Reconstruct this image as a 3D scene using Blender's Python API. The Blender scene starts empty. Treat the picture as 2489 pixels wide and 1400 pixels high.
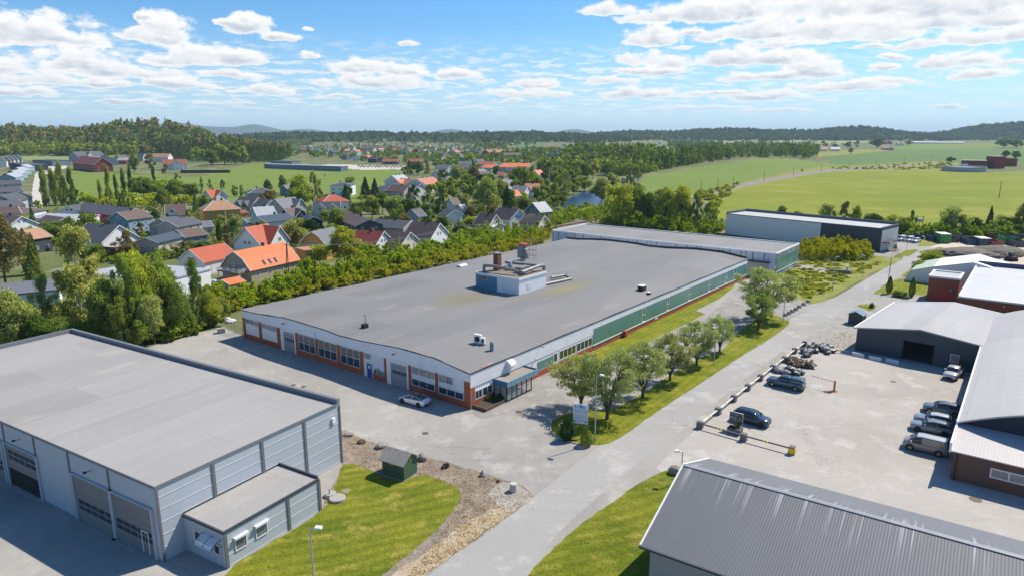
import bpy,math,random
import numpy as np
from mathutils import Vector,Matrix
rnd=random.Random(7)
RNG=np.random.default_rng(7)
R=math.radians
C=bpy.context.scene.collection
S=bpy.context.scene

# ---------------------------------------------------------------- camera
PW,PH,F,PITCH,HC=2489.0,1400.0,1660.0,R(12.73),37.0
cd=bpy.data.cameras.new("camera")
cam=bpy.data.objects.new("camera",cd)
C.objects.link(cam)
cam.location=(0,0,HC)
cam.rotation_euler=(math.pi/2-PITCH,0,0)
cd.sensor_width=36.0
cd.lens=36.0*F/PW
cd.clip_start=0.5
cd.clip_end=60000
S.camera=cam

# ---------------------------------------------------------------- light and exposure
SUN_AZ,SUN_EL=R(33),R(50)          # azimuth counted from +X towards +Y
ld=bpy.data.lights.new("sun",'SUN')
ld.energy=4.7
ld.angle=R(0.53)
ld.color=(1.0,0.925,0.80)
sun=bpy.data.objects.new("sun",ld)
C.objects.link(sun)
sdir=Vector((math.cos(SUN_AZ)*math.cos(SUN_EL),math.sin(SUN_AZ)*math.cos(SUN_EL),math.sin(SUN_EL)))
sun.rotation_euler=sdir.to_track_quat('Z','Y').to_euler()
sun.location=(60,60,300)
S.view_settings.view_transform='Standard'
S.view_settings.look='None'
S.view_settings.exposure=0.43
S.view_settings.gamma=1.0
S.render.engine='CYCLES'
S.cycles.use_denoising=True
S.cycles.max_bounces=5
S.cycles.diffuse_bounces=2
S.cycles.glossy_bounces=2
S.cycles.transmission_bounces=3
S.cycles.transparent_max_bounces=8
S.cycles.volume_bounces=0
S.cycles.use_adaptive_sampling=True
S.cycles.caustics_reflective=False
S.cycles.caustics_refractive=False


# ---------------------------------------------------------------- projection helpers (pixel of the 2489x1400 photo -> world)
CP,SP=math.cos(PITCH),math.sin(PITCH)


def ray(px,py):
    x=(px-PW/2)/F
    u=-(py-PH/2)/F
    return (x,CP+u*SP,-SP+u*CP)


def at(px,py,z=0.0):
    d=ray(px,py)
    t=(z-HC)/d[2]
    return Vector((d[0]*t,d[1]*t,z))


def proj(x,y,z):
    z=z-HC
    d=y*CP-z*SP
    u=y*SP+z*CP
    return (PW/2+x/d*F,PH/2-u/d*F)


def onplane(P0,ang,px,py):
    """view ray through a pixel met with the vertical plane through P0 along heading ang: distance along it, height"""
    d=ray(px,py)
    ex,ey=math.cos(ang),math.sin(ang)
    det=d[0]*(-ey)-(-ex)*d[1]
    k=(P0[0]*(-ey)-(-ex)*P0[1])/det
    t=(d[0]*P0[1]-d[1]*P0[0])/det
    return t,HC+d[2]*k


def heading(a,b):
    return math.atan2(b[1]-a[1],b[0]-a[0])


# terrain height: flat valley floor,wooded hills beyond
BUMPS=[]


def bump(px,Y,h,sx,sy):
    BUMPS.append(((px-PW/2)/F*Y,Y,h,sx,sy))


bump(340,1250,34,125,150); bump(440,1240,19,90,120); bump(570,1180,13,90,110); bump(150,1330,27,150,170)
bump(-60,1350,26,150,200); bump(-350,1350,28,260,230); bump(-1200,1400,30,600,300)
for _i,_p in enumerate(range(640,1480,130)):
    bump(_p,2700+120*(_i % 2),17+4*(_i % 3),150,260)
for _i,(_p,_h) in enumerate([(1460,22),(1560,27),(1680,31),(1790,33),(1900,32),(2010,34),(2110,30),(2230,20),(2350,38),(2470,50),(2600,50),(2800,46),(3100,60)]):
    bump(_p,3300+90*(_i % 3),_h,170,330)
for _p,_h,_s in [(60,120,700),(200,130,380),(330,100,420),(450,190,420),(545,110,380),(640,165,380),(760,100,380),(900,70,500),(1100,100,380),(1240,80,380),(1390,100,380),
                   (1540,90,380),(1700,80,450),(1900,70,800),(2200,70,800),(-500,120,1500),(2700,100,1200),(3300,120,1500)]:
    bump(_p,11000,_h,_s,700)
BA=np.array(BUMPS)


def hz(x,y):
    x=np.asarray(x,float); y=np.asarray(y,float)
    r=np.zeros(np.broadcast(x,y).shape)
    for bx,by,h,sx,sy in BA:
        r=r+h*np.exp(-((x-bx)/sx) ** 2-((y-by)/sy) ** 2)
    far=np.clip((y-420)/500,0,1)
    r=r+far*(0.9*np.sin(x/90+y/170)+0.8*np.sin(y/75-x/210+1.3))
    flat=np.clip((y-330)/120,0,1)
    return r*flat


def hz1(x,y):
    return float(hz(x,y))


STEPS=60*1.012 ** np.arange(0,480)


def att(px,py):
    """first meeting of the view ray with the terrain"""
    d=ray(px,py)
    if d[2]>-1e-5:
        t=STEPS
    t=STEPS
    z=HC+d[2]*t-hz(d[0]*t,d[1]*t)
    k=int(np.argmax(z<0)) if (z<0).any() else len(t)-1
    if k==0:
        return at(px,py,0)
    f=z[k-1]/(z[k-1]-z[k]+1e-9)
    tt=t[k-1]+(t[k]-t[k-1])*min(1,max(0,f))
    x,y=d[0]*tt,d[1]*tt
    return Vector((x,y,hz1(x,y)))


def pip(px,py,poly):
    """vectorised point in polygon"""
    px=np.asarray(px); py=np.asarray(py)
    ins=np.zeros(px.shape,bool)
    n=len(poly)
    for i in range(n):
        x1,y1=poly[i]; x2,y2=poly[(i+1) % n]
        if y1==y2:
            continue
        c=((y1>py) != (y2>py)) & (px<(x2-x1)*(py-y1)/(y2-y1)+x1)
        ins ^= c
    return ins


# ---------------------------------------------------------------- tagging
def tag(o,label=None,cat=None,group=None,kind=None):
    if label: o["label"]=label
    if cat: o["category"]=cat
    if group: o["group"]=group
    if kind: o["kind"]=kind
    return o


def thing(name,label,cat,loc=(0,0,0),rz=0.0,group=None):
    o=bpy.data.objects.new(name,None)
    C.objects.link(o)
    o.location=loc
    o.rotation_euler=(0,0,rz)
    o.empty_display_size=0.5
    return tag(o,label,cat,group)


def copy_tree(o,parent=None):
    c=o.copy()
    C.objects.link(c)
    if parent is not None:
        c.parent=parent
    for ch in list(KIDS.get(o.name,[])):
        copy_tree(ch,c)
    return c


KIDS={}


class MB:
    def __init__(s):
        s.v=[]; s.f=[]

    def quad(s,*p):
        n=len(s.v)
        s.v += [tuple(q) for q in p]
        s.f.append(tuple(range(n,n+len(p))))
        return s

    def box(s,x0,y0,z0,x1,y1,z1):
        n=len(s.v)
        s.v += [(x,y,z) for z in (z0,z1) for y in (y0,y1) for x in (x0,x1)]
        for q in ((0,2,3,1),(4,5,7,6),(0,1,5,4),(2,6,7,3),(0,4,6,2),(1,3,7,5)):
            s.f.append(tuple(n+k for k in q))
        return s

    def prism(s,pts,d0,d1,axis='z'):
        """polygon pts extruded between d0 and d1 along axis"""
        def m(a,b,d):
            return {'z': (a,b,d),'y': (a,d,b),'x': (d,a,b)}[axis]
        n=len(s.v); k=len(pts)
        s.v += [m(a,b,d0) for a,b in pts]+[m(a,b,d1) for a,b in pts]
        s.f.append(tuple(range(n,n+k))); s.f.append(tuple(range(n+2*k-1,n+k-1,-1)))
        for i in range(k):
            j=(i+1) % k
            s.f.append((n+i,n+k+i,n+k+j,n+j))
        return s

    def tube(s,p,q,r0,r1=None,n=8,cap=True):
        if r1 is None: r1=r0
        p=Vector(p); q=Vector(q)
        d=(q-p)
        if d.length<1e-6: return s
        a=d.orthogonal().normalized(); b=d.normalized().cross(a)
        k=len(s.v)
        for c,r in ((p,r0),(q,r1)):
            for i in range(n):
                t=2*math.pi*i/n
                s.v.append(tuple(c+a*math.cos(t)*r+b*math.sin(t)*r))
        for i in range(n):
            j=(i+1) % n
            s.f.append((k+i,k+j,k+n+j,k+n+i))
        if cap:
            s.f.append(tuple(range(k+n-1,k-1,-1))); s.f.append(tuple(range(k+n,k+2*n)))
        return s

    def path(s,pts,r,n=8):
        for a,b in zip(pts[:-1],pts[1:]):
            s.tube(a,b,r,r,n)
        return s

    def lathe(s,prof,c=(0,0),n=16):
        k=len(s.v); m=len(prof)
        for r,z in prof:
            for i in range(n):
                t=2*math.pi*i/n
                s.v.append((c[0]+r*math.cos(t),c[1]+r*math.sin(t),z))
        for a in range(m-1):
            for i in range(n):
                j=(i+1) % n
                s.f.append((k+a*n+i,k+a*n+j,k+(a+1)*n+j,k+(a+1)*n+i))
        s.f.append(tuple(k+(m-1)*n+i for i in range(n)))
        s.f.append(tuple(k+i for i in reversed(range(n))))
        return s

    def blob(s,c,r,seed=0,n=2,rough=0.2,sz=None):
        """lumpy closed ball"""
        rr=random.Random(seed)
        import bmesh
        bm=bmesh.new()
        bmesh.ops.create_icosphere(bm,subdivisions=n,radius=1)
        off=[Vector((rr.uniform(-1,1),rr.uniform(-1,1),rr.uniform(-1,1))).normalized() for _ in range(7)]
        amp=[rr.uniform(-rough,rough) for _ in range(7)]
        k=len(s.v)
        sz=sz or (1,1,1)
        for v in bm.verts:
            m=1+sum(a*max(0,v.co.dot(o)) ** 3 for a,o in zip(amp,off))+rr.uniform(-rough,rough)*0.25
            s.v.append((c[0]+v.co.x*r*m*sz[0],c[1]+v.co.y*r*m*sz[1],c[2]+v.co.z*r*m*sz[2]))
        for f in bm.faces:
            s.f.append(tuple(k+v.index for v in f.verts))
        bm.free()
        return s

    def build(s,name,mat,parent=None,smooth=False,loc=None,rz=0.0,kind=None,label=None):
        me=bpy.data.meshes.new(name)
        me.from_pydata(s.v,[],s.f)
        me.update()
        if smooth:
            me.polygons.foreach_set("use_smooth",[True]*len(me.polygons))
        me.materials.append(mat)
        o=bpy.data.objects.new(name,me)
        C.objects.link(o)
        if parent is not None:
            o.parent=parent
            KIDS.setdefault(parent.name,[]).append(o)
        if loc is not None: o.location=loc
        if rz: o.rotation_euler=(0,0,rz)
        if kind: o["kind"]=kind
        if label: o["label"]=label
        return o


def npmesh(name,V,Fq,mat,tone=None,parent=None,kind=None):
    """mesh from numpy quads; tone = one value per face in attribute 'tone'"""
    me=bpy.data.meshes.new(name)
    V=np.ascontiguousarray(V,dtype=np.float32); Fq=np.ascontiguousarray(Fq,dtype=np.int32)
    me.vertices.add(len(V)); me.vertices.foreach_set("co",V.ravel())
    me.loops.add(Fq.size); me.loops.foreach_set("vertex_index",Fq.ravel())
    me.polygons.add(len(Fq))
    k=Fq.shape[1]
    me.polygons.foreach_set("loop_start",np.arange(0,Fq.size,k,dtype=np.int32))
    me.update(calc_edges=True)
    if tone is not None:
        a=me.attributes.new("tone",'FLOAT','FACE')
        a.data.foreach_set("value",np.ascontiguousarray(tone,dtype=np.float32))
    me.materials.append(mat)
    o=bpy.data.objects.new(name,me)
    C.objects.link(o)
    if parent is not None:
        o.parent=parent
        KIDS.setdefault(parent.name,[]).append(o)
    if kind: o["kind"]=kind
    return o


# ---------------------------------------------------------------- materials
class NT:
    def __init__(s,nt):
        s.nt=nt; s.n=nt.nodes; s.l=nt.links

    def node(s,t,**kw):
        n=s.n.new(t)
        for k,v in kw.items():
            setattr(n,k,v)
        return n

    def put(s,sock,v):
        if isinstance(v,bpy.types.NodeSocket):
            s.l.new(v,sock)
        elif v is not None:
            if isinstance(v,(tuple,list)) and len(v)==3 and sock.type=='RGBA':
                v=(*v,1)
            sock.default_value=v

    def math(s,op,a,b=None,c=None,clamp=False):
        n=s.node('ShaderNodeMath',operation=op,use_clamp=clamp)
        s.put(n.inputs[0],a)
        if b is not None: s.put(n.inputs[1],b)
        if c is not None: s.put(n.inputs[2],c)
        return n.outputs[0]

    def vmath(s,op,a,b=None,scale=None):
        n=s.node('ShaderNodeVectorMath',operation=op)
        s.put(n.inputs[0],a)
        if b is not None: s.put(n.inputs[1],b)
        if scale is not None: s.put(n.inputs['Scale'],scale)
        return n.outputs['Value'] if op in ('DOT_PRODUCT','LENGTH') else n.outputs[0]

    def noise(s,vec,scale,detail=4,rough=0.55,out='Fac',dim='3D',dist=0.0):
        n=s.node('ShaderNodeTexNoise',noise_dimensions=dim)
        if vec is not None: s.put(n.inputs['Vector'],vec)
        n.inputs['Scale'].default_value=scale
        n.inputs['Detail'].default_value=detail
        n.inputs['Roughness'].default_value=rough
        n.inputs['Distortion'].default_value=dist
        return n.outputs[out]

    def ramp(s,fac,lo,hi,a=0.0,b=1.0):
        n=s.node('ShaderNodeMapRange',interpolation_type='SMOOTHSTEP')
        s.put(n.inputs[0],fac)
        for i,v in zip((1,2,3,4),(lo,hi,a,b)): s.put(n.inputs[i],v)
        return n.outputs[0]

    def mix(s,fac,a,b,blend='MIX'):
        n=s.node('ShaderNodeMix',data_type='RGBA',blend_type=blend)
        s.put(n.inputs[0],fac)
        s.put(n.inputs[6],a); s.put(n.inputs[7],b)
        return n.outputs[2]

    def scalev(s,vec,sc):
        n=s.node('ShaderNodeMapping')
        s.put(n.inputs['Vector'],vec)
        n.inputs['Scale'].default_value=sc
        return n.outputs[0]


def new_mat(name):
    m=bpy.data.materials.new(name)
    m.use_nodes=True
    nt=NT(m.node_tree)
    b=m.node_tree.nodes['Principled BSDF']
    return m,nt,b


def objco(nt):
    return nt.node('ShaderNodeTexCoord').outputs['Object']


def M(name,col,rough=0.7,var=0.12,scale=1.5,metal=0.0,fine=0.06,fscale=14.0,stripes=None,bump=0.0,dirt=None,spec=0.35,coat=0.0):
    """generic weathered material. stripes=(axis vector, period, depth); dirt=(colour, amount, scale)"""
    m,nt,b=new_mat(name)
    co=objco(nt)
    n1=nt.noise(co,scale,5,0.6)
    n2=nt.noise(co,fscale,2,0.5)
    f=nt.math('ADD',nt.math('MULTIPLY',nt.math('SUBTRACT',n1,0.5),var*3.2),nt.math('MULTIPLY',nt.math('SUBTRACT',n2,0.5),fine*3.2))
    f=nt.math('ADD',f,1.0)
    hgt=n2
    if stripes:
        ax,per,dep=stripes
        ph=nt.vmath('DOT_PRODUCT',co,(ax[0]/per,ax[1]/per,ax[2]/per))
        fr=nt.math('FRACT',ph)
        tri=nt.math('ABSOLUTE',nt.math('SUBTRACT',fr,0.5))          # 0..0.5
        line=nt.ramp(tri,0.36,0.5,0.0,1.0)
        f=nt.math('SUBTRACT',f,nt.math('MULTIPLY',line,dep))
        hgt=nt.math('SUBTRACT',nt.math('MULTIPLY',n2,0.3),line)
    v=nt.vmath('SCALE',(col[0],col[1],col[2]),scale=f)
    if dirt:
        dc,am,ds=dirt
        dn=nt.ramp(nt.noise(co,ds,6,0.65),0.52,0.72)
        v=nt.mix(nt.math('MULTIPLY',dn,am),v,(*dc,1))
    nt.put(b.inputs['Base Color'],v)
    b.inputs['Roughness'].default_value=rough
    b.inputs['Metallic'].default_value=metal
    b.inputs['Specular IOR Level'].default_value=spec
    b.inputs['Coat Weight'].default_value=coat
    if bump:
        bn=nt.node('ShaderNodeBump')
        bn.inputs['Strength'].default_value=1.0
        bn.inputs['Distance'].default_value=bump
        nt.put(bn.inputs['Height'],hgt)
        nt.put(b.inputs['Normal'],bn.outputs[0])
    return m


def glass_mat(name,col=(0.03,0.045,0.06),rough=0.08):
    m,nt,b=new_mat(name)
    co=objco(nt)
    n=nt.noise(co,0.9,2,0.5)
    v=nt.vmath('SCALE',col,scale=nt.math('ADD',nt.math('MULTIPLY',n,1.4),0.3))
    nt.put(b.inputs['Base Color'],v)
    b.inputs['Roughness'].default_value=rough
    b.inputs['Specular IOR Level'].default_value=0.8
    return m


def foliage_mat(name,col,trans=0.3,var=0.5):
    m=bpy.data.materials.new(name)
    m.use_nodes=True
    m.node_tree.nodes.clear()
    nt=NT(m.node_tree)
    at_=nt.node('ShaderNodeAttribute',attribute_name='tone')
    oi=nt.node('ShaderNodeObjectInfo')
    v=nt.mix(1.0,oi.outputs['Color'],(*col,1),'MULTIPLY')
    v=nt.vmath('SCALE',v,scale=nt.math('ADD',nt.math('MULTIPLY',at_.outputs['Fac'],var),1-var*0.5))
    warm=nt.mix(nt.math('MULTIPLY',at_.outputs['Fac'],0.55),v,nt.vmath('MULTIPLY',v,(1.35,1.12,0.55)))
    d=nt.node('ShaderNodeBsdfDiffuse'); t=nt.node('ShaderNodeBsdfTranslucent')
    nt.put(d.inputs['Color'],warm); nt.put(t.inputs['Color'],nt.vmath('MULTIPLY',warm,(1.2,1.25,0.6)))
    mx=nt.node('ShaderNodeMixShader'); mx.inputs[0].default_value=trans
    nt.l.new(d.outputs[0],mx.inputs[1]); nt.l.new(t.outputs[0],mx.inputs[2])
    out=nt.node('ShaderNodeOutputMaterial')
    nt.l.new(mx.outputs[0],out.inputs[0])
    return m


# ---------------------------------------------------------------- sky with cumulus
def sky_dir(px,py):
    d=Vector(ray(px,py)).normalized()
    return math.atan2(d.x,d.y),math.asin(d.z)


# (px,py,half width,half height up) of the flat-bottomed clouds of the day
CLOUDS=[(60,92,150,62),(175,102,90,22),(-160,80,160,70),(400,92,70,60),(330,92,50,26),(470,142,80,46),(560,150,90,36),(353,50,22,16),(440,150,110,30),
          (610,72,60,40),(680,94,55,16),(560,62,36,14),(757,138,30,18),(745,72,12,9),(20,175,120,36),(200,165,110,44),(260,180,100,34),(90,200,170,26),(380,186,90,22),
          (560,186,80,14),(890,172,100,34),(960,176,90,34),(915,208,150,30),(1115,188,60,26),(1180,200,24,8),(980,112,28,12),(640,222,80,18),(440,210,110,18),(40,232,80,16),
          (250,205,90,16),(1300,212,70,22),(1290,232,130,16),(1490,28,80,24),(1600,50,110,34),(1760,40,200,50),(1880,84,230,40),(2050,88,190,44),(2100,30,260,50),(2330,30,200,60),(2290,62,150,24),
          (2420,60,110,30),(1590,100,85,34),(1690,80,40,10),(1650,115,35,12),(1550,152,75,34),(1630,160,70,28),(1585,178,120,16),(1480,200,90,12),(1790,152,110,40),(1900,150,120,30),
          (1980,178,90,44),(1850,192,110,18),(1880,112,120,16),(2110,116,50,10),(2230,112,70,14),(2370,100,75,32),(2490,90,40,28),(2185,140,30,12),(2140,168,34,16),(2330,155,90,30),
          (2380,184,85,18),(2470,156,50,10),(2060,212,130,22),(2180,200,60,14),(1980,215,60,10),(1560,232,120,24),(1760,228,90,12),(1860,238,120,18),(2010,246,30,7),(1240,248,40,8),
          (1880,272,90,10),(1700,262,150,10),(2300,264,40,6),(2470,255,34,6),(820,240,60,8),(1150,262,70,8),(540,252,70,8),(330,250,90,8)]


def cloud_field(nt,vec):
    """two fields over (azimuth, elevation): closeness to the nearest cloud, and the same leaning to the cloud tops"""
    acc=tip=None
    for px,py,w,h in CLOUDS:
        a,e=sky_dir(px,py)
        d=nt.node('ShaderNodeVectorMath',operation='MULTIPLY_ADD')
        nt.put(d.inputs[0],vec)
        d.inputs[1].default_value=(F/w,F/h,0)
        d.inputs[2].default_value=(-a*F/w,-e*F/h,0)
        d=d.outputs[0]
        d2=nt.vmath('MAXIMUM',d,nt.vmath('MULTIPLY',d,(-1.0,-3.0,0)))     # flat bottom
        v=nt.vmath('DOT_PRODUCT',d2,d2)
        t=nt.math('SUBTRACT',v,nt.vmath('DOT_PRODUCT',d,(0.25,1.1,0)))
        acc=v if acc is None else nt.math('SMOOTH_MIN',acc,v,0.3)
        tip=t if tip is None else nt.math('SMOOTH_MIN',tip,t,0.3)
    return nt.math('MAXIMUM',nt.math('SUBTRACT',1.0,acc),-1.5),nt.math('SUBTRACT',acc,tip)


def make_world():
    w=bpy.data.worlds.new("World")
    S.world=w
    w.use_nodes=True
    w.node_tree.nodes.clear()
    nt=NT(w.node_tree)
    sky=nt.node('ShaderNodeTexSky',sky_type='NISHITA',sun_disc=False)
    sky.sun_elevation=SUN_EL
    sky.sun_rotation=math.pi/2-SUN_AZ
    sky.air_density=1.0
    sky.dust_density=0.6
    sky.ozone_density=2.0
    sky.altitude=100
    dirv=nt.node('ShaderNodeTexCoord').outputs['Generated']
    sep=nt.node('ShaderNodeSeparateXYZ'); nt.l.new(dirv,sep.inputs[0])
    az=nt.math('ARCTAN2',sep.outputs[0],sep.outputs[1])
    el=nt.math('ARCSINE',sep.outputs[2])
    comb=nt.node('ShaderNodeCombineXYZ')
    nt.l.new(az,comb.inputs[0]); nt.l.new(el,comb.inputs[1])
    ae=comb.outputs[0]
    # warped coordinates: finer towards the horizon
    elk=nt.math('LOGARITHM',nt.math('ADD',nt.math('MAXIMUM',el,-0.02),0.06),2.718)
    c2=nt.node('ShaderNodeCombineXYZ')
    nt.put(c2.inputs[0],nt.math('MULTIPLY',az,13.0))
    nt.put(c2.inputs[1],nt.math('MULTIPLY',elk,4.2))
    nv=c2.outputs[0]
    warp=nt.noise(nv,1.6,4,0.6,out='Color')
    wv=nt.vmath('MULTIPLY',nt.vmath('SUBTRACT',warp,(0.5,0.5,0.5)),(0.040,0.018,0))
    p=nt.vmath('ADD',ae,wv)
    f1,lean=cloud_field(nt,p)
    fb=nt.noise(nv,2.0,7,0.58)
    fbs=nt.noise(nt.vmath('ADD',nv,(0.05,0.12,0)),2.0,6,0.58)
    dens=nt.math('ADD',f1,nt.math('MULTIPLY',nt.math('SUBTRACT',fb,0.5),3.0))
    mask=nt.ramp(dens,0.05,0.6)
    # small scattered flecks low over the horizon
    fl=nt.noise(nt.vmath('MULTIPLY',nv,(1.0,2.4,1)),2.4,4,0.6)
    low=nt.math('MULTIPLY',nt.ramp(el,0.0,0.035),nt.ramp(el,0.14,0.075))
    azw=nt.ramp(az,0.65,0.15,0.4,1.0)
    flk=nt.math('MULTIPLY',nt.math('MULTIPLY',nt.ramp(fl,0.46,0.64),low),azw)
    mask=nt.math('MAXIMUM',mask,nt.math('MULTIPLY',flk,0.7))
    # light: tops bright,middle and base greyer,billows from the noise slope
    bill=nt.math('MULTIPLY',nt.math('SUBTRACT',fbs,fb),3.6)
    base=nt.ramp(lean,0.75,-0.15)
    thick=nt.ramp(dens,0.25,1.3)
    shade=nt.math('MULTIPLY',nt.math('ADD',nt.math('MULTIPLY',base,0.85),nt.math('ADD',bill,0.12)),thick,clamp=True)
    big=nt.math('MULTIPLY',nt.ramp(el,0.12,0.2),nt.ramp(az,0.33,0.5))     # the heavy cloud near the top right
    shade=nt.math('ADD',shade,nt.math('MULTIPLY',big,nt.math('MULTIPLY',thick,0.35)),clamp=True)
    cloudcol=nt.mix(shade,(9.6,9.6,9.6,1),(5.5,6.1,6.9,1))
    # haze of the lower sky
    hzf=nt.ramp(el,0.16,-0.01,0.0,0.62)
    skyc=nt.vmath('MULTIPLY',sky.outputs[0],(0.60,1.04,1.42))
    skyc=nt.mix(hzf,skyc,(6.9,8.6,10.3,1))
    fade=nt.ramp(el,0.0,0.06,0.25,1.0)
    col=nt.mix(nt.math('MULTIPLY',mask,fade),skyc,cloudcol)
    bg=nt.node('ShaderNodeBackground')
    nt.put(bg.inputs[0],col)
    bg.inputs[1].default_value=SKY_STRENGTH
    out=nt.node('ShaderNodeOutputWorld')
    nt.l.new(bg.outputs[0],out.inputs[0])
    w.cycles.sampling_method='MANUAL'
    w.cycles.sample_map_resolution=512


SKY_STRENGTH=0.08
make_world()


# ---------------------------------------------------------------- ground materials
def ground_mat(name,c1,c2,s1=0.05,c3=None,s3=0.6,stripes=None,rough=0.95,fine=0.25,fs=3.0,spots=None,stretch=None,bump=0.0,cracks=None):
    m,nt,b=new_mat(name)
    co=objco(nt)
    cs=nt.scalev(co,stretch) if stretch else co
    n1=nt.ramp(nt.noise(cs,s1,5,0.6),0.3,0.7)
    v=nt.mix(n1,(*c1,1),(*c2,1))
    if c3:
        v=nt.mix(nt.ramp(nt.noise(co,s3,6,0.7),0.5,0.68),v,(*c3,1))
    if stripes:
        ang,per,amt=stripes
        w=nt.vmath('ADD',co,nt.vmath('SCALE',nt.vmath('SUBTRACT',nt.noise(co,0.05,2,0.5,out='Color'),(0.5,0.5,0.5)),scale=per*3))
        ph=nt.vmath('DOT_PRODUCT',w,(math.cos(ang)/per,math.sin(ang)/per,0))
        st=nt.math('SINE',nt.math('MULTIPLY',ph,6.283))
        v=nt.vmath('SCALE',v,scale=nt.math('ADD',1.0,nt.math('MULTIPLY',st,amt)))
    n2=nt.noise(co,fs,5,0.7)
    v=nt.vmath('SCALE',v,scale=nt.math('ADD',1.0,nt.math('MULTIPLY',nt.math('SUBTRACT',n2,0.5),fine*3)))
    if cracks:
        sc,amt=cracks
        for s_,w_,a_ in ((sc,0.012,amt),(sc*0.28,0.0035,amt*0.8)):
            vo=nt.node('ShaderNodeTexVoronoi',feature='DISTANCE_TO_EDGE')
            wv=nt.vmath('ADD',co,nt.vmath('SCALE',nt.noise(co,s_*2.5,4,0.6,out='Color'),scale=1.1/s_))
            nt.put(vo.inputs['Vector'],wv); vo.inputs['Scale'].default_value=s_
            ln=nt.math('MULTIPLY',nt.ramp(vo.outputs['Distance'],w_*1.6,0.0),nt.ramp(nt.noise(co,0.05,3,0.6),0.42,0.58))
            v=nt.vmath('SCALE',v,scale=nt.math('SUBTRACT',1.0,nt.math('MULTIPLY',ln,a_)))
        wv=nt.node('ShaderNodeTexWave',wave_type='RINGS',wave_profile='SIN')
        nt.put(wv.inputs['Vector'],nt.vmath('ADD',co,(-42,-78,0))); wv.inputs['Scale'].default_value=0.11; wv.inputs['Distortion'].default_value=9.0; wv.inputs['Detail'].default_value=1.5; wv.inputs['Detail Scale'].default_value=0.35
        tr=nt.math('MULTIPLY',nt.ramp(wv.outputs['Fac'],0.93,1.0),nt.ramp(nt.noise(co,0.09,3,0.6),0.52,0.66))
        v=nt.vmath('SCALE',v,scale=nt.math('SUBTRACT',1.0,nt.math('MULTIPLY',tr,amt*0.45)))
    if spots:
        sc,amt,colr=spots
        vo=nt.node('ShaderNodeTexVoronoi',feature='F1')
        nt.put(vo.inputs['Vector'],co); vo.inputs['Scale'].default_value=sc
        v=nt.mix(nt.math('MULTIPLY',nt.ramp(vo.outputs['Distance'],0.28,0.12),amt),v,(*colr,1))
    nt.put(b.inputs['Base Color'],v)
    b.inputs['Roughness'].default_value=rough
    b.inputs['Specular IOR Level'].default_value=0.12
    if bump:
        bn=nt.node('ShaderNodeBump'); bn.inputs['Distance'].default_value=bump
        nt.put(bn.inputs['Height'],n2); nt.put(b.inputs['Normal'],bn.outputs[0])
    return m


G_town=ground_mat("town_ground",(0.10,0.13,0.035),(0.16,0.16,0.07),0.03,(0.28,0.25,0.2),0.035,fs=0.5)
G_forest=ground_mat("forest_floor",(0.035,0.06,0.015),(0.05,0.07,0.02),0.02,fs=0.3)
G_field=ground_mat("field_green",(0.14,0.195,0.035),(0.165,0.215,0.042),0.012,stripes=(R(100),26,0.05),fs=0.15,fine=0.06,stretch=(0.5,1.5,1))
G_field2=ground_mat("field_bright",(0.165,0.20,0.018),(0.215,0.235,0.024),0.010,(0.26,0.255,0.045),0.014,stripes=(R(80),34,0.035),fs=0.12,fine=0.06,stretch=(0.6,1.8,1))
G_field3=ground_mat("field_cool",(0.10,0.165,0.045),(0.125,0.185,0.055),0.01,stripes=(R(95),40,0.05),fs=0.1,fine=0.05,stretch=(0.4,1.6,1))
G_pale=ground_mat("field_pale",(0.22,0.26,0.10),(0.26,0.28,0.12),0.008,fs=0.1,fine=0.05)
G_mead=ground_mat("rough_meadow",(0.17,0.2,0.03),(0.25,0.24,0.06),0.04,(0.30,0.27,0.13),0.12,fs=1.2)
G_lawn=ground_mat("lawn",(0.125,0.155,0.012),(0.20,0.205,0.018),0.16,(0.26,0.23,0.035),0.35,stripes=(R(52.4+90),1.3,0.09),fs=2.2,fine=0.24,bump=0.03)
G_lawnc=ground_mat("lawn_mown",(0.095,0.13,0.012),(0.19,0.195,0.02),0.14,(0.28,0.24,0.05),0.3,stripes=(R(52.4+62),1.5,0.13),fs=2.0,fine=0.26,bump=0.03)
G_asph=ground_mat("yard_asphalt",(0.275,0.26,0.238),(0.35,0.33,0.30),0.06,(0.40,0.375,0.34),0.22,cracks=(0.13,0.20),fs=1.4,fine=0.07,stretch=(1.2,0.5,1))
G_asphd=ground_mat("old_asphalt",(0.25,0.235,0.215),(0.315,0.295,0.27),0.12,(0.40,0.37,0.34),0.4,fs=1.2,fine=0.09,cracks=(0.2,0.25))
G_road=ground_mat("road_asphalt",(0.31,0.298,0.28),(0.365,0.35,0.33),0.05,(0.42,0.40,0.375),0.2,fs=1.6,fine=0.06,stretch=(0.35,1.0,1),cracks=(0.07,0.15))
G_lot=ground_mat("lot_asphalt",(0.355,0.325,0.29),(0.42,0.385,0.345),0.07,(0.46,0.43,0.395),0.25,fs=1.8,fine=0.08,cracks=(0.11,0.18))
G_gravel=ground_mat("gravel",(0.19,0.15,0.12),(0.30,0.25,0.20),0.5,(0.15,0.11,0.08),0.9,fs=5.0,fine=0.5,spots=(2.2,0.4,(0.48,0.43,0.37)),bump=0.03)
G_gravl=ground_mat("pale_gravel",(0.30,0.28,0.25),(0.38,0.355,0.325),0.5,(0.24,0.21,0.18),0.9,fs=6.0,fine=0.35,bump=0.04)
G_dry=ground_mat("dry_verge",(0.36,0.27,0.16),(0.44,0.37,0.28),0.4,(0.22,0.17,0.11),0.9,fs=5.0,fine=0.45,bump=0.04)
G_dirt=ground_mat("yard_dirt",(0.50,0.42,0.34),(0.56,0.48,0.39),0.1,(0.43,0.37,0.3),0.2,fs=1.5,fine=0.12)
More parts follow.
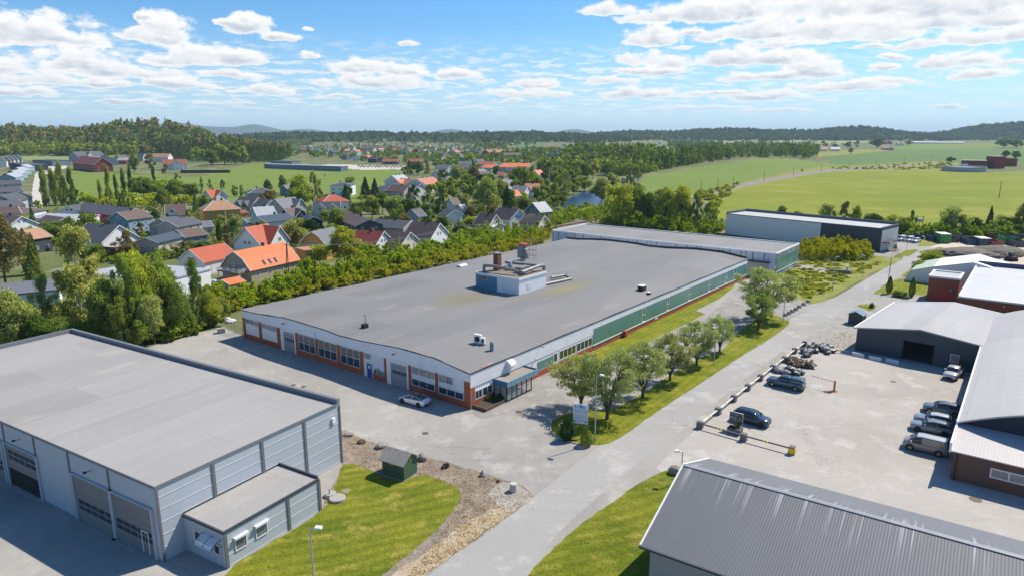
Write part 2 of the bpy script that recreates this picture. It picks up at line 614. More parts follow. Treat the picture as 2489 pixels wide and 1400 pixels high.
G_conc=ground_mat("light_track",(0.46,0.42,0.36),(0.52,0.48,0.42),0.1,fs=0.6,fine=0.15)
G_ball=ground_mat("ballast",(0.21,0.18,0.16),(0.28,0.25,0.23),0.3,fs=2.0,fine=0.4)


def water_mat():
    m,nt,b=new_mat("river_water")
    co=objco(nt)
    b.inputs['Base Color'].default_value=(0.02,0.05,0.10,1)
    b.inputs['Roughness'].default_value=0.25
    b.inputs['Specular IOR Level'].default_value=0.10
    bn=nt.node('ShaderNodeBump'); bn.inputs['Distance'].default_value=0.05
    nt.put(bn.inputs['Height'],nt.noise(co,0.6,4,0.6)); nt.put(b.inputs['Normal'],bn.outputs[0])
    return m


G_water=water_mat()

# ---------------------------------------------------------------- terrain: one fan-shaped sheet,split by land use
ZONES=[
    ("river",G_water,[(1352,514),(1366,500),(1380,485),(1398,474),(1425,466),(1450,459),(1485,456),(1505,466),(1510,490),(1500,514)]),
    ("river",G_water,[(1484,449),(1500,441),(1535,430),(1560,424),(1562,428),(1540,436),(1505,448),(1490,455)]),
    ("field_track",G_ball,[(1678,482),(1708,472),(1750,461),(1800,449),(1870,434),(1950,421),(2010,413),(2090,407),(2170,402),(2260,396),(2300,393),(2300,396),(2230,402),(2160,408),(2080,413),(2012,419),(1950,427),(1870,441),(1800,457),(1750,469),(1710,481),(1690,490)]),
    ("embankment",G_mead,[(1660,482),(1700,470),(1780,450),(1860,430),(1930,416),(1990,408),(2064,405),(2130,402),(2280,392),(2330,396),(2330,412),(2250,415),(2180,419),(2110,418),(2016,418),(1940,432),(1860,446),(1790,464),(1754,490),(1738,530),(1722,530),(1735,492),(1700,492)]),
    ("field",G_field2,[(1735,533),(1742,512),(1754,490),(1778,466),(1840,450),(1897,433),(1960,424),(2016,417),(2112,418),(2180,419),(2255,414),(2330,418),(2400,420),(2489,417),(3400,405),(4200,640),(2600,600),(2240,566),(1900,540)]),
    ("field",G_field,[(1540,480),(1567,428),(1600,424),(1634,418),(1700,406),(1778,395),(1830,388),(1873,386),(1920,387),(1959,391),(2017,398),(2064,402),(2160,396),(2230,394),(2290,392),(2064,412),(1993,418),(1873,434),(1778,458),(1690,480),(1640,500)]),
    ("field",G_field3,[(2016,398),(2010,388),(2003,381),(2050,377),(2120,371),(2184,366),(2260,364),(2350,362),(2489,361),(3600,372),(3600,395),(2489,400),(2330,396),(2290,393),(2160,396),(2060,402)]),
    ("meadow",G_mead,[(1983,367),(2064,365),(2112,363),(2170,361),(2170,366),(2100,373),(2060,377),(2003,381),(1990,384)]),
    ("field",G_field,[(2170,357),(2208,353),(2290,350),(2400,348),(2489,348),(3600,352),(3600,372),(2489,361),(2350,362),(2184,366)]),
    ("field",G_pale,[(1462,342),(1470,333),(1530,332),(1610,332),(1625,337),(1600,344),(1530,345)]),
    ("field",G_field3,[(1400,352),(1500,350),(1600,352),(1640,360),(1560,366),(1440,362)]),
    ("field",G_pale,[(1700,340),(1780,336),(1840,338),(1850,342),(1790,346),(1720,350),(1690,347)]),
    ("field",G_pale,[(1858,339),(1930,339),(1955,343),(1930,348),(1870,346)]),
    ("field",G_pale,[(1990,338),(2060,336),(2110,340),(2110,347),(2060,352),(1985,350)]),
    ("field",G_field,[(2110,336),(2160,333),(2225,336),(2240,345),(2160,348),(2110,346)]),
    ("field",G_field3,[(1258,342),(1320,341),(1322,352),(1318,362),(1262,360)]),
    ("field",G_field,[(1330,337),(1420,335),(1460,337),(1455,343),(1330,346)]),
    ("sports_ground",G_field2,[(1310,385),(1420,384),(1480,389),(1470,396),(1330,396)]),
    ("field",G_field2,[(1500,398),(1560,396),(1640,398),(1640,405),(1560,412),(1500,412)]),
    ("field",G_field,[(160,402),(200,415),(225,423),(290,421),(330,423),(360,421),(420,428),(470,432),(520,424),(560,409),(600,401),(640,397),(690,399),(760,404),(830,410),(890,414),
                        (960,412),(985,420),(985,432),(950,445),(930,452),(900,470),(880,495),(700,505),(560,488),(470,465),(430,460),(400,480),(330,500),(170,500),(165,450)]),
    ("meadow",G_mead,[(420,428),(470,432),(520,424),(520,440),(470,460),(420,460)]),
    ("track",G_conc,[(66,506),(104,506),(100,478),(101,448),(107,428),(122,420),(160,410),(168,403),(130,400),(118,405),(100,412),(85,424),(80,450),(77,480)]),
    ("field",G_pale,[(42,376),(100,379),(160,376),(195,384),(160,392),(60,390)]),
    ("field",G_field2,[(240,372),(300,372),(345,376),(345,384),(250,384)]),
    ("car_park",G_conc,[(800,400),(880,402),(985,405),(985,413),(890,415),(820,411),(760,404)]),
    ("forest_floor",G_forest,[(-900,382),(0,380),(40,374),(170,374),(250,366),(340,372),(420,390),(560,400),(665,396),(700,380),(705,352),(800,335),(1000,330),(1440,334),(1600,331),(1900,338),(2110,335),(2280,332),(2489,338),(3500,350),(3500,200),(-900,200)]),
]


def build_terrain():
    tans=np.concatenate([np.linspace(-1.7,-0.80,60)[:-1],np.linspace(-0.80,0.80,1000),np.linspace(0.80,1.7,60)[1:]])
    ys=[30,60,110,170,230]
    while ys[-1]<15000:
        y=ys[-1]
        ys.append(y*(1.0125 if y<4000 else 1.03))
    ys=np.array(ys)
    T,Y=np.meshgrid(tans,ys)
    X=T*Y
    Z=hz(X,Y)
    nr,nc=X.shape
    V=np.stack([X.ravel(),Y.ravel(),Z.ravel()],-1)
    i=np.arange(nr-1)[:,None]*nc+np.arange(nc-1)[None,:]
    Q=np.stack([i,i+1,i+nc+1,i+nc],-1).reshape(-1,4)
    cen=V[Q].mean(1)
    px,py=proj(cen[:,0],cen[:,1],cen[:,2])
    zone=np.full(len(Q),-1)
    for k in range(len(ZONES)-1,-1,-1):
        inside=pip(px,py,ZONES[k][2])
        if ZONES[k][0]=="forest_floor":
            inside &= cen[:,1]>900
        else:
            inside &= cen[:,1]<5200
        zone[inside]=k
    zone[(cen[:,1]>3600)]=len(ZONES)-1
    slope_forest=(cen[:,2]>9) & (cen[:,1]<2300) & (px<720)
    zone[slope_forest]=len(ZONES)-1
    for k in [-1]+list(range(len(ZONES))):
        sel=Q[zone==k]
        if not len(sel):
            continue
        u,inv=np.unique(sel.ravel(),return_inverse=True)
        nm,mt=("ground",G_town) if k<0 else ZONES[k][:2]
        o=npmesh(nm,V[u],inv.reshape(-1,4),mt,kind="structure")
        if nm in ("ground","forest_floor"):
            o.data.polygons.foreach_set("use_smooth",[True]*len(o.data.polygons))


build_terrain()
MB().quad((-400,-200,-0.06),(400,-200,-0.06),(400,40,-0.06),(-400,40,-0.06)).build("ground",G_town,kind="structure")


def smooth_poly(pts,step=0.8,jit=0.07,curve=True,seed=1):
    rr=random.Random(seed)
    P=[Vector((p[0],p[1])) for p in pts]
    out=[]
    n=len(P)
    for i in range(n):
        a,b,c,d=P[i-1],P[i],P[(i+1) % n],P[(i+2) % n]
        L=(c-b).length
        k=max(1,min(160,int(L/step)))
        for j in range(k):
            t=j/k
            if curve and L<14:
                q=0.5*((2*b)+(c-a)*t+(2*a-5*b+4*c-d)*t*t+(3*b-a-3*c+d)*t ** 3)
            else:
                q=b+(c-b)*t
            out.append((q.x+rr.uniform(-jit,jit),q.y+rr.uniform(-jit,jit)))
    return out


def sheet(name,mat,pxs,z,jit=0.07,curve=True,step=0.8):
    pts=smooth_poly([at(x,y)[:] for x,y in pxs],step,jit,curve,seed=len(pxs)*7+int(z*1000))
    from mathutils.geometry import tessellate_polygon
    tri=tessellate_polygon([[Vector((p[0],p[1],0)) for p in pts]])
    m=MB()
    m.v=[(p[0],p[1],z) for p in pts]
    m.f=[tuple(t) for t in tri]
    # keep every face looking up
    ff=[]
    for t in m.f:
        a,b,c=(Vector(m.v[k]) for k in t)
        ff.append(t if (b-a).cross(c-a).z>0 else t[::-1])
    m.f=ff
    return m.build(name,mat,kind="structure")


sheet("yard",G_asph,[(-500,1900),(-500,1050),(150,900),(345,850),(440,815),(545,796),(592,816),(1000,800),(1780,692),(1880,655),(1905,712),(1960,742),(2060,715),(2120,672),(2196,626),(2185,615),(2150,640),(2110,612),(2120,590),(2230,586),(2262,598),
                       (2300,592),(2489,590),(3300,640),(3600,1900)],0.010,0.02,False,3)
sheet("dirt_yard",G_dirt,[(2262,601),(2300,591),(2340,586),(2489,590),(2900,600),(2900,700),(2489,690),(2420,660),(2380,625),(2300,606)],0.024,0.1)
sheet("access_road",G_road,[(900,1500),(1040,1400),(1170,1303),(1300,1206),(1380,1142),(1461,1080),(1560,1008),(1650,945),(1760,873),(1880,800),(1919,776),(1990,745),(2060,706),(2130,664),(2180,634),(2205,621),(2252,602),(2300,594),(2340,590),(2330,598),(2285,612),
                              (2236,640),(2195,668),(2150,690),(2110,722),(2060,762),(1990,808),(1925,838),(1860,884),(1780,945),(1700,1012),(1640,1060),(1560,1118),(1460,1200),(1350,1300),(1280,1400),(1180,1540)],0.020,0.03,False,2)
sheet("old_yard",G_asphd,[(1150,995),(1215,985),(1345,885),(1440,858),(1620,820),(1720,768),(1790,705),(1905,715),(1968,735),(1930,755),(1905,790),(1760,850),(1640,935),(1570,985),(1478,1000),(1440,990),(1370,1008),(1338,1026),(1300,1015),(1230,1005),(1170,1015)],0.028,0.05)
sheet("parking_lot",G_lot,[(1698,1038),(1745,1003),(1820,945),(1905,876),(1957,838),(2010,850),(2075,856),(2200,880),(2385,905),(2450,980),(2500,1100),(2700,1260),(2500,1420),(1900,1420),(1640,1190),(1596,1136),(1640,1088)],0.026,0.03,False,2)
sheet("gravel_patch",G_gravl,[(1957,834),(1975,806),(2010,782),(2060,760),(2085,748),(2110,752),(2095,800),(2085,856),(2020,850)],0.032,0.1)
sheet("lawn",G_lawnc,[(1180,1540),(1278,1402),(1310,1368),(1350,1328),(1400,1284),(1450,1246),(1500,1212),(1545,1180),(1590,1156),(1640,1138),(1700,1130),(1800,1200),(1800,1500),(1500,1620)],0.05,0.10)
sheet("gravel_verge",G_gravel,[(832,1046),(870,1062),(930,1084),(985,1100),(1030,1110),(1080,1122),(1130,1136),(1180,1150),(1230,1166),(1270,1182),(1300,1204),(1292,1214),(1262,1236),(1200,1280),(1130,1330),(1060,1380),(980,1440),(900,1500),(760,1560),(760,1300),(830,1130)],0.034,0.12)
sheet("pale_gravel",G_gravl,[(1215,1172),(1262,1182),(1298,1206),(1276,1226),(1240,1240),(1205,1226),(1190,1196)],0.046,0.2)
sheet("dry_verge",G_dry,[(1255,1238),(1180,1290),(1110,1342),(1045,1392),(960,1452),(880,1480),(900,1430),(960,1392),(1040,1338),(1110,1286),(1150,1262),(1210,1232)],0.042,0.22)
sheet("lawn",G_lawnc,[(552,1392),(640,1330),(782,1241),(812,1190),(834,1128),(858,1128),(880,1134),(905,1146),(935,1160),(985,1165),(1012,1156),(1036,1154),(1062,1162),(1088,1174),(1110,1186),(1121,1202),(1116,1222),(1098,1246),(1070,1280),
                        (1021,1322),(985,1352),(945,1386),(880,1440),(760,1540),(500,1540)],0.055,0.09)
sheet("tree_lawn",G_lawn,[(1341,1022),(1337,1040),(1343,1056),(1363,1066),(1385,1074),(1411,1080),(1443,1081),(1480,1077),(1529,1049),(1569,1020),(1640,972),(1700,933),(1800,867),(1870,824),(1919,786),(1905,776),(1886,767),(1845,772),(1812,795),(1786,814),(1757,849),(1720,862),
                             (1691,876),(1640,905),(1590,938),(1560,958),(1530,975),(1500,990),(1470,998),(1440,996),(1400,1000),(1365,1010)],0.06,0.07)
sheet("facade_lawn",G_lawn,[(1437,857),(1500,826),(1600,777),(1700,728),(1772,694),(1786,690),(1782,702),(1750,727),(1700,752),(1694,757),(1716,764),(1680,783),(1620,812),(1560,842),(1500,868),(1440,890),(1400,900),(1395,885)],0.06,0.05,False)
sheet("meadow",G_mead,[(1880,655),(1938,640),(2030,640),(2100,622),(2150,625),(2192,628),(2188,634),(2160,648),(2112,668),(2060,700),(2010,728),(1997,734),(1970,738),(1945,728),(1911,714),(1895,700),(1880,680)],0.05,0.15)
sheet("pale_gravel",G_gravl,[(1938,645),(1990,650),(2020,655),(2031,664),(2000,664),(1945,656)],0.058,0.2)
sheet("corner_lawn",G_lawn,[(2125,714),(2142,700),(2158,688),(2195,678),(2253,680),(2256,716),(2230,716),(2170,714)],0.05,0.06)
sheet("corner_lawn",G_lawn,[(2085,743),(2105,739),(2128,744),(2126,751),(2110,755),(2098,750)],0.05,0.06)
sheet("bush_lawn",G_mead,[(2190,671),(2220,649),(2245,628),(2275,603),(2300,606),(2370,640),(2380,655),(2330,680),(2255,678)],0.062,0.1)
sheet("traffic_island",G_lawn,[(2184,621),(2205,609),(2231,608),(2222,616),(2208,623)],0.05,0.05)
sheet("verge",G_mead,[(2231,598),(2240,588),(2250,578),(2262,578),(2275,590),(2280,594),(2262,599)],0.054,0.05)
# the railway between the works and the houses
RAILPX=[(430,792),(560,735),(700,690),(850,655),(990,624),(1140,592),(1280,566),(1400,545),(1500,527),(1600,506),(1684,484)]
rp=[at(x,y) for x,y in RAILPX]


def strip_along(pts,w0,w1,z,name,mat):
    m=MB()
    n=len(pts)
    for i,p in enumerate(pts):
        a=pts[max(0,i-1)]; b=pts[min(n-1,i+1)]
        t=Vector((b[0]-a[0],b[1]-a[1])).normalized(); nn=Vector((-t.y,t.x))
        m.v.append((p[0]+nn.x*w0,p[1]+nn.y*w0,z)); m.v.append((p[0]+nn.x*w1,p[1]+nn.y*w1,z))
        if i: m.f.append((2*i-2,2*i-1,2*i+1,2*i))
    return m.build(name,mat,kind="structure")


strip_along(rp,-3.2,3.2,0.10,"railway_bed",G_ball)
M_rail=M("rail_steel",(0.28,0.17,0.11),0.5,metal=0.5)
rt=thing("railway_track","rusty railway track in the ballast between the works hall and the scrub","railway track")
for s_ in (-0.75,0.75):
    m=MB()
    for a,b in zip(rp[:-1],rp[1:]):
        t=Vector((b[0]-a[0],b[1]-a[1])).normalized(); nn=Vector((-t.y,t.x))*s_
        m.tube((a[0]+nn.x,a[1]+nn.y,0.3),(b[0]+nn.x,b[1]+nn.y,0.3),0.08,n=4)
    m.build("rail",M_rail,rt)
m=MB()
for a,b in zip(rp[:-1],rp[1:]):
    t=Vector((b[0]-a[0],b[1]-a[1])); L=t.length; t.normalize(); nn=Vector((-t.y,t.x))
    for k in range(int(L/1.3)):
        c=Vector((a[0],a[1]))+t*(k*1.3)
        p=c-nn*1.25; q=c+nn*1.25
        m.tube((p.x,p.y,0.17),(q.x,q.y,0.17),0.12,n=4)
m.build("sleepers",M("sleeper",(0.11,0.085,0.06)),rt,kind="stuff")
# kerbs along the tree lawn
M_kerb=M("kerb_stone",(0.42,0.40,0.37),0.9)


def kerb(pxs,name="kerb"):
    pts=smooth_poly([at(x,y)[:] for x,y in pxs],0.8,0.0,False)
    P=[at(x,y) for x,y in pxs]
    m=MB()
    for a,b in zip(P[:-1],P[1:]):
        t=Vector((b[0]-a[0],b[1]-a[1])).normalized(); nn=Vector((-t.y,t.x))*0.07
        k=len(m.v)
        for q in (a,b):
            for sx in (-1,1):
                m.v.append((q[0]+nn.x*sx,q[1]+nn.y*sx,0.0)); m.v.append((q[0]+nn.x*sx,q[1]+nn.y*sx,0.13))
        m.f += [(k+1,k+3,k+7,k+5),(k,k+1,k+5,k+4),(k+2,k+6,k+7,k+3),(k,k+2,k+3,k+1),(k+4,k+5,k+7,k+6)]
    return m.build(name,M_kerb,kind="structure")


kerb([(1365,1010),(1341,1022),(1337,1040),(1343,1056),(1363,1066),(1385,1074),(1411,1080)])
kerb([(1782,702),(1750,727),(1700,752),(1694,757),(1716,764),(1680,783),(1620,812),(1560,842),(1500,868),(1440,890)])

# ---------------------------------------------------------------- building materials
TH_A=R(52.37)
M_white=M("white_cladding",(0.76,0.77,0.78),0.7,var=0.05,stripes=((0,0,1),0.42,0.10),dirt=((0.42,0.42,0.40),0.35,0.35))
M_trim=M("white_trim",(0.76,0.76,0.75),0.6,var=0.03)
M_brick=M("red_brick",(0.36,0.10,0.045),0.85,var=0.14,scale=0.8,fine=0.16,fscale=9,stripes=((0,0,1),0.3,0.10),dirt=((0.22,0.09,0.05),0.5,0.6))
M_brickd=M("dark_brick",(0.145,0.085,0.065),0.85,var=0.14,scale=0.8,fine=0.2,fscale=9,stripes=((0,0,1),0.25,0.12))
M_green=M("green_profile_sheet",(0.085,0.235,0.205),0.28,var=0.16,scale=0.25,stripes=((1,0,0),0.9,0.22),dirt=((0.20,0.40,0.36),0.55,0.12),spec=0.6)
M_greens=M("green_profile_sheet_side",(0.10,0.26,0.23),0.28,var=0.16,scale=0.25,stripes=((0,1,0),0.9,0.22),spec=0.6)
M_glass=glass_mat("dark_glass")
M_curt=glass_mat("curtained_glass",(0.18,0.19,0.21),0.15)
M_frame=M("window_frame_white",(0.72,0.73,0.74),0.5,var=0.02)
M_gdoor=M("grey_sectional_door",(0.27,0.285,0.31),0.5,var=0.04,stripes=((0,0,1),0.6,0.25))
M_gdoord=M("taupe_sectional_door",(0.215,0.205,0.20),0.55,var=0.04,stripes=((0,0,1),0.62,0.18))
M_blue=M("blue_door_paint",(0.02,0.08,0.32),0.4,var=0.03)
M_dark=M("black_metal",(0.018,0.02,0.024),0.5,var=0.03)
M_rust=M("rusty_brick",(0.20,0.075,0.04),0.85,var=0.3,scale=1.2,dirt=((0.42,0.14,0.05),0.7,0.9))
M_metal=M("galvanised_steel",(0.40,0.43,0.46),0.4,metal=0.5,var=0.12)
M_bluefas=M("blue_fascia",(0.045,0.15,0.27),0.5,var=0.06)
M_bluepanel=M("pale_blue_fascia",(0.17,0.30,0.40),0.45,var=0.1,stripes=((1,0,0),1.1,0.35))
M_conc=M("concrete",(0.34,0.32,0.30),0.9,var=0.16,fine=0.12,dirt=((0.2,0.19,0.17),0.6,0.8))
M_edge=M("dark_roof_edge",(0.055,0.062,0.075),0.6,var=0.05)
M_pipe=M("weathered_duct",(0.23,0.235,0.24),0.55,metal=0.25,var=0.3,dirt=((0.40,0.16,0.09),0.75,1.4))
M_wood=M("weathered_wood",(0.16,0.11,0.07),0.85,var=0.2)
M_orangewood=M("orange_timber",(0.42,0.17,0.06),0.7)


def roof_mat(name,col,seam=None,moss=None,warm=(0.40,0.36,0.31),wam=0.35,joint=1.0):
    """bitumen roof: sheets with faint seams, water marks, moss round the given centres (x, y, radius)"""
    m,nt,b=new_mat(name)
    co=objco(nt)
    n1=nt.noise(nt.scalev(co,(0.35,1.0,1)),0.10,5,0.6)
    n2=nt.noise(co,2.2,5,0.65)
    f=nt.math('ADD',1.0,nt.math('ADD',nt.math('MULTIPLY',nt.math('SUBTRACT',n1,0.5),0.4),nt.math('MULTIPLY',nt.math('SUBTRACT',n2,0.5),0.22)))
    if seam:
        ax,per,dep=seam
        w=nt.vmath('ADD',co,nt.vmath('SCALE',nt.vmath('SUBTRACT',nt.noise(co,0.12,2,0.5,out='Color'),(0.5,0.5,0.5)),scale=per*0.5))
        ph=nt.vmath('DOT_PRODUCT',w,(ax[0]/per,ax[1]/per,0))
        tri=nt.math('ABSOLUTE',nt.math('SUBTRACT',nt.math('FRACT',ph),0.5))
        ln=nt.math('MULTIPLY',nt.ramp(tri,0.30,0.5),nt.ramp(nt.noise(co,0.06,3,0.5),0.35,0.65,0.25,1.0))
        f=nt.math('SUBTRACT',f,nt.math('MULTIPLY',ln,dep))
    br=nt.node('ShaderNodeTexBrick'); nt.put(br.inputs['Vector'],nt.vmath('ADD',co,(0.3,0.3,0))); br.inputs['Scale'].default_value=0.1; br.inputs['Mortar Size'].default_value=0.004; br.inputs['Color1'].default_value=(1.06,1.06,1.06,1); br.inputs['Color2'].default_value=(0.93,0.93,0.94,1); br.inputs['Mortar'].default_value=(0.85,0.85,0.85,1); br.inputs['Brick Width'].default_value=1.9; br.inputs['Row Height'].default_value=0.62
    v=nt.vmath('MULTIPLY',nt.vmath('SCALE',col,scale=f),br.outputs['Color'])
    st=nt.ramp(nt.noise(nt.scalev(co,(0.5,1.6,1)),0.16,6,0.7),0.56,0.72)
    v=nt.mix(nt.math('MULTIPLY',st,wam),v,(*warm,1))
    for (mx,my,mr,sx,colm) in (moss or []):
        d=nt.vmath('MULTIPLY',nt.vmath('SUBTRACT',co,(mx,my,0)),(1/(mr*sx),1/mr,0))
        k=nt.ramp(nt.math('ADD',nt.vmath('LENGTH',d),nt.math('MULTIPLY',nt.noise(nt.scalev(co,(1.6,0.45,1)),0.9,5,0.7),0.9)),1.35,0.6)
        v=nt.mix(nt.math('MULTIPLY',k,0.75),v,(*colm,1))
    nt.put(b.inputs['Base Color'],v)
    b.inputs['Roughness'].default_value=0.8
    b.inputs['Specular IOR Level'].default_value=0.25
    bn=nt.node('ShaderNodeBump'); bn.inputs['Distance'].default_value=0.02
    nt.put(bn.inputs['Height'],n2); nt.put(b.inputs['Normal'],bn.outputs[0])
    return m


def window(parent,x0,z0,x1,z1,y,cols=1,rows=1,side=-1,frame=M_frame,pane=M_glass,fw=0.07,axis='x',name='window',depth=0.06,sub=True):
    """window in the plane y=const (axis 'x') or x=const (axis 'y'); side = outward sign"""
    fr=MB(); pn=MB()

    def bx(mb,a0,b0,a1,b1,d0,d1):
        lo,hi=sorted((y+side*d0,y+side*d1))
        if axis=='x': mb.box(a0,lo,b0,a1,hi,b1)
        else: mb.box(lo,a0,b0,hi,a1,b1)
    bx(fr,x0,z0,x0+fw,z1,0.004,depth); bx(fr,x1-fw,z0,x1,z1,0.004,depth)
    bx(fr,x0+fw,z0,x1-fw,z0+fw,0.004,depth); bx(fr,x0+fw,z1-fw,x1-fw,z1,0.004,depth)
    for i in range(1,cols):
        c=x0+(x1-x0)*i/cols
        bx(fr,c-fw/2,z0+fw,c+fw/2,z1-fw,0.004,depth-0.01)
    for j in range(1,rows):
        c=z0+(z1-z0)*j/rows
        bx(fr,x0+fw,c-fw/2,x1-fw,c+fw/2,0.004,depth-0.015)
    w=fr.build(name,frame,parent)
    bx(pn,x0+fw,z0+fw,x1-fw,z1-fw,0.006,0.02)
    pn.build('pane',pane,w)
    return w


def flat_part(name,mat,parent,a0,b0,a1,b1,y,side=-1,axis='x',d0=0.003,d1=0.05):
    lo,hi=sorted((y+side*d0,y+side*d1))
    m=MB()
    if axis=='x': m.box(a0,lo,b0,a1,hi,b1)
    else: m.box(lo,a0,b0,hi,a1,b1)
    return m.build(name,mat,parent)


def wall_lamp(parent,p,dirx,diry,mat=None):
    l=MB()
    l.tube(p,(p[0]+dirx*0.5,p[1]+diry*0.5,p[2]+0.05),0.035,n=6)
    l.box(p[0]+dirx*0.6-0.13,p[1]+diry*0.6-0.13,p[2]-0.02,p[0]+dirx*0.6+0.13,p[1]+diry*0.6+0.13,p[2]+0.12)
    return l.build("wall_lamp",mat or M_metal,parent)


# ================================================================ the works hall (centre)
A0=at(1143,994)
A=thing("factory_hall","long white factory hall with wavy grey roof, red brick base and green side panels","factory",A0,TH_A)
AL=109.6
FLy=lambda px,py: onplane(A0,TH_A+math.pi/2,px,py)      # left facade: distance,height
FRx=lambda px,py: onplane(A0,TH_A,px,py)                    # right facade
AW=FLy(594,818)[0]
# the wavy roof line over the left facade
prof=[(0.0,5.25)]+[FLy(550+a/2.9163,540+b/2.9163) for a,b in ((1480,957),(1330,915),(1215,882),(1100,862),(945,832),(800,797),(700,757),(560,716),(480,692),(415,674),(300,656),(200,640))]+[(AW,5.35)]
prof=[(y,z+0.0) for y,z in prof]


def roof_z(y):
    for (a,za),(b,zb) in zip(prof[:-1],prof[1:]):
        if a<=y<=b:
            return za+(zb-za)*(y-a)/(b-a)
    return prof[-1][1]


ym,yv=17.0,28.0
mosses=[]
M_roofA=None
PA=[onplane(A0,TH_A,1143,994)]


def locA(px,py,z):
    """pixel on the plane z -> local coordinates of the hall"""
    p=at(px,py,z)-A0
    return (p.x*math.cos(TH_A)+p.y*math.sin(TH_A),-p.x*math.sin(TH_A)+p.y*math.cos(TH_A))


zr0=6.4
pn=locA(1261.5,710.4,zr0)      # near corner of the roof cabin
pl=locA(1162,691,zr0); pr=locA(1328,691,zr0)
M_roofA=roof_mat("hall_roof_felt",(0.205,0.197,0.192),((1,0.02),1.15,0.17),[(pn[0]-9,(pn[1]+pl[1])/2+1,7.5,1.4,(0.20,0.175,0.10)),(pn[0]+10,pn[1]-5,4.5,3.2,(0.24,0.215,0.10))],(0.30,0.285,0.265),0.55)
wl=MB()
pz=0.95
# solid body,inset behind the facades' parts
wl.prism([(0,0)]+[(y,z-0.25) for y,z in prof]+[(AW,0)],0.02,AL,axis='x')
wl.build("wall",M("hall_wall_white",(0.70,0.71,0.73),0.7,var=0.05,stripes=((0,0,1),0.32,0.08),dirt=((0.4,0.4,0.39),0.4,0.4)),A)
# roof skin,finely divided with the profile
rf=MB()
n=len(prof); NX=28
for i in range(NX+1):
    x=-0.18+(AL+0.18)*i/NX
    for y,z in prof:
        yy=y if 0<y<AW else (y-0.18 if y==0 else y+0.18)
        rf.v.append((x,yy,z+0.02+0.05*math.sin(x*0.35+y*0.7)))
for i in range(NX):
    for j in range(n-1):
        k=i*n+j
        rf.f.append((k,k+n,k+n+1,k+1))
rf.build("roof",M_roofA,A,smooth=True)
# dark edging under the roof skin
ed=MB()
for (a,za),(b,zb) in zip(prof[:-1],prof[1:]):
    ed.prism([(a,za-0.14),(b,zb-0.14),(b,zb-0.01),(a,za-0.01)],-0.20,0.02,axis='x')
ed.box(-0.2,-0.2,prof[0][1]-0.14,AL,0.0,prof[0][1]-0.01)
ed.build("roof_edge",M_edge,A)
# white fascia band
fa=MB()
for (a,za),(b,zb) in zip(prof[:-1],prof[1:]):
    fa.prism([(a,3.95),(b,3.95),(b,zb-0.15),(a,za-0.15)],-0.12,0.015,axis='x')
fa.build("fascia",M_white,A)
# --- left facade features,from their pixels
ly=lambda X,Y: FLy(550+X/2.9163,540+Y/2.9163)
BR=[(1687,1730),(1484,1501),(1294,1311),(1123,1140),(953,972),(790,810),(636,652),(495,512),(366,390),(237,254),(108,130)]
BY={1687: 1200,1484: 1140,1294: 1090,1123: 1050,953: 1000,790: 950,636: 900,495: 860,366: 830,237: 790,108: 745}
yB=[]
for a,b in BR:
    ya=ly(b,BY[a])[0]; yb=ly(a,BY[a])[0]
    yB.append((max(0.0,ya),min(AW,yb)))
yB[0]=(0.0,1.0); yB[-1]=(AW-0.8,AW)
for k,(ya,yb) in enumerate(yB):
    MB().box(-0.10,ya,0,0.014,yb,3.94).build("brick_pier",M_brick,A)
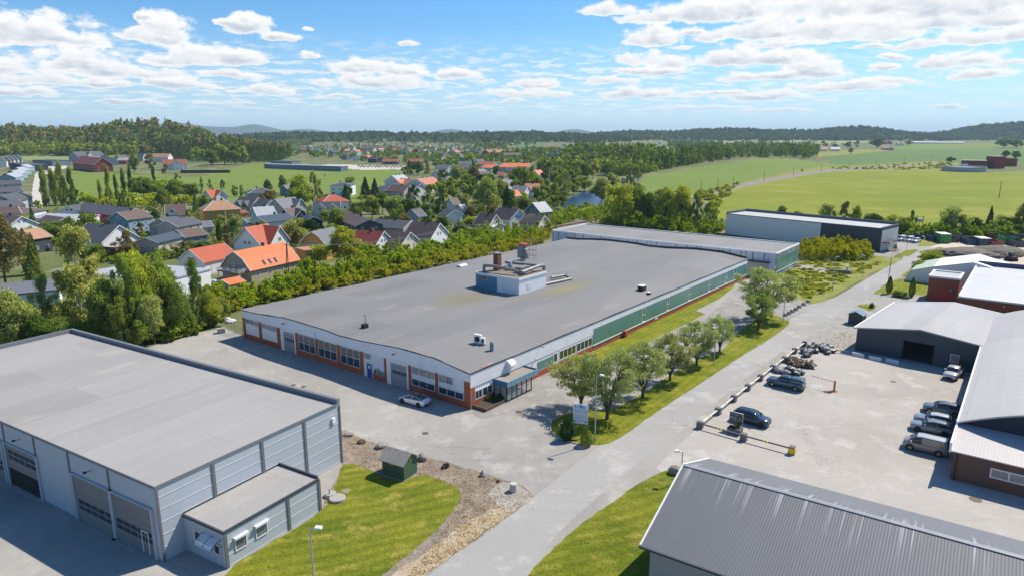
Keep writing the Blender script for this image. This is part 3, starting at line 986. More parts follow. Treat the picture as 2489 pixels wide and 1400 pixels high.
# bays between the piers
bays=[(yB[i][1],yB[i+1][0]) for i in range(len(yB)-1)]
kinds=['office','office','gate','bluedoor','win','win','win','gate2','panel','panel']
for (ya,yb),kd in zip(bays,kinds):
    if kd not in ('gate','gate2','bluedoor'):
        MB().box(-0.05,ya,0,0.013,yb,pz).build("brick_base",M_brick,A)
    if kd=='office':
        window(A,ya+0.15,1.0,yb-0.15,2.05,-0.02,cols=3,axis='y',pane=M_glass)
        window(A,ya+0.15+(2.0 if (ya<3) else 0),2.75,yb-0.15,3.9,-0.02,cols=3 if ya>3 else 2,axis='y',pane=M_curt)
    elif kd in ('gate','gate2'):
        fr=MB()
        fr.box(-0.09,ya,0,0.01,ya+0.35,3.9); fr.box(-0.09,yb-0.9,0,0.01,yb,3.9); fr.box(-0.09,ya+0.35,3.55,0.01,yb-0.9,3.9)
        g=fr.build("gate",M_trim,A)
        flat_part("gate_leaf",M_gdoor,g,ya+0.35,0.03,yb-0.9,3.55,0.0,-1,'y',0.003,0.04)
        wn=MB()
        for q in range(5):
            t0=ya+0.5+(yb-ya-1.6)*q/5
            wn.box(-0.055,t0,1.95,-0.041,t0+(yb-ya-1.6)/5-0.16,2.45)
        wn.build("pane",M_glass,g)
    elif kd=='bluedoor':
        MB().box(-0.05,ya+3.3 if yb-ya>6 else yb-3,0,0.013,yb,0.01)
        d0=yb-2.05
        MB().box(-0.05,ya,0,0.013,d0-0.12,pz).build("brick_base",M_brick,A)
        fr=MB().box(-0.09,d0-0.1,0,0.01,d0,2.45).box(-0.09,d0+1.15,0,0.01,d0+1.25,2.45).box(-0.09,d0,2.3,0.01,d0+1.15,2.45)
        dr=fr.build("door",M_trim,A)
        flat_part("door_leaf",M_blue,dr,d0,0.03,d0+1.15,2.3,0.0,-1,'y',0.003,0.05)
        flat_part("notice",M_trim,dr,d0+0.4,1.5,d0+0.85,1.95,0.0,-1,'y',0.052,0.06)
        window(A,yb-1.75,2.95,yb-0.15,3.9,-0.02,cols=1,axis='y',pane=M_curt)
        for q,t0 in enumerate((ya+0.3,ya+1.25)):
            ac=MB().box(-0.42,t0,0.95+0.25*q,-0.06,t0+0.8,1.55+0.25*q).build("cooling_unit",M_metal,A)
            MB().tube((-0.44,t0+0.4,1.25+0.25*q),(-0.425,t0+0.4,1.25+0.25*q),0.24,n=14).build("fan_grille",M_dark,ac)
    elif kd=='win':
        window(A,ya+0.12,1.0,yb-0.12,3.88,-0.02,cols=3,rows=2,axis='y',pane=glass_mat("hall_glass",(0.075,0.08,0.09)) if False else M_glass)
        pm=MB().box(-0.036,ya+0.2,2.45,-0.022,yb-0.2,3.8).build("blind",M_curt,A)
    elif kd=='panel':
        flat_part("white_panel",M_trim,A,ya+0.1,pz+0.02,yb-0.1,2.9,0.0,-1,'y',0.003,0.05)
        window(A,ya+0.1,2.95,yb-0.1,3.88,-0.02,cols=3,axis='y',pane=M_curt)
for X,Y in ((425,716),(1205,930)):
    t,z=ly(X,Y)
    wall_lamp(A,(-0.12,t,z),-1,0,M_dark)
MB().tube((-0.2,bays[6][0]-0.2,3.6),(-0.2,bays[6][0]-0.2,5.4),0.05,n=6).tube((-0.2,bays[6][0]-0.2,5.4),(0.5,bays[6][0]-0.2,5.9),0.05,n=6).build("roof_drain",M_trim,A)
# --- right facade
rz=lambda X,Y: FRx(1300+X/3.5,500+Y/3.5)
MB().box(0,-0.06,0,AL,0.015,pz).build("brick_base",M_brick,A)
MB().box(-0.10,-0.10,0,0.95,0.014,3.2).build("brick_pier",M_brick,A)
xg=rz(492,1100)[0]
MB().box(0,-0.12,3.05,xg,0.013,5.05).build("upper_cladding",M_white,A)
MB().box(xg+0.003,-0.12,4.05,AL,0.013,5.05).build("upper_cladding",M_white,A)
MB().box(0.95,-0.03,pz,xg,0.012,3.05).build("window_band_backing",M_trim,A)
MB().box(xg,-0.16,pz+0.02,AL,0.012,pz+0.2).build("sill",M_trim,A)
sl=[xg]+[rz(X,Y)[0] for X,Y in ((913,960),(935,960),(1121,870),(1140,870),(1305,790),(1322,790),(1475,710),(1490,710),(1622,640),(1637,640),(1693,610),(1708,610))]+[AL-0.3]
for a,b in zip(sl[0::2],sl[1::2]):
    MB().box(a+0.05,-0.10,pz+0.21,b-0.05,0.011,4.04).build("green_panel",M_green,A)
for a,b in zip(sl[1:-1:2],sl[2::2]):
    window(A,a+0.02,pz+0.21,b-0.02,4.03,-0.02,cols=1,rows=2,axis='x',fw=0.16)
# ribbon windows of the offices
zz=lambda X,Y: FRx(1100+X/3.5,820+Y/3.5)
for X0,X1,n_,Y in ((160,248,2,480),(252,335,2,450)):
    a=zz(X0,Y)[0]; b=zz(X1,Y)[0]
    window(A,max(1.05,a),1.05,b,2.35,-0.03,cols=n_,axis='x')
for X0,X1,n_,Y in ((22,150,0,1310),(156,190,1,1280),(205,345,4,1240),(352,484,4,1180)):
    a=rz(X0,Y)[0]; b=rz(X1,Y)[0]
    if n_==0:
        MB().box(a,-0.10,1.2,b,-0.032,2.5).build("green_panel",M_green,A)
    else:
        window(A,a,1.15,b,2.75,-0.03,cols=n_,axis='x',pane=glass_mat("olive_glass",(0.05,0.055,0.02)) if n_==4 and X0==205 else M_glass,fw=0.12)
t,z=zz(740,75)
wall_lamp(A,(t,-0.12,4.9),0,-1)
hx=zz(465,240)[0]
hd=MB()
hd.prism([(0,3.3),(0,4.9),(-0.5,4.85),(-0.95,4.5),(-1.05,4.2)],hx-0.4,hx+0.9,axis='x')
hd.build("vent_hood",M_trim,A)
MB().tube((0.0,-0.16,0.05),(0.0,-0.16,2.6),0.07,n=6).build("downpipe",M_metal,A)
bx=rz(750,1090)
MB().box(bx[0]-0.4,-0.75,0,bx[0]+0.5,-0.06,1.3).build("brick_stub",M_brick,A)
flat_part("wall_vent",M_trim,A,rz(1020,960)[0],0.45,rz(1042,960)[0],0.8,-0.06)

# porch with blue canopy
cx0=zz(430,440)[0]
q=[locA(1234,932,2.95),locA(1197,914,2.95),locA(1297,895,2.95)]
px0=q[0][0]; px1=q[2][0]; pd=-min(q[0][1],-2.2)
pd=min(max(pd,2.4),3.6)
ptop=3.0
ca=MB().box(px0,-pd,2.3,px1,-pd+0.12,ptop+0.1)
canopy=ca.build("canopy",M_bluepanel,A)
MB().box(px0,-pd+0.12,2.3,px0+0.12,-0.13,ptop+0.1).build("canopy_end",M_bluefas,canopy)
MB().box(px1-0.12,-pd+0.12,2.3,px1,-0.13,ptop+0.1).build("canopy_end",M_bluefas,canopy)
MB().box(px0+0.12,-pd+0.12,2.45,px1-0.12,-0.13,ptop-0.12).build("canopy_roof",M("canopy_felt",(0.27,0.245,0.21),0.9,var=0.2,scale=0.6),canopy)
gx0=px0+0.25; gx1=px0+(px1-px0)*0.83
po=MB()
ncol=5
for i in range(ncol+1):
    x=gx0+(gx1-gx0)*i/ncol
    po.box(x-0.06,-pd+0.3,0,x+0.06,-pd+0.42,2.3)
po.box(gx0,-pd+0.3,0,gx1,-pd+0.42,0.25)
for y in (-pd+0.3,-pd/2,-0.3):
    po.box(gx0-0.06,y,0,gx0+0.06,y+0.12,2.3)
porch=po.build("porch_frame",M_dark,A)
m_clear,ntc,bc=new_mat("porch_glass")
bc.inputs['Base Color'].default_value=(0.5,0.55,0.55,1); bc.inputs['Roughness'].default_value=0.05
bc.inputs['Alpha'].default_value=0.35
MB().box(gx0+0.06,-pd+0.34,0.25,gx1-0.06,-pd+0.37,2.3).box(gx0-0.02,-pd+0.42,0.1,gx0+0.01,-0.2,2.3).build("pane",m_clear,porch)
MB().box(gx0+0.1,-pd+0.5,0.02,gx1,-0.15,0.12).build("porch_floor",M_conc,A)
MB().box(gx0+0.1,-0.13,0.12,gx1,-0.125,2.3).build("porch_back",M_dark,A)

# roof cabin with plant
cw=pl[1]-pn[1]; cl=pr[0]-pn[0]
ch_top=zr0+2.75
cb=MB().box(pn[0],pn[1],5.0,pn[0]+cl,pn[1]+cw,ch_top-0.45)
cabin=cb.build("roof_cabin",M("cabin_white",(0.70,0.71,0.73),0.7,var=0.05),A)
MB().box(pn[0]-0.03,pn[1]+cw*0.5,5.2,pn[0]-0.001,pn[1]+cw+0.02,ch_top-0.5).build("blue_panel",M("cabin_blue",(0.085,0.21,0.31),0.6,var=0.08),cabin)
MB().box(pn[0]-0.1,pn[1]-0.1,ch_top-0.45,pn[0]+cl+0.1,pn[1]+cw+0.1,ch_top).build("parapet",M_trim,cabin)
MB().box(pn[0]+0.1,pn[1]+0.1,ch_top+0.003,pn[0]+cl-0.1,pn[1]+cw-0.1,ch_top+0.03).build("cabin_roof",M("cabin_felt",(0.20,0.17,0.13),0.9,var=0.25,scale=0.5),cabin)
flat_part("band",M("pale_band",(0.45,0.52,0.58),0.6),cabin,pn[0]+0.05,ch_top-0.85,pn[0]+cl-0.05,ch_top-0.5,pn[1],-1,'x',0.003,0.05)
window(cabin,pn[1]+cw*0.72,ch_top-1.35,pn[1]+cw*0.93,ch_top-0.75,pn[0]-0.03,axis='y',cols=1,name="cabin_window",fw=0.04)
flat_part("cabin_door",M_trim,cabin,pn[1]+cw*0.38,5.75,pn[1]+cw*0.46,ch_top-0.95,pn[0],-1,'y',0.003,0.06)
flat_part("hatch",M("hatch_paint",(0.6,0.62,0.65)),cabin,pn[0]+cl*0.28,6.5,pn[0]+cl*0.42,ch_top-1.5,pn[1],-1,'x',0.003,0.05)
chs=MB()
st=locA(1209,655,ch_top+0.2)
chs.box(st[0]-0.6,st[1]-0.6,ch_top+0.03,st[0]+0.6,st[1]+0.6,ch_top+3.6)
c_=chs.build("chimney",M_rust,cabin)
c_.name="chimney_stack"
MB().box(st[0]-0.68,st[1]-0.68,ch_top+3.6,st[0]+0.68,st[1]+0.68,ch_top+3.75).build("chimney_cap",M_metal,cabin)
ft=locA(1272,634,ch_top+0.2)
fn=MB()
fn.box(ft[0]-0.5,ft[1]-0.2,ch_top+0.03,ft[0]+0.6,ft[1]+1.3,ch_top+3.6)
fn.prism([(ft[1]-1.5,ch_top+0.8),(ft[1]-0.2,ch_top+0.8),(ft[1]-0.2,ch_top+3.2),(ft[1]-0.8,ch_top+2.9),(ft[1]-1.3,ch_top+2.0)],ft[0]-0.3,ft[0]+0.4,axis='x')
fan=fn.build("fan_tower",M_pipe,cabin)
MB().box(ft[0]-0.4,ft[1]-0.7,ch_top+3.6,ft[0]+0.9,ft[1]+1.0,ch_top+4.0).build("red_cap",M("faded_red",(0.45,0.10,0.09)),cabin)
sc=MB()
for dx,dy in ((1.5,-1.6),(2.6,-1.6),(1.5,0.2),(2.6,0.2)):
    sc.tube((ft[0]+dx,ft[1]+dy,ch_top),(ft[0]+dx,ft[1]+dy,ch_top+4.8),0.04,n=5)
for z in (1.2,2.4,3.6,4.7):
    sc.path([(ft[0]+1.5,ft[1]-1.6,ch_top+z),(ft[0]+2.6,ft[1]-1.6,ch_top+z),(ft[0]+2.6,ft[1]+0.2,ch_top+z),(ft[0]+1.5,ft[1]+0.2,ch_top+z),(ft[0]+1.5,ft[1]-1.6,ch_top+z)],0.04,5)
sc.build("steel_ladder_frame",M_rust,cabin)
duc=MB()
cy=pn[1]+cw*0.45
duc.path([(pn[0]+1.2,pn[1]+cw-1.2,ch_top),(pn[0]+1.2,pn[1]+cw-1.2,ch_top+1.3),(pn[0]+1.4,pn[1]+cw-3.4,ch_top+1.4),(pn[0]+1.8,pn[1]+3.6,ch_top+1.1),(pn[0]+2.2,pn[1]+2.0,ch_top+0.9)],0.32,10)
duc.build("duct",M_pipe,cabin)
duc=MB()
duc.path([(pn[0]+2.5,pn[1]+1.2,ch_top+0.7),(pn[0]+cl-1.0,pn[1]+1.0,ch_top+1.2),(pn[0]+cl+0.6,pn[1]+1.0,ch_top+1.0),(pn[0]+cl+0.7,pn[1]+0.9,6.1),(pn[0]+cl+9,pn[1]-0.4,6.1)],0.35,10)
duc.build("duct",M_pipe,cabin)
duc=MB()
duc.path([(pn[0]+cl+9,pn[1]-0.4,6.1),(pn[0]+cl+10.5,pn[1]+2.2,6.3),(pn[0]+cl+6.5,pn[1]+3.2,6.3)],0.3,10)
duc.build("duct",M_pipe,cabin)
duc=MB()
duc.path([(ft[0]+0.5,ft[1],ch_top+0.8),(pn[0]+cl-1.5,ft[1]-0.8,ch_top+1.0),(pn[0]+cl-1.0,pn[1]+1.0,ch_top+1.2)],0.28,8)
duc.build("duct",M_pipe,cabin)
MB().lathe([(0.25,ch_top+0.03),(0.5,ch_top+0.9),(0.55,ch_top+1.0),(0.3,ch_top+1.8),(0.2,ch_top+1.85)],locA(1240,655,ch_top+0.2),14).build("cyclone",M_metal,cabin)
MB().box(pn[0]+4.0,pn[1]+2.4,ch_top+0.03,pn[0]+7.2,pn[1]+4.0,ch_top+1.2).box(pn[0]+3,pn[1]+1.4,ch_top+0.03,pn[0]+4.0,pn[1]+2.4,ch_top+0.8).build("fan_box",M_pipe,cabin)

# separate things standing on the roof
def roof_item(name,label,cat,px,py,zguess,rz=TH_A,group=None):
    lx,lyy=locA(px,py,zguess)
    z=roof_z(min(max(lyy,0),AW))
    for _ in range(3):
        lx,lyy=locA(px,py,z); z=roof_z(min(max(lyy,0),AW))
    p=at(px,py,z)
    return thing(name,label,cat,(p.x,p.y,z-0.02),rz,group)


t=roof_item("skylight","small white raised skylight near the far edge of the big grey hall roof","skylight",1123,648,6)
MB().box(-1.3,-0.8,0,1.3,0.8,0.35).build("skylight_curb",M_trim,t)
MB().prism([(-0.7,0.35),(0.7,0.35),(0.3,0.55),(-0.3,0.55)],-1.2,1.2,axis='x').build("skylight_dome",M("skylight_white",(0.85,0.86,0.87),0.3),t)
t=roof_item("roof_vent","small black roof vent with thin pole on the near left of the hall roof","vent",887,797,5.5)
MB().box(-0.45,-0.4,0,0.45,0.4,0.75).build("vent_box",M_dark,t)
MB().tube((0.6,0.5,0),(0.6,0.5,2.0),0.05,n=6).tube((0.6,0.5,2.0),(0.3,0.5,2.1),0.05,n=6).build("vent_pole",M_dark,t)
for px,py,s,lb in ((1162,836,1.25,"taller white heat pump unit on its stand, left of the pair on the hall roof"),(1173,838,0.9,"smaller white heat pump unit, right of the pair on the hall roof")):
    t=roof_item("heat_pump",lb,"heat pump",px,py,5.8,TH_A+R(8),"heat pumps on the hall roof")
    MB().box(-0.2*s,-0.5*s,0.25,0.2*s,0.5*s,0.25+1.05*s).build("casing",M_trim,t)
    MB().tube((-0.215*s,0,0.25+0.5*s),(-0.2*s,0,0.25+0.5*s),0.36*s,n=14).build("fan_grille",M_dark,t)
    MB().box(-0.25*s,-0.45*s,0,-0.18*s,0.45*s,0.25).box(0.18*s,-0.45*s,0,0.25*s,0.45*s,0.25).build("stand",M_metal,t)
t=roof_item("vent_pipe","blue-grey steel vent pipe standing alone near the hall roof's front corner","vent pipe",1195.5,853,5.6)
MB().lathe([(0.33,0),(0.30,0.1),(0.28,1.3),(0.2,1.45)],n=14).build("pipe",M("steel_blue",(0.16,0.24,0.30),0.5,metal=0.3),t)
for px,py,s,lb in ((1560,706,1.0,"larger black box vent with white lid on the right of the hall roof"),(1577,716,0.5,"tiny dark vent beside the larger black box vent on the hall roof")):
    t=roof_item("roof_vent",lb,"vent",px,py,5.8)
    MB().box(-0.75*s,-0.6*s,0,0.75*s,0.6*s,1.0*s).build("vent_box",M_dark,t)
    MB().box(-0.8*s,-0.65*s,1.0*s,0.8*s,0.65*s,1.12*s).build("vent_lid",M_trim,t)
t=roof_item("refuse_on_roof","scrap of faded red roofing felt lying at the roof's near corner","roofing scrap",1180,886,5.4)
MB().box(-1.2,-0.5,0.02,1.1,0.4,0.09).box(0.9,-0.3,0.02,1.9,0.6,0.07).build("felt_scrap",M("faded_pink_felt",(0.38,0.22,0.19),0.9,var=0.3),t)

# ================================================================ tall white block behind the hall
D0=at(1888,616,6.6); D0.z=0
D=thing("storage_block","tall flat-roofed white block with peeling black streaks behind the factory hall","building",D0,TH_A)


def locD(px,py,z,O,th):
    p=at(px,py,z)-O
    return (p.x*math.cos(th)+p.y*math.sin(th),-p.x*math.sin(th)+p.y*math.cos(th))


DH=6.6
dl=locD(1943,592,DH,D0,TH_A)[0]; dw=locD(1333,562,DH,D0,TH_A)[1]


def streak_mat():
    m,nt,b=new_mat("peeling_white_paint")
    co=objco(nt)
    n=nt.noise(nt.scalev(co,(1.0,1.0,0.22)),0.8,6,0.75)
    patch=nt.ramp(nt.noise(co,0.09,3,0.6),0.42,0.62)
    sep=nt.node('ShaderNodeSeparateXYZ'); nt.l.new(co,sep.inputs[0])
    ph=nt.math('FRACT',nt.math('MULTIPLY',sep.outputs[1],1/3.1))
    jt=nt.math('MULTIPLY',nt.ramp(nt.math('ABSOLUTE',nt.math('SUBTRACT',ph,0.5)),0.42,0.47),nt.ramp(nt.noise(co,0.5,4,0.6),0.36,0.52))
    k=nt.math('MAXIMUM',nt.math('MULTIPLY',nt.ramp(n,0.55,0.60),patch),nt.math('MULTIPLY',jt,1.0))
    v=nt.mix(nt.math('MULTIPLY',k,0.8),(0.56,0.59,0.63,1),(0.07,0.065,0.075,1))
    v=nt.mix(nt.math('MULTIPLY',nt.ramp(nt.noise(co,1.5,4,0.6),0.62,0.72),0.5),v,(0.38,0.24,0.16,1))
    nt.put(b.inputs['Base Color'],v); b.inputs['Roughness'].default_value=0.75
    return m


MB().box(0,0,0,dl,dw,DH-0.35).build("wall",streak_mat(),D)
MB().box(-0.06,-0.06,DH-0.35,dl+0.06,0.25,DH+0.05).box(-0.06,dw-0.25,DH-0.35,dl+0.06,dw+0.06,DH+0.05).box(-0.06,0.25,DH-0.35,0.25,dw-0.25,DH+0.05).box(dl-0.25,0.25,DH-0.35,dl+0.06,dw-0.25,DH+0.05).build("parapet",M_trim,D)
MB().box(0.25,0.25,DH-0.34,dl-0.25,dw-0.25,DH-0.22).build("roof",roof_mat("block_roof_felt",(0.235,0.225,0.215),((0,1),1.6,0.06),None,(0.33,0.28,0.22),0.5),D)
fl_=MB()
for (a,za),(b,zb) in zip(prof[:-1],prof[1:]):
    fl_.prism([(a,za+.02),(b,zb+.02),(b,zb+.55),(a,za+.55)],AL-.35,AL+.02,axis='x')
fl_.build("dark_junction_line",M_edge,A)  # dark upright line where the hall roof meets the tall block
MB().box(0.8,-0.08,1.6,dl-0.9,-0.002,DH-1.5).build("green_panel",M_green,D)
flat_part("sill",M_trim,D,0.7,1.4,dl-0.8,1.6,0.0,-1,'x',0.003,0.12)
y0=locD(1880,650,4.0,D0,TH_A)[1]
MB().box(-1.2,1.4,3.9,0.0,8.0,4.1).build("loading_canopy",M_dark,D)
flat_part("loading_door",M("loading_door",(0.40,0.42,0.44)),D,1.8,0.1,7.6,3.8,0.0,-1,'y',0.003,0.06)

# ================================================================ grey shed,lower left
TH_B=R(59.3)
B0=at(399,1365)
B=thing("grey_warehouse","pale grey panel warehouse with four bay doors filling the lower left corner","warehouse",B0,TH_B)
BL,BW,BH=22.0,56.0,7.35
M_panel=M("grey_sandwich_panel",(0.43,0.46,0.50),0.5,var=0.03,stripes=((0,0,1),0.30,0.05),spec=0.4)
M_pillar=M("grey_pillar",(0.15,0.145,0.15),0.6)
M_seam=M("white_seam",(0.60,0.62,0.64),0.5)
MB().box(0,0,0,BL,BW,BH-0.25).build("wall",M_panel,B)
M_roofB=roof_mat("warehouse_felt",(0.315,0.30,0.285),((0,1),2.2,0.04),None,(0.43,0.385,0.33),0.5)
MB().box(0.0,0.0,BH-0.25,BL-0.35,BW-0.35,BH-0.1).build("roof",M_roofB,B)
MB().box(BL-0.35,0,BH-0.25,BL+0.1,BW,BH+0.45).box(-0.05,BW-0.35,BH-0.25,BL-0.35,BW+0.05,BH+0.45).box(-0.08,-0.08,BH-0.3,BL-0.35,0.0,BH-0.02).box(-0.08,0.0,BH-0.3,0.0,BW-0.35,BH-0.02).build("parapet",M("parapet_grey",(0.17,0.18,0.195),0.5),B)
BRx=lambda X,Y: onplane(B0,TH_B,X,Y)
BLy=lambda X,Y: onplane(B0,TH_B+math.pi/2,X,Y)
xs=[0.0]+[BRx(X,Y)[0] for X,Y in ((516,1130),(635,1070),(738,1020))]+[BL]
for x in xs:
    MB().box(max(-0.07,x-0.16),-0.09,0,min(BL+0.07,x+0.16),-0.001,BH-0.31).build("pilaster",M_pillar,B)
sm=MB()
for x0,x1 in zip(xs[:-1],xs[1:]):
    for z in (0.15,1.35,2.55,3.75,4.95,6.15):
        sm.box(x0+0.17,-0.03,z,x1-0.17,-0.001,z+0.05)
sm.build("panel_seams",M_seam,B)
bp=BRx(813,1019)
MB().box(BL-1.3,-0.2,bp[1]-0.3,BL-0.85,-0.002,bp[1]+0.3).build("wall_unit",M_trim,B)
# bay doors of the left face
def by(X,Y): return BLy(X/2,700+Y/2)[0]
doors=[(by(765,1300),by(575,1225)),(by(568,1200),by(390,1120)),(by(208,1000),by(62,950)),(by(40,930),by(40,930)+4.2)]
dtop=4.9
pill=[]
for k,(a,b) in enumerate(doors):
    fr=MB().box(-0.22,a-0.25,0,-0.001,a,dtop+0.1).box(-0.22,b,0,-0.001,b+0.25,dtop+0.1).box(-0.22,a,dtop,-0.001,b,dtop+0.1)
    g=fr.build("bay_door",M_seam if False else M_panel,B)
    zb=2.1 if k==2 else 0.08
    MB().box(-0.06,a,zb,-0.003,b,dtop).build("door_leaf",M_gdoord,g)
    if zb>1:
        MB().box(-0.03,a,0.05,-0.002,b,zb).build("opening_shade_sheet",M("painted_gap_shade",(0.02,0.018,0.016),0.9),g)  # near-black sheet painting the shade inside the opening below the raised leaf
    pn_=MB()
    w_=(b-a-0.6)/5
    for i in range(5):
        for j in range(2):
            z0=(1.3 if zb<1 else 3.2)+j*0.62
            pn_.box(-0.08,a+0.3+i*w_+0.08,z0,-0.061,a+0.3+(i+1)*w_-0.08,z0+0.42)
    pn_.build("pane",M_glass,g)
    if k==0:
        MB().box(-0.09,a+0.9,0.1,-0.062,a+1.0,2.3).box(-0.09,a+1.9,0.1,-0.062,a+2.0,2.3).box(-0.09,a+1.0,2.2,-0.062,a+1.9,2.3).build("wicket_door_frame",M_trim,g)
    MB().box(-0.5,a-0.3,0.0,-0.003,b+0.3,0.06).build("threshold",M_conc,g)
for X,Y in ((545,1050),(350,950),(180,850),(30,780)):
    yy=by(X,Y)
    MB().box(-0.07,yy-0.12,0,-0.001,yy+0.12,BH-0.31).build("pilaster",M_pillar,B)
for X,Y in ((445,885),(98,733)):
    yy,zz_=BLy(X/2,700+Y/2)
    wall_lamp(B,(-0.02,yy,zz_),-1,0,M_dark)
# the annex
C0=at(552,1382)
AN=thing("office_annex","low flat-roofed grey office annex with two shuttered windows at the warehouse foot","annex",C0,TH_B)
CL_,CW_,CH_=10.95,5.65,3.6
MB().box(0,0,0,CL_,CW_,CH_-0.15).build("wall",M_panel,AN)
MB().box(0.1,0.1,CH_-0.15,CL_-0.12,CW_-0.05,CH_-0.03).build("roof",M_roofB,AN)
MB().box(-0.08,-0.08,CH_-0.25,CL_+0.05,0.1,CH_).box(-0.08,0.1,CH_-0.25,0.1,CW_,CH_).box(CL_-0.12,0.1,CH_-0.25,CL_+0.05,CW_,CH_+0.22).box(0.1,CW_-0.05,CH_-0.2,CL_-0.12,CW_+0.0,CH_+0.15).build("parapet",M_edge,AN)
ax=onplane(C0,TH_B,698,1230)[0]
for x in (0.0,ax,CL_-0.12):
    MB().box(x-0.05,-0.09,0,x+0.25,-0.001,CH_-0.26).build("pilaster",M_pillar,AN)
sm=MB()
for x0,x1 in ((0.26,ax-0.06),(ax+0.26,CL_-0.18)):
    for z in (0.1,1.2,2.3):
        sm.box(x0,-0.03,z,x1,-0.001,z+0.05)
sm.build("panel_seams",M_seam,AN)
for X0,X1,Y in ((570,600,1320),(620,650,1290)):
    a=onplane(C0,TH_B,X0,Y)[0]; b=onplane(C0,TH_B,X1,Y)[0]
    w_=window(AN,a,1.15,b,2.35,-0.03,cols=1,axis='x',pane=M_curt)
    MB().box(a-0.1,-0.32,2.35,b+0.1,-0.02,2.55).build("shutter_box",M_trim,AN)
cy0,cz0=onplane(C0,TH_B+math.pi/2,482,1307)
window(AN,cy0-0.45,1.5,cy0+0.45,2.5,-0.02,axis='y')
flat_part("annex_door",M("annex_door_grey",(0.4,0.42,0.44)),AN,0.55,0.05,1.6,2.15,0.0,-1,'y',0.003,0.05)
flat_part("door_glass",M_glass,AN,0.8,1.2,1.35,1.9,0.0,-1,'y',0.052,0.06)
cn=MB()
for i in range(7):
    a=i/6
    if i:
        pass
k0=[(-0.02,2.75),(-0.35,2.72),(-0.7,2.6),(-1.0,2.4),(-1.15,2.2)]
for (x_a,z_a),(x_b,z_b) in zip(k0[:-1],k0[1:]):
    cn.quad((x_a,0.35,z_a),(x_b,0.35,z_b),(x_b,2.7,z_b),(x_a,2.7,z_a))
m_acr,nta,ba=new_mat("acrylic_canopy"); ba.inputs['Base Color'].default_value=(0.7,0.75,0.78,1); ba.inputs['Alpha'].default_value=0.55; ba.inputs['Roughness'].default_value=0.15
canopy2=cn.build("door_canopy",m_acr,AN)
br=MB()
for y in (0.35,1.5,2.7):
    br.path([(x,y,z) for x,z in k0],0.03,5).tube((-0.02,y,2.1),(-1.0,y,2.38),0.025,n=5)
br.build("canopy_bracket",M_dark,canopy2)

# ================================================================ far grey warehouse with charcoal end
E0=at(2137,614)
pe=at(1762,569)
TH_E=heading(E0,pe)-math.pi/2
EW=(pe-E0).length
E_=thing("long_warehouse","long pale grey warehouse with a charcoal right end, beyond the yellow shrubs","warehouse",E0,TH_E)
EH=onplane(E0,TH_E+math.pi/2,2139,557)[1]
el_=locD(2155,545,EH,E0,TH_E)[0]
ed_=onplane(E0,TH_E+math.pi/2,1995,560)[0]
MB().box(0,ed_,0,el_,EW,EH).build("wall",M("pale_grey_cladding",(0.66,0.65,0.63),0.6,var=0.03,stripes=((0,1,0),1.1,0.06)),E_)
MB().box(-0.06,0,0,el_,ed_,EH).build("wall",M("charcoal_cladding",(0.055,0.065,0.08),0.6,var=0.05,stripes=((0,1,0),1.1,0.12)),E_)
MB().box(0.3,0.3,EH+0.003,el_-0.3,EW-0.3,EH+0.05).build("roof",M("white_membrane",(0.44,0.43,0.42),0.6,var=0.05),E_)
MB().box(-0.12,-0.05,EH+0.002,0.3,EW,EH+0.25).box(el_-0.3,-0.05,EH+0.002,el_+0.05,EW,EH+1.0).box(0.3,EW-0.3,EH+0.004,el_-0.3,EW+0.02,EH+0.9).box(0.3,-0.05,EH+0.004,el_-0.3,0.3,EH+0.5).build("parapet",M("parapet_charcoal",(0.10,0.115,0.14),0.6),E_)
def eY(X): return onplane(E0,TH_E+math.pi/2,X,590)[0]
for X0,X1,z0,z1 in ((2038,2062,1.2,3.4),(2090,2114,0.8,2.9),(2024,2030,1.0,2.2)):
    window(E_,eY(X1),z0,eY(X0),z1,-0.07,axis='y',cols=2,fw=0.12)
MB().box(0.5,-0.06,0.2,el_-0.5,-0.002,EH-0.6).build("side_panel",M("light_side",(0.5,0.5,0.5),0.6,stripes=((1,0,0),1.6,0.2)),E_)
MB().box(1.0,-2.2,3.0,el_-5,-0.07,3.25).build("entrance_canopy",M_dark,E_)

# ================================================================ dark hall with the open gate (right)
TH_G=TH_A
F0=at(2078,850)
pf=at(2392,912)
TH_F=heading(F0,pf)+math.pi/2
FWd=(pf-F0).length
# local: x runs away from the viewer,y runs left; the facade is the plane x=0
FF=thing("dark_gabled_hall","charcoal clad gabled hall with a black open gateway and pale roof","hall",F0,TH_F)
fy=lambda X,Y: onplane(F0,TH_F-math.pi/2,X,Y)       # distance to the right
zl=fy(2079,797)[1]
yr_,zr_=fy(2238,803)
ye_,ze_=fy(2415,849)
fl=locD(2148,733,zl,F0,TH_F)[0]
M_char=M("charcoal_metal",(0.062,0.072,0.085),0.55,var=0.06,stripes=((0,1,0),1.0,0.08))
gy0=fy(2195,850)[0]; gy1=fy(2268,860)[0]; gz=fy(2195,826)[1]
w=MB()
def zroof(y):  # y=distance right
    return zl+(zr_-zl)*y/yr_ if y<yr_ else zr_+(ze_-zr_)*(y-yr_)/(ye_-yr_)
def fpoly(ya,yb,z0):
    pts=[(-ya,z0),(-yb,z0),(-yb,zroof(yb))]
    if ya<yr_<yb: pts.append((-yr_,zr_))
    pts.append((-ya,zroof(ya)))
    return pts
w.prism(fpoly(0,gy0,0),0,0.3,axis='x').prism(fpoly(gy0,gy1,gz),0,0.3,axis='x').prism(fpoly(gy1,ye_,0),0,0.3,axis='x')
w.box(0.3,-0.3,0,fl,0,zl-0.05)
w.box(fl-0.3,-ye_,0,fl,-0.3,zl-0.1)
w.build("wall",M_char,FF)
rr_=MB()
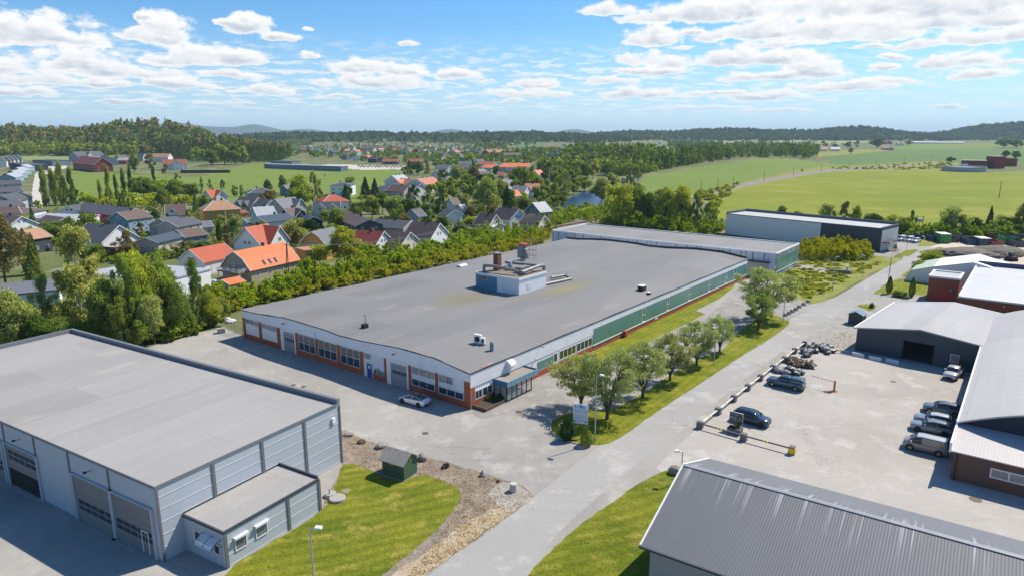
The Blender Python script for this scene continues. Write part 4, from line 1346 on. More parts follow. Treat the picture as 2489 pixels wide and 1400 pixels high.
rr_.prism([(0.35,zl-0.0),(-yr_,zr_+0.02),(-ye_,ze_+0.02),(-ye_,ze_+0.22),(-yr_,zr_+0.24),(0.35,zl+0.2)],-0.35,fl+0.2,axis='x')
rr_.build("roof",roof_mat("pale_hall_roof",(0.385,0.375,0.375),((0,1),1.5,0.02),None,(0.50,0.46,0.38),0.5),FF)
MB().prism([(0.5,zl-0.1),(-yr_,zr_-0.06),(-ye_,ze_-0.06),(-ye_,ze_+0.27),(-yr_,zr_+0.29),(0.5,zl+0.25)],fl+0.2,fl+0.55,axis='x').box(-0.4,0.35,zl-0.05,fl+0.2,0.55,zl+0.27).build("verge_trim",M_trim,FF)
MB().box(0.31,-ye_+0.3,0.015,fl-0.3,-0.31,0.03).build("floor",M("hall_floor",(0.06,0.06,0.06),0.8),FF)
for _y in (-gy0,-gy1-0.12):
    MB().box(-0.04,_y,0,-0.001,_y+0.12,gz+0.1).build("gate_jamb",M_dark,FF)
wy,wz=fy(2320,872)
window(FF,-wy-0.62,wz-0.55,-wy+0.62,wz+0.75,-0.01,axis='y',fw=0.1)
ly_,lz_=fy(2235,813)
wall_lamp(FF,(-0.02,-ly_,lz_),-1,0,M_dark)
for k,(px,py) in enumerate(((2085,866),(2127,875),(2169,882))):
    pos=("leftmost","middle","rightmost")[k]
    p=at(px,py)
    t=thing("concrete_barrier","%s of the three white concrete barriers along the charcoal hall" % pos,"barrier",(p.x,p.y,0.02),heading(F0,pf),"white barriers along the charcoal hall")
    MB().prism([(-0.3,0),(0.3,0),(0.2,0.25),(0.12,0.6),(-0.12,0.6),(-0.2,0.25)],-0.95,0.95,axis='x').build("barrier_block",M("white_concrete",(0.62,0.63,0.64),0.8,var=0.1),t)

# vaulted hall at the right edge
TH_V=TH_A
V0=at(2337,1028,4.4); V0.z=0
VH=4.4
vfar=at(2404,800,VH)
TH_V=heading(V0,vfar)
V=thing("vaulted_hall","long hall with a pale barrel-vaulted roof and blue-black arched gable","hall",V0,TH_V)
vl=(vfar-V0).xy.length if hasattr(vfar,'xy') else (Vector(vfar)-Vector(V0)).length
vl=58.0
vw=27.0
arc=[]
for i in range(17):
    a=i/16
    arc.append((-vw*a,VH+3.6*math.sin(math.pi*a) ** 0.85))
MB().prism([(0,0)]+arc+[(-vw,0)],0.3,vl,axis='x').build("wall",M("blueblack_boards",(0.025,0.035,0.055),0.7,var=0.1,stripes=((0,1,0),0.9,0.2)),V)
rv=MB()
for i,(y,z) in enumerate(arc):
    yy=y+(0.3 if i==0 else 0)-(0.3 if i==16 else 0)
    rv.v += [(-0.4,yy,z+0.05),(vl+0.2,yy,z+0.05),(-0.4,yy,z+0.25),(vl+0.2,yy,z+0.25)]
    if i:
        k=4*i
        rv.f += [(k-2,k+2,k+3,k-1),(k-4,k-3,k+1,k),(k-4,k,k+2,k-2),(k-3,k-1,k+3,k+1)]
rv.build("roof",roof_mat("vault_roof",(0.43,0.415,0.405),((1,0),2.6,0.05),None,(0.46,0.42,0.36),0.3),V,smooth=False)
MB().box(-0.45,0.3,VH-0.12,vl+0.2,0.48,VH+0.3).build("eaves_trim",M_trim,V)
# brick lean-to in front of it
lz0,lz1=3.3,4.2
lean=thing("brick_annex","dark brown brick annex with ribbed lean-to roof below the vaulted hall","annex",V0,TH_V)
ld_=6.2
MB().box(-ld_,-vw,0,0.25,0.05,lz0).build("wall",M_brickd,lean)
MB().quad((-ld_-0.35,0.3,lz0+0.02),(-ld_-0.35,-vw-0.3,lz0+0.02),(0.28,-vw-0.3,lz1),(0.28,0.3,lz1)).quad((-ld_-0.35,0.3,lz0+0.14),(0.28,0.3,lz1+0.12),(0.28,-vw-0.3,lz1+0.12),(-ld_-0.35,-vw-0.3,lz0+0.14)).quad((-ld_-0.35,0.3,lz0+0.02),(0.28,0.3,lz1),(0.28,0.3,lz1+0.12),(-ld_-0.35,0.3,lz0+0.14)).quad((-ld_-0.35,0.3,lz0+0.02),(-ld_-0.35,0.3,lz0+0.14),(-ld_-0.35,-vw-0.3,lz0+0.14),(-ld_-0.35,-vw-0.3,lz0+0.02)).build("roof",M("ribbed_metal_roof",(0.47,0.43,0.42),0.5,var=0.06,stripes=((0,1,0),0.32,0.22)),lean)
MB().box(-ld_-0.4,0.3,lz0-0.05,0.2,0.5,lz1+0.15).build("verge_trim",M_trim,lean)
wq=onplane(lean.location-Vector((math.cos(TH_V)*ld_,math.sin(TH_V)*ld_,0)),TH_V-math.pi/2,2410,1125)
window(lean,-wq[0]-3.3,1.35,-wq[0],2.45,-ld_,cols=2,axis='y',pane=M_curt,fw=0.14)
MB().tube((-ld_-0.1,-0.3,0),(-ld_-0.1,-0.3,lz0),0.06,n=6).build("downpipe",M_dark,lean)

# ================================================================ gable roof in the foreground (bottom right)
IE,IR=5.2,8.3
ra=at(1662.5,1131,IR); rb=at(2489,1358,IR)
TH_I=heading(ra,rb)
II=thing("corrugated_barn","grey corrugated gable roof barn filling the bottom right foreground","barn",(ra.x,ra.y,0),TH_I)
def locI(px,py,z):
    p=at(px,py,z)-ra
    return (p.x*math.cos(TH_I)+p.y*math.sin(TH_I),-p.x*math.sin(TH_I)+p.y*math.cos(TH_I))
fe=locI(1553,1326,IE); be=locI(1731,1117,IE+0.6)
iw0,iw1=fe[1],max(be[1],5.5)
iL=46.0
def corr_mat():
    m,nt,b=new_mat("corrugated_grey")
    co=objco(nt)
    sep=nt.node('ShaderNodeSeparateXYZ'); nt.l.new(co,sep.inputs[0])
    rib=nt.math('SINE',nt.math('MULTIPLY',sep.outputs[0],6.283/0.21))
    n=nt.noise(nt.scalev(co,(1,0.2,1)),0.5,4,0.6)
    # pale lime runs starting at the ridge
    run=nt.noise(nt.scalev(co,(2.2,0.03,0.03)),1.0,4,0.75)
    ay=nt.math('ABSOLUTE',sep.outputs[1])
    fade=nt.ramp(nt.math('ADD',ay,nt.math('MULTIPLY',nt.noise(nt.scalev(co,(3,0.2,0.2)),1.0,3,0.6),-5.0)),1.4,-2.4)
    k=nt.math('MULTIPLY',nt.ramp(run,0.53,0.62),fade)
    lich=nt.ramp(nt.noise(co,2.6,5,0.75),0.70,0.76)
    v=nt.vmath('SCALE',(0.128,0.131,0.142),scale=nt.math('ADD',nt.math('ADD',0.9,nt.math('MULTIPLY',n,0.25)),nt.math('MULTIPLY',rib,0.03)))
    v=nt.mix(nt.math('MULTIPLY',nt.math('MAXIMUM',k,nt.math('MULTIPLY',lich,0.5)),0.5),v,(0.62,0.60,0.58,1))
    nt.put(b.inputs['Base Color'],v); b.inputs['Roughness'].default_value=0.62; b.inputs['Metallic'].default_value=0.0
    bn=nt.node('ShaderNodeBump'); bn.inputs['Distance'].default_value=0.0045
    nt.put(bn.inputs['Height'],rib); nt.put(b.inputs['Normal'],bn.outputs[0])
    return m
M_corr=corr_mat()
def slab(m,x0,x1,ya,za,yb,zb,th=0.12):
    m.prism([(ya,za),(yb,zb),(yb,zb+th),(ya,za+th)],x0,x1,axis='x')
MB().prism([(iw0+0.6,0),(iw1-0.4,0),(iw1-0.4,IE+0.5),(0,IR-0.12),(iw0+0.6,IE+0.1)],0.55,iL,axis='x').build("wall",M("greige_profile_sheet",(0.36,0.34,0.33),0.6,var=0.05,stripes=((1,0,0),0.3,0.18)),II)
m=MB(); slab(m,0,iL,iw0,IE,0,IR); m.build("roof_slope",M_corr,II)
m=MB(); slab(m,0,iL,iw1,IE+0.55,0,IR); m.build("roof_slope",M_corr,II)
MB().prism([(-0.22,IR+0.06),(0,IR+0.125),(0.22,IR+0.06),(0.22,IR+0.12),(0,IR+0.20),(-0.22,IR+0.12)],-0.02,iL,axis='x').build("ridge_cap",M("ridge_cap",(0.33,0.33,0.35),0.5),II)
m=MB()
for ya,za in ((iw0,IE),(iw1,IE+0.55)):
    m.prism([(ya,za-0.12),(0,IR-0.12),(0,IR+0.17),(ya,za+0.17)],-0.14,-0.003,axis='x')
m.build("bargeboard",M_trim,II)
MB().box(-0.1,iw0-0.17,IE-0.06,iL,iw0-0.01,IE+0.12).build("gutter",M_edge,II)

# ================================================================ red brick works with tower (right)
J0=at(2251,731)
jn=at(2322,741)
JH=onplane(J0,heading(J0,jn),2258.6,670)[1]
THJ=TH_A
J=thing("brick_tower","square red brick stair tower with white parapet beside the road","brick building",J0,THJ)
jw=9.2; jl=7.5
def locJ(px,py,z): return locD(px,py,z,J0,THJ)
a=locJ(2334,677,JH); b=locJ(2269,656,JH)
jw=-a[1]; jl=max(5.0,b[0])
M_brick2=M("orange_brick",(0.30,0.085,0.045),0.85,var=0.1,scale=0.6,fine=0.12,stripes=((0,0,1),0.3,0.06))
MB().box(0,-jw,0,jl,0,JH-0.3).build("wall",M_brick2,J)
MB().box(-0.15,-jw-0.15,JH-0.3,jl+0.15,-jw+0.3,JH+0.1).box(-0.15,-0.3,JH-0.3,jl+0.15,0.15,JH+0.1).box(-0.15,-jw+0.3,JH-0.3,0.3,-0.3,JH+0.1).box(jl-0.3,-jw+0.3,JH-0.3,jl+0.15,-0.3,JH+0.1).build("parapet",M_trim,J)
MB().box(0.3,-jw+0.3,JH-0.3,jl-0.3,-0.3,JH-0.2).build("roof",M("pale_felt",(0.42,0.41,0.39),0.8),J)
MB().box(-0.06,-jw+1.0,0,-0.001,-jw+4.2,2.9).build("red_gate",M("red_gate_paint",(0.45,0.05,0.03),0.6),J)
t=onplane(J0,THJ-math.pi/2,2311,708)
MB().tube((-0.3,-t[0],t[1]),(0,-t[0],t[1]+0.4),0.2,n=8).build("wall_lamp",M_metal,J)
KH=5.6
K0=at(2331,719,KH); K0.z=0
KK=thing("brick_workshop","wide red brick workshop with white membrane roof right of the tower","brick building",K0,THJ)
kb=locD(2372,642,KH,K0,THJ); kr=locD(2489,738,KH,K0,THJ)
kl=kb[0]
MB().box(0,-48,0,kl,0,KH-0.3).build("wall",M_brick2,KK)
MB().box(0.2,-47.8,KH-0.3,kl-0.3,-0.2,KH-0.15).build("roof",M("white_membrane_b",(0.47,0.47,0.48),0.6,var=0.10,scale=0.2),KK)
MB().box(-0.1,-48,KH-0.3,0.2,0.1,KH).box(0.2,-0.2,KH-0.3,kl,0.1,KH+0.15).build("parapet",M_trim,KK)
MB().box(kl-0.3,-48,KH-0.3,kl,-0.2,KH+0.9).build("rear_parapet",M("navy_upstand",(0.05,0.07,0.14),0.6),KK)
for y in (-6,-19,-30):
    window(KK,y-2.4,1.2,y,2.6,0.0,cols=2,axis='y')
wall_lamp(KK,(-0.02,-7.5,4.6),-1,0,M_trim)

# small blue-roofed hut left of the charcoal hall
hp=at(2082,786)
hut=thing("garden_hut","small dark hut with blue felt roof by the charcoal hall's left corner","hut",hp,TH_F)
MB().prism([(-1.3,0),(1.3,0),(1.3,2.0),(0,2.6),(-1.3,2.0)],-1.2,1.2,axis='x').build("wall",M_char,hut)
m=MB(); slab(m,-1.35,1.35,-1.5,1.97,0,2.66,0.07); slab(m,-1.35,1.35,1.5,1.97,0,2.66,0.07)
m.build("roof",M("blue_felt",(0.15,0.24,0.30),0.8),hut)

# green transformer kiosk
T0=at(981,1171)
tl=at(930,1154); tr=at(1013,1149)
THT=heading(T0,tl)
tw=(tl-T0).length; td=(tr-T0).length
KI=thing("transformer_kiosk","dark green corrugated transformer kiosk with grey felt roof on the lawn edge","kiosk",T0,THT)
KHt=onplane(T0,THT,981,1127)[1]
# x to the left-back,y<0 to the right-back
M_kg=M("kiosk_green",(0.05,0.10,0.065),0.5,var=0.08,stripes=((1,0,0),0.25,0.35))
M_kgs=M("kiosk_green_end",(0.065,0.13,0.075),0.5,var=0.08,stripes=((0,1,0),0.25,0.35))
hgt=KHt+0.75
MB().prism([(0,0.12),(-td,0.12),(-td,KHt),(-td/2,hgt),(0,KHt)],0.0,tw,axis='x').build("wall",M_kg,KI)
MB().prism([(-0.05,0.15),(-td+0.05,0.15),(-td+0.05,KHt-0.02),(-td/2,hgt-0.1),(-0.05,KHt-0.02)],-0.03,-0.002,axis='x').build("end_door",M_kgs,KI)
MB().box(-0.06,-td-0.06,0,tw+0.06,0.06,0.12).build("plinth",M_conc,KI)
m=MB(); slab(m,-0.3,tw+0.3,0.35,KHt-0.25,-td/2,hgt,0.08); slab(m,-0.3,tw+0.3,-td-0.35,KHt-0.25,-td/2,hgt,0.08)
m.build("roof",M("kiosk_felt",(0.28,0.26,0.235),0.9,var=0.3,scale=1.5,dirt=((0.30,0.26,0.21),0.6,1.5)),KI)
MB().box(tw*0.45,0.003,KHt-0.55,tw*0.45+0.4,0.03,KHt-0.25).build("warning_sign",M("sign_yellow",(0.75,0.42,0.02),0.5),KI)
MB().box(-0.05,-td*0.6,KHt-0.3,-0.031,-td*0.6+0.3,KHt+0.1).build("warning_sign",M("sign_yellow_b",(0.75,0.42,0.02),0.5),KI)

# ---------------------------------------------------------------- vehicles
M_tyre=M("tyre_rubber",(0.02,0.02,0.022),0.9)
M_rim=M("alloy",(0.45,0.46,0.48),0.3,metal=0.8)
M_rimd=M("dark_alloy",(0.04,0.042,0.045),0.4,metal=0.5)
M_carglass=glass_mat("car_glass",(0.02,0.035,0.05),0.05)
M_lamp=M("headlamp",(0.6,0.62,0.66),0.15,spec=0.8)
M_tail=M("tail_lamp",(0.35,0.01,0.015),0.2)
M_plast=M("bumper_plastic",(0.025,0.027,0.03),0.7)


def paint(name,col):
    return M(name,col,0.25,var=0.02,fine=0.0,metal=0.15,spec=0.6,coat=0.6)


P_white=paint("white_paint",(0.74,0.75,0.77)); P_navy=paint("navy_paint",(0.018,0.035,0.07)); P_grey=paint("slate_paint",(0.14,0.17,0.205)); P_grey2=paint("mid_grey_paint",(0.23,0.25,0.285))
P_taupe=paint("taupe_paint",(0.235,0.225,0.205)); P_silver=paint("silver_paint",(0.55,0.55,0.56)); P_blueg=paint("blue_grey_paint",(0.05,0.085,0.125)); P_red=paint("red_paint",(0.40,0.02,0.02)); P_black=paint("black_paint",(0.015,0.016,0.02))

# side profiles: x from front (0) to rear (1) of the body length: (x,lower z,shoulder z,half width) and glasshouse (x base,x top) stations
CARS={
    'sedan': dict(L=4.70,W=1.85,H=1.44,body=[(0,.42,.58,.68),(.04,.24,.70,.82),(.16,.18,.80,.91),(.30,.18,.93,.925),(.5,.18,.96,.925),(.75,.18,1.0,.925),(.92,.22,1.06,.88),(.985,.32,1.02,.80),(1,.45,.86,.72)],
                  gh=[(.24,.88,.90),(.40,1.34,.68),(.52,1.43,.64),(.68,1.38,.64),(.90,1.07,.72)]),
    'suv': dict(L=4.85,W=1.96,H=1.72,body=[(0,.5,.78,.74),(.03,.30,.98,.88),(.12,.24,1.06,.95),(.27,.24,1.12,.98),(.5,.24,1.14,.98),(.78,.24,1.17,.98),(.93,.28,1.16,.93),(.985,.4,1.12,.86),(1,.55,1.0,.80)],
                gh=[(.25,1.05,.93),(.38,1.60,.73),(.50,1.71,.70),(.84,1.66,.69),(.97,1.15,.80)]),
    'crossover': dict(L=4.65,W=1.87,H=1.62,body=[(0,.5,.72,.72),(.035,.28,.90,.86),(.14,.22,.98,.92),(.28,.22,1.04,.935),(.5,.22,1.06,.935),(.78,.22,1.10,.935),(.93,.28,1.10,.90),(.985,.4,1.05,.83),(1,.55,.92,.76)],
                      gh=[(.26,.98,.90),(.40,1.50,.70),(.53,1.61,.66),(.82,1.54,.66),(.96,1.10,.76)]),
    'van': dict(L=4.71,W=1.98,H=1.93,body=[(0,.5,.85,.78),(.03,.28,1.05,.90),(.10,.22,1.12,.96),(.24,.22,1.16,.99),(.5,.22,1.16,.99),(.78,.22,1.16,.99),(.95,.26,1.16,.97),(.99,.4,1.14,.92),(1,.55,1.0,.88)],
                gh=[(.12,1.10,.93),(.30,1.84,.78),(.42,1.92,.76),(.94,1.88,.76),(.985,1.16,.90)]),
    'pickup': dict(L=5.36,W=1.90,H=1.85,body=[(0,.55,.85,.78),(.03,.38,1.02,.88),(.13,.34,1.10,.93),(.28,.34,1.14,.95),(.5,.34,1.15,.95),(.75,.34,1.15,.95),(.94,.36,1.15,.93),(.985,.45,1.13,.90),(1,.6,1.1,.88)],
                   gh=[(.27,1.10,.90),(.37,1.66,.72),(.46,1.80,.69),(.60,1.80,.69),(.63,1.78,.70)]),
}


def loft(sections,close=True):
    m=MB()
    n=len(sections[0])
    for s_ in sections: m.v += s_
    for i in range(len(sections)-1):
        for j in range(n):
            k=(j+1) % n
            m.f.append((i*n+j,i*n+k,(i+1)*n+k,(i+1)*n+j))
    m.f.append(tuple(range(n-1,-1,-1)))
    m.f.append(tuple((len(sections)-1)*n+j for j in range(n)))
    return m


def make_car(name,label,kind,col,center,head,roofcol=None,rims=M_rim,canopy=None,cat="car",group=None,side_glass_to=None):
    """head = heading of the car's front; origin at the middle of its footprint"""
    K=CARS[kind]
    L,W,H=K['L'],K['W'],K['H']
    t=thing(name,label,cat,(center[0],center[1],center[2] if len(center)>2 else 0.03),head,group)
    X=lambda f: L/2-f*L
    secs=[]
    for f,zl_,zs,hw in K['body']:
        x=X(f)
        zm=(zl_+zs)/2
        r=[(x,-hw*.88,zl_),(x,-hw*.99,zl_+.12),(x,-hw,zm),(x,-hw*.985,zs-.10),(x,-hw*.92,zs-.02),(x,-hw*.5,zs+.035),(x,0,zs+.045)]
        secs.append(r+[(x,-y,z) for (_,y,z) in r[-2::-1]])
    loft(secs).build("body",col,t,smooth=True)
    # glasshouse
    gs=[]
    bz={f: zs for f,_,zs,_ in K['body']}
    def belt(f):
        b=K['body']
        for (f0,_,z0,w0),(f1,_,z1,w1) in zip(b[:-1],b[1:]):
            if f0<=f<=f1:
                q=(f-f0)/(f1-f0)
                return z0+(z1-z0)*q,w0+(w1-w0)*q
        return b[-1][2],b[-1][3]
    for f,zt,hw in K['gh']:
        zb,wb=belt(f)
        x=X(f)
        wb=wb*.95
        zt=max(zt,zb+.03)
        r=[(x,-wb,zb-.08),(x,-(wb*.55+hw*.45),zb+(zt-zb)*.5),(x,-hw,zt-.06),(x,-hw*.9,zt-0.005),(x,0,zt+.02)]
        gs.append(r+[(x,-y,z) for (_,y,z) in r[-2::-1]])
    loft(gs).build("window_glass",M_carglass,t,smooth=True)
    # roof skin
    g=K['gh'][1:-1]
    rs=MB()
    for i,(f,zt,hw) in enumerate(g):
        x=X(f)
        for y,dz in ((-hw-.02,-.09),(-hw*.93,.015),(0,.04),(hw*.93,.015),(hw+.02,-.09)):
            rs.v.append((x,y,zt+dz))
        if i:
            for j in range(4):
                rs.f.append(((i-1)*5+j,(i-1)*5+j+1,i*5+j+1,i*5+j))
    rs.build("roof",roofcol or col,t,smooth=True)
    # pillars
    pm=MB()
    for s_ in (-1,1):
        P=[]
        for f,zt,hw in K['gh']:
            P.append((X(f),s_*(hw+.015),max(zt,belt(f)[0])-.03))
        zb0,wb0=belt(K['gh'][0][0]); zb1,wb1=belt(K['gh'][-1][0])
        P[0]=(P[0][0],s_*wb0*.93,zb0+.02); P[-1]=(P[-1][0],s_*wb1*.9,zb1+.02)
        pm.path(P,.035,5)
        fB=(K['gh'][1][0]+K['gh'][-2][0])/2
        zb,wb=belt(fB)
        pm.tube((X(fB),s_*wb*.955,zb),(X(fB),s_*(K['gh'][2][2]+.01),K['gh'][2][1]-.07),.045,n=5)
    pm.build("pillars",col,t)
    if kind=='van':
        for s_ in (-1,1):
            MB().prism([(X(.42),1.10),(X(.97),1.10),(X(.95),1.78),(X(.42),1.80)],s_*.80,s_*.965,axis='y').build("side_panel",col,t)
    if canopy:
        cs=[]
        for f,k_ in ((.64,.97),(.66,1),(.94,1),(.975,.96)):
            x=X(f); zt=1.80
            r=[(x,-.92*k_,1.10),(x,-.90*k_,1.45),(x,-.80*k_,zt-.04),(x,-.7,zt*k_+.02*k_),(x,0,zt*k_+.05)]
            cs.append(r+[(x,-y,z) for (_,y,z) in r[-2::-1]])
        loft(cs).build("canopy",canopy,t,smooth=True)
    elif kind=='pickup':
        MB().box(X(.985)+.05,-.78,1.16,X(.65),.78,1.20).build("load_bed_cover",M_plast,t)
    # wheels
    r=.34 if kind in ('sedan','crossover') else .38
    for f in (.175,.80):
        for s_ in (-1,1):
            x=X(f); y=s_*(W/2-.09)
            am=MB(); am.tube((x,y-s_*.1,r+.03),(x,s_*(W/2+.005),r+.03),r+.07,n=20); am.build("wheel_arch",M_plast,t)
            w_=MB().tube((x,y-.11,r),(x,y+.11,r),r,n=20).build("wheel",M_tyre,t)
            hb=MB()
            yy=s_*(W/2+.024)
            hb.tube((x,yy-s_*.02,r),(x,yy,r),r*.30,n=10)
            for q in range(5):
                a_=q*2*math.pi/5
                hb.tube((x+math.cos(a_)*r*.2,yy-s_*.005,r+math.sin(a_)*r*.2),(x+math.cos(a_)*r*.66,yy-s_*.005,r+math.sin(a_)*r*.66),.045,n=4)
            hb.build("rim",rims,w_)
    f0,zl0,zs0,hw0=K['body'][1]
    for s_ in (-1,1):
        MB().box(X(.022)-.08,s_*hw0*.55-.14,zs0-.26,X(.0)-.02,s_*hw0*.55+.18,zs0-.12).build("headlight",M_lamp,t)
        MB().box(X(1.0)-.0,s_*hw0*.72-.12,zs0-.12,X(.975),s_*hw0*.72+.14,zs0+.02).build("tail_light",M_tail,t)
        fm=K['gh'][0][0]+.07
        zb,wb=belt(fm)
        MB().box(X(fm)-.09,s_*wb+(-.02 if s_>0 else -.20),zb+.02,X(fm)+.09,s_*wb+(.20 if s_>0 else .02),zb+.17).build("door_mirror",roofcol or col,t)
    MB().box(X(.0)-.04,-.42,.45,X(0)+.012,.42,.66).build("grille",M_plast,t)
    MB().box(X(1)-.015,-.26,.62,X(1)+.03,.26,.73).build("number_plate",M_trim,t)
    MB().box(X(1)-.01,-W*.38,.30,X(.97),W*.38,.48).build("rear_bumper",M_plast,t)
    return t


def car_between(front_px,rear_px,kind,**kw):
    """near-side wheel contacts of front and rear wheel in the photo"""
    a=at(*front_px,0.03); b=at(*rear_px,0.03)
    h=heading(b,a)
    mid=(a+b)/2
    nrm=Vector((-math.sin(h),math.cos(h),0))
    if nrm.y<0: nrm=-nrm
    K=CARS[kind]
    c=mid+nrm*(K['W']/2-.08)
    c=c-Vector((math.cos(h),math.sin(h),0))*(K['L']*(0.5-(.175+.80)/2))*-1
    return make_car(center=(c.x,c.y,0.03),head=h,kind=kind,**kw)


tes=car_between((979.7,979),(1019,990),'sedan',name="parked_car",label="white saloon car with black glass roof parked beside the white factory hall",col=P_white,roofcol=P_black,rims=M_rimd)
pk=car_between((1877.5,938.5),(1935,951),'pickup',name="pickup_truck",label="dark blue-grey pickup truck with hard canopy, parked beside the scrap pile",col=P_blueg,canopy=P_blueg,cat="pickup truck")
bm=car_between((1851,1040),(1786,1023),'suv',name="parked_car",label="dark navy SUV parked behind the small black and yellow company sign",col=P_navy,rims=M_rimd)
van=car_between((2209.5,1093),(2286,1111),'van',name="delivery_van",label="grey and silver two-tone van with white lettering, nearest the brick annex",col=P_taupe,roofcol=P_silver,cat="van")
G3="grey SUVs in the row beside the van"
car_between((2231,1049),(2298,1061),'crossover',name="parked_car",label="grey SUV with pale bonnet parked directly behind the two-tone van",col=P_grey2,rims=M_rimd,group=G3)
car_between((2238,1032),(2304,1044),'crossover',name="parked_car",label="grey SUV with silver roof, second behind the two-tone van",col=P_grey2,roofcol=P_silver,group=G3)
car_between((2258,1003),(2325,1015),'crossover',name="parked_car",label="darker slate SUV farthest from the two-tone van in its row",col=P_grey,group=G3)
sv=make_car("pickup_truck","silver pickup truck facing the yard in front of the charcoal hall's window",'pickup',P_silver,at(2317,915,0.03),TH_F+math.pi+R(-3),cat="pickup truck")
MB().box(-0.5,-.72,1.82,-0.3,.72,1.92).build("roof_light_bar",M_dark,sv)
# van lettering
def lettering(parent,text,size,loc,rot,mat,name="lettering"):
    cu=bpy.data.curves.new(name,'FONT'); cu.body=text; cu.size=size; cu.align_x='LEFT'; cu.extrude=0.004
    cu.materials.append(mat)
    tmp=bpy.data.objects.new(name+"_source",cu); C.objects.link(tmp)
    me=bpy.data.meshes.new_from_object(tmp)
    bpy.data.objects.remove(tmp); bpy.data.curves.remove(cu)
    me.name=name
    if not me.materials: me.materials.append(mat)
    o=bpy.data.objects.new(name,me); C.objects.link(o)
    o.parent=parent; o.location=loc; o.rotation_euler=rot
    KIDS.setdefault(parent.name,[]).append(o)
    return o
M_letw=M("white_letters",(0.75,0.76,0.78),0.5); M_gold=M("gold_emblem",(0.75,0.42,0.03),0.5); M_ink=M("dark_ink",(0.02,0.03,0.06),0.6)
hv=van.rotation_euler[2]
lettering(van,"BYGG",0.28,(-0.62,0.975,1.50),(math.pi/2,0,math.pi),M_letw)
lettering(van,"HOLAND AS",0.17,(-0.62,0.975,1.30),(math.pi/2,0,math.pi),M_letw)
def emblem(parent,x,z,y,s_,mat,sgn=1):
    """a little open tripod arrowhead in two pieces"""
    m=MB()
    m.prism([(x-s_,z-s_),(x-s_*.55,z-s_),(x+s_*.1,z+s_*.5),(x-.1*s_,z+s_)],y,y+.006*sgn,axis='y')
    m.prism([(x+s_,z-s_),(x+s_*.1,z+s_*.9),(x-.05*s_,z+s_*.45),(x+s_*.45,z-s_*.6)],y,y+.006*sgn,axis='y')
    return m.build("emblem",mat,parent)
emblem(van,-1.75,1.50,0.970,0.24,M_gold)
# the far row of white vans beside the long warehouse
FV="white vans parked beside the long warehouse"
hE=TH_E+math.pi
for k,(px,py,kd,c_) in enumerate(((2171,584,'van',P_white),(2190,586,'van',P_white),(2209,588,'van',P_white),(2226,590,'crossover',P_white))):
    make_car("parked_van" if kd=='van' else "parked_car",("leftmost white van beside the long warehouse","second white van from the long warehouse","third white van from the long warehouse","small white car at the right end of the white van row")[k],kd,c_,at(px,py,0.03),hE,cat="van" if kd=='van' else "car",group=FV)
make_car("pickup_truck","dark pickup truck half hidden behind the row of white vans",'pickup',P_navy,at(2228,580,0.03),hE+R(90),cat="pickup truck")
make_car("parked_car","white car just behind the corner of the long warehouse",'crossover',P_white,at(2160,577,0.03),hE,cat="car")

# ---------------------------------------------------------------- barrier of concrete posts and rails round the lot
M_postc=M("post_concrete",(0.16,0.15,0.145),0.9,var=0.15)
M_railw=M("barrier_rail_paint",(0.62,0.60,0.58),0.6,var=0.1)
M_yel=M("hazard_yellow",(0.80,0.58,0.02),0.5); M_railg=M("rail_grey",(0.17,0.16,0.17),0.6)
posts=[(1701,1040),(1745,1006),(1783,975),(1817,948),(1848,924),(1878,900),(1906,879),(1931,858),(1955,841)]
side=[(1807,1070),(1924,1102)]
PP=[at(x,y,0.026) for x,y in posts]; PS=[at(x,y,0.026) for x,y in side]
GP="concrete barrier posts round the lot"
nth=("nearest","second","third","fourth","fifth","sixth","seventh","eighth","farthest")
hd_=heading(PP[0],PP[-1])
for k,p in enumerate(PP):
    t=thing("barrier_post",("concrete corner post where the two barrier rails meet" if k==0 else "%s post from the corner along the roadside barrier" % (nth[k] if k<8 else "farthest")),"post",p,hd_,GP)
    MB().prism([(-.38,0),(.38,0),(.30,.95),(-.30,.95)],-.36,.36,axis='y').build("post_block",M_postc,t)
for k,p in enumerate(PS):
    t=thing("barrier_post",("concrete post midway along the yard side barrier","end post with yellow and black hazard stripes near the barn roof")[k],"post",p,heading(PP[0],PS[1]),GP)
    MB().prism([(-.38,0),(.38,0),(.30,.95),(-.30,.95)],-.36,.36,axis='y').build("post_block",M_postc,t)
    if k==1:
        st_=MB()
        for q in range(3):
            st_.box(.385-.02*q,-.3,.08+q*.3,.40-.02*q+.02,.3,.22+q*.3)
        st_.build("hazard_stripes",M_yel,t)
        st_=MB().box(-.3,-.385,.1,.3,-.372,.8); st_.build("hazard_plate",M_yel,t)
GR="rails of the barrier round the lot"
def rail(a,b,lab,mat):
    h=heading(a,b); L=(b-a).length
    t=thing("barrier_rail",lab,"rail",(a.x,a.y,0.62),h,GR)
    MB().tube((.34,0,0.06),(L-.34,0,0.06),.11,n=8).build("rail_tube",mat,t)
    MB().tube((L*.5-.5,0,0.06),(L*.5+.1,0,0.06),.118,n=8).build("yellow_band",M_yel,t)
    MB().tube((L*.5-.3,0,0.06),(L*.5-.18,0,0.06),.124,n=8).build("black_band",M_dark,t)
for k in range(8):
    rail(PP[k],PP[k+1],"%s rail from the corner along the road side" % ("first","second","third","fourth","fifth","sixth","seventh","eighth")[k],M_railw)
rail(PP[0],PS[0],"thin grey rail from the corner post passing the flower tub",M_railg)
rail(PS[0],PS[1],"thin grey rail ending at the hazard striped post",M_railg)
p0=at(1958,843,.03); p1=at(2065,862,.03)
t=thing("barrier_rail","low yellow and grey rail behind the black bags, towards the charcoal hall","rail",(p0.x,p0.y,.5),heading(p0,p1),GR)
MB().tube((0,0,0.0),((p1-p0).length,0,0.0),.10,n=8).build("rail_tube",M_railg,t)
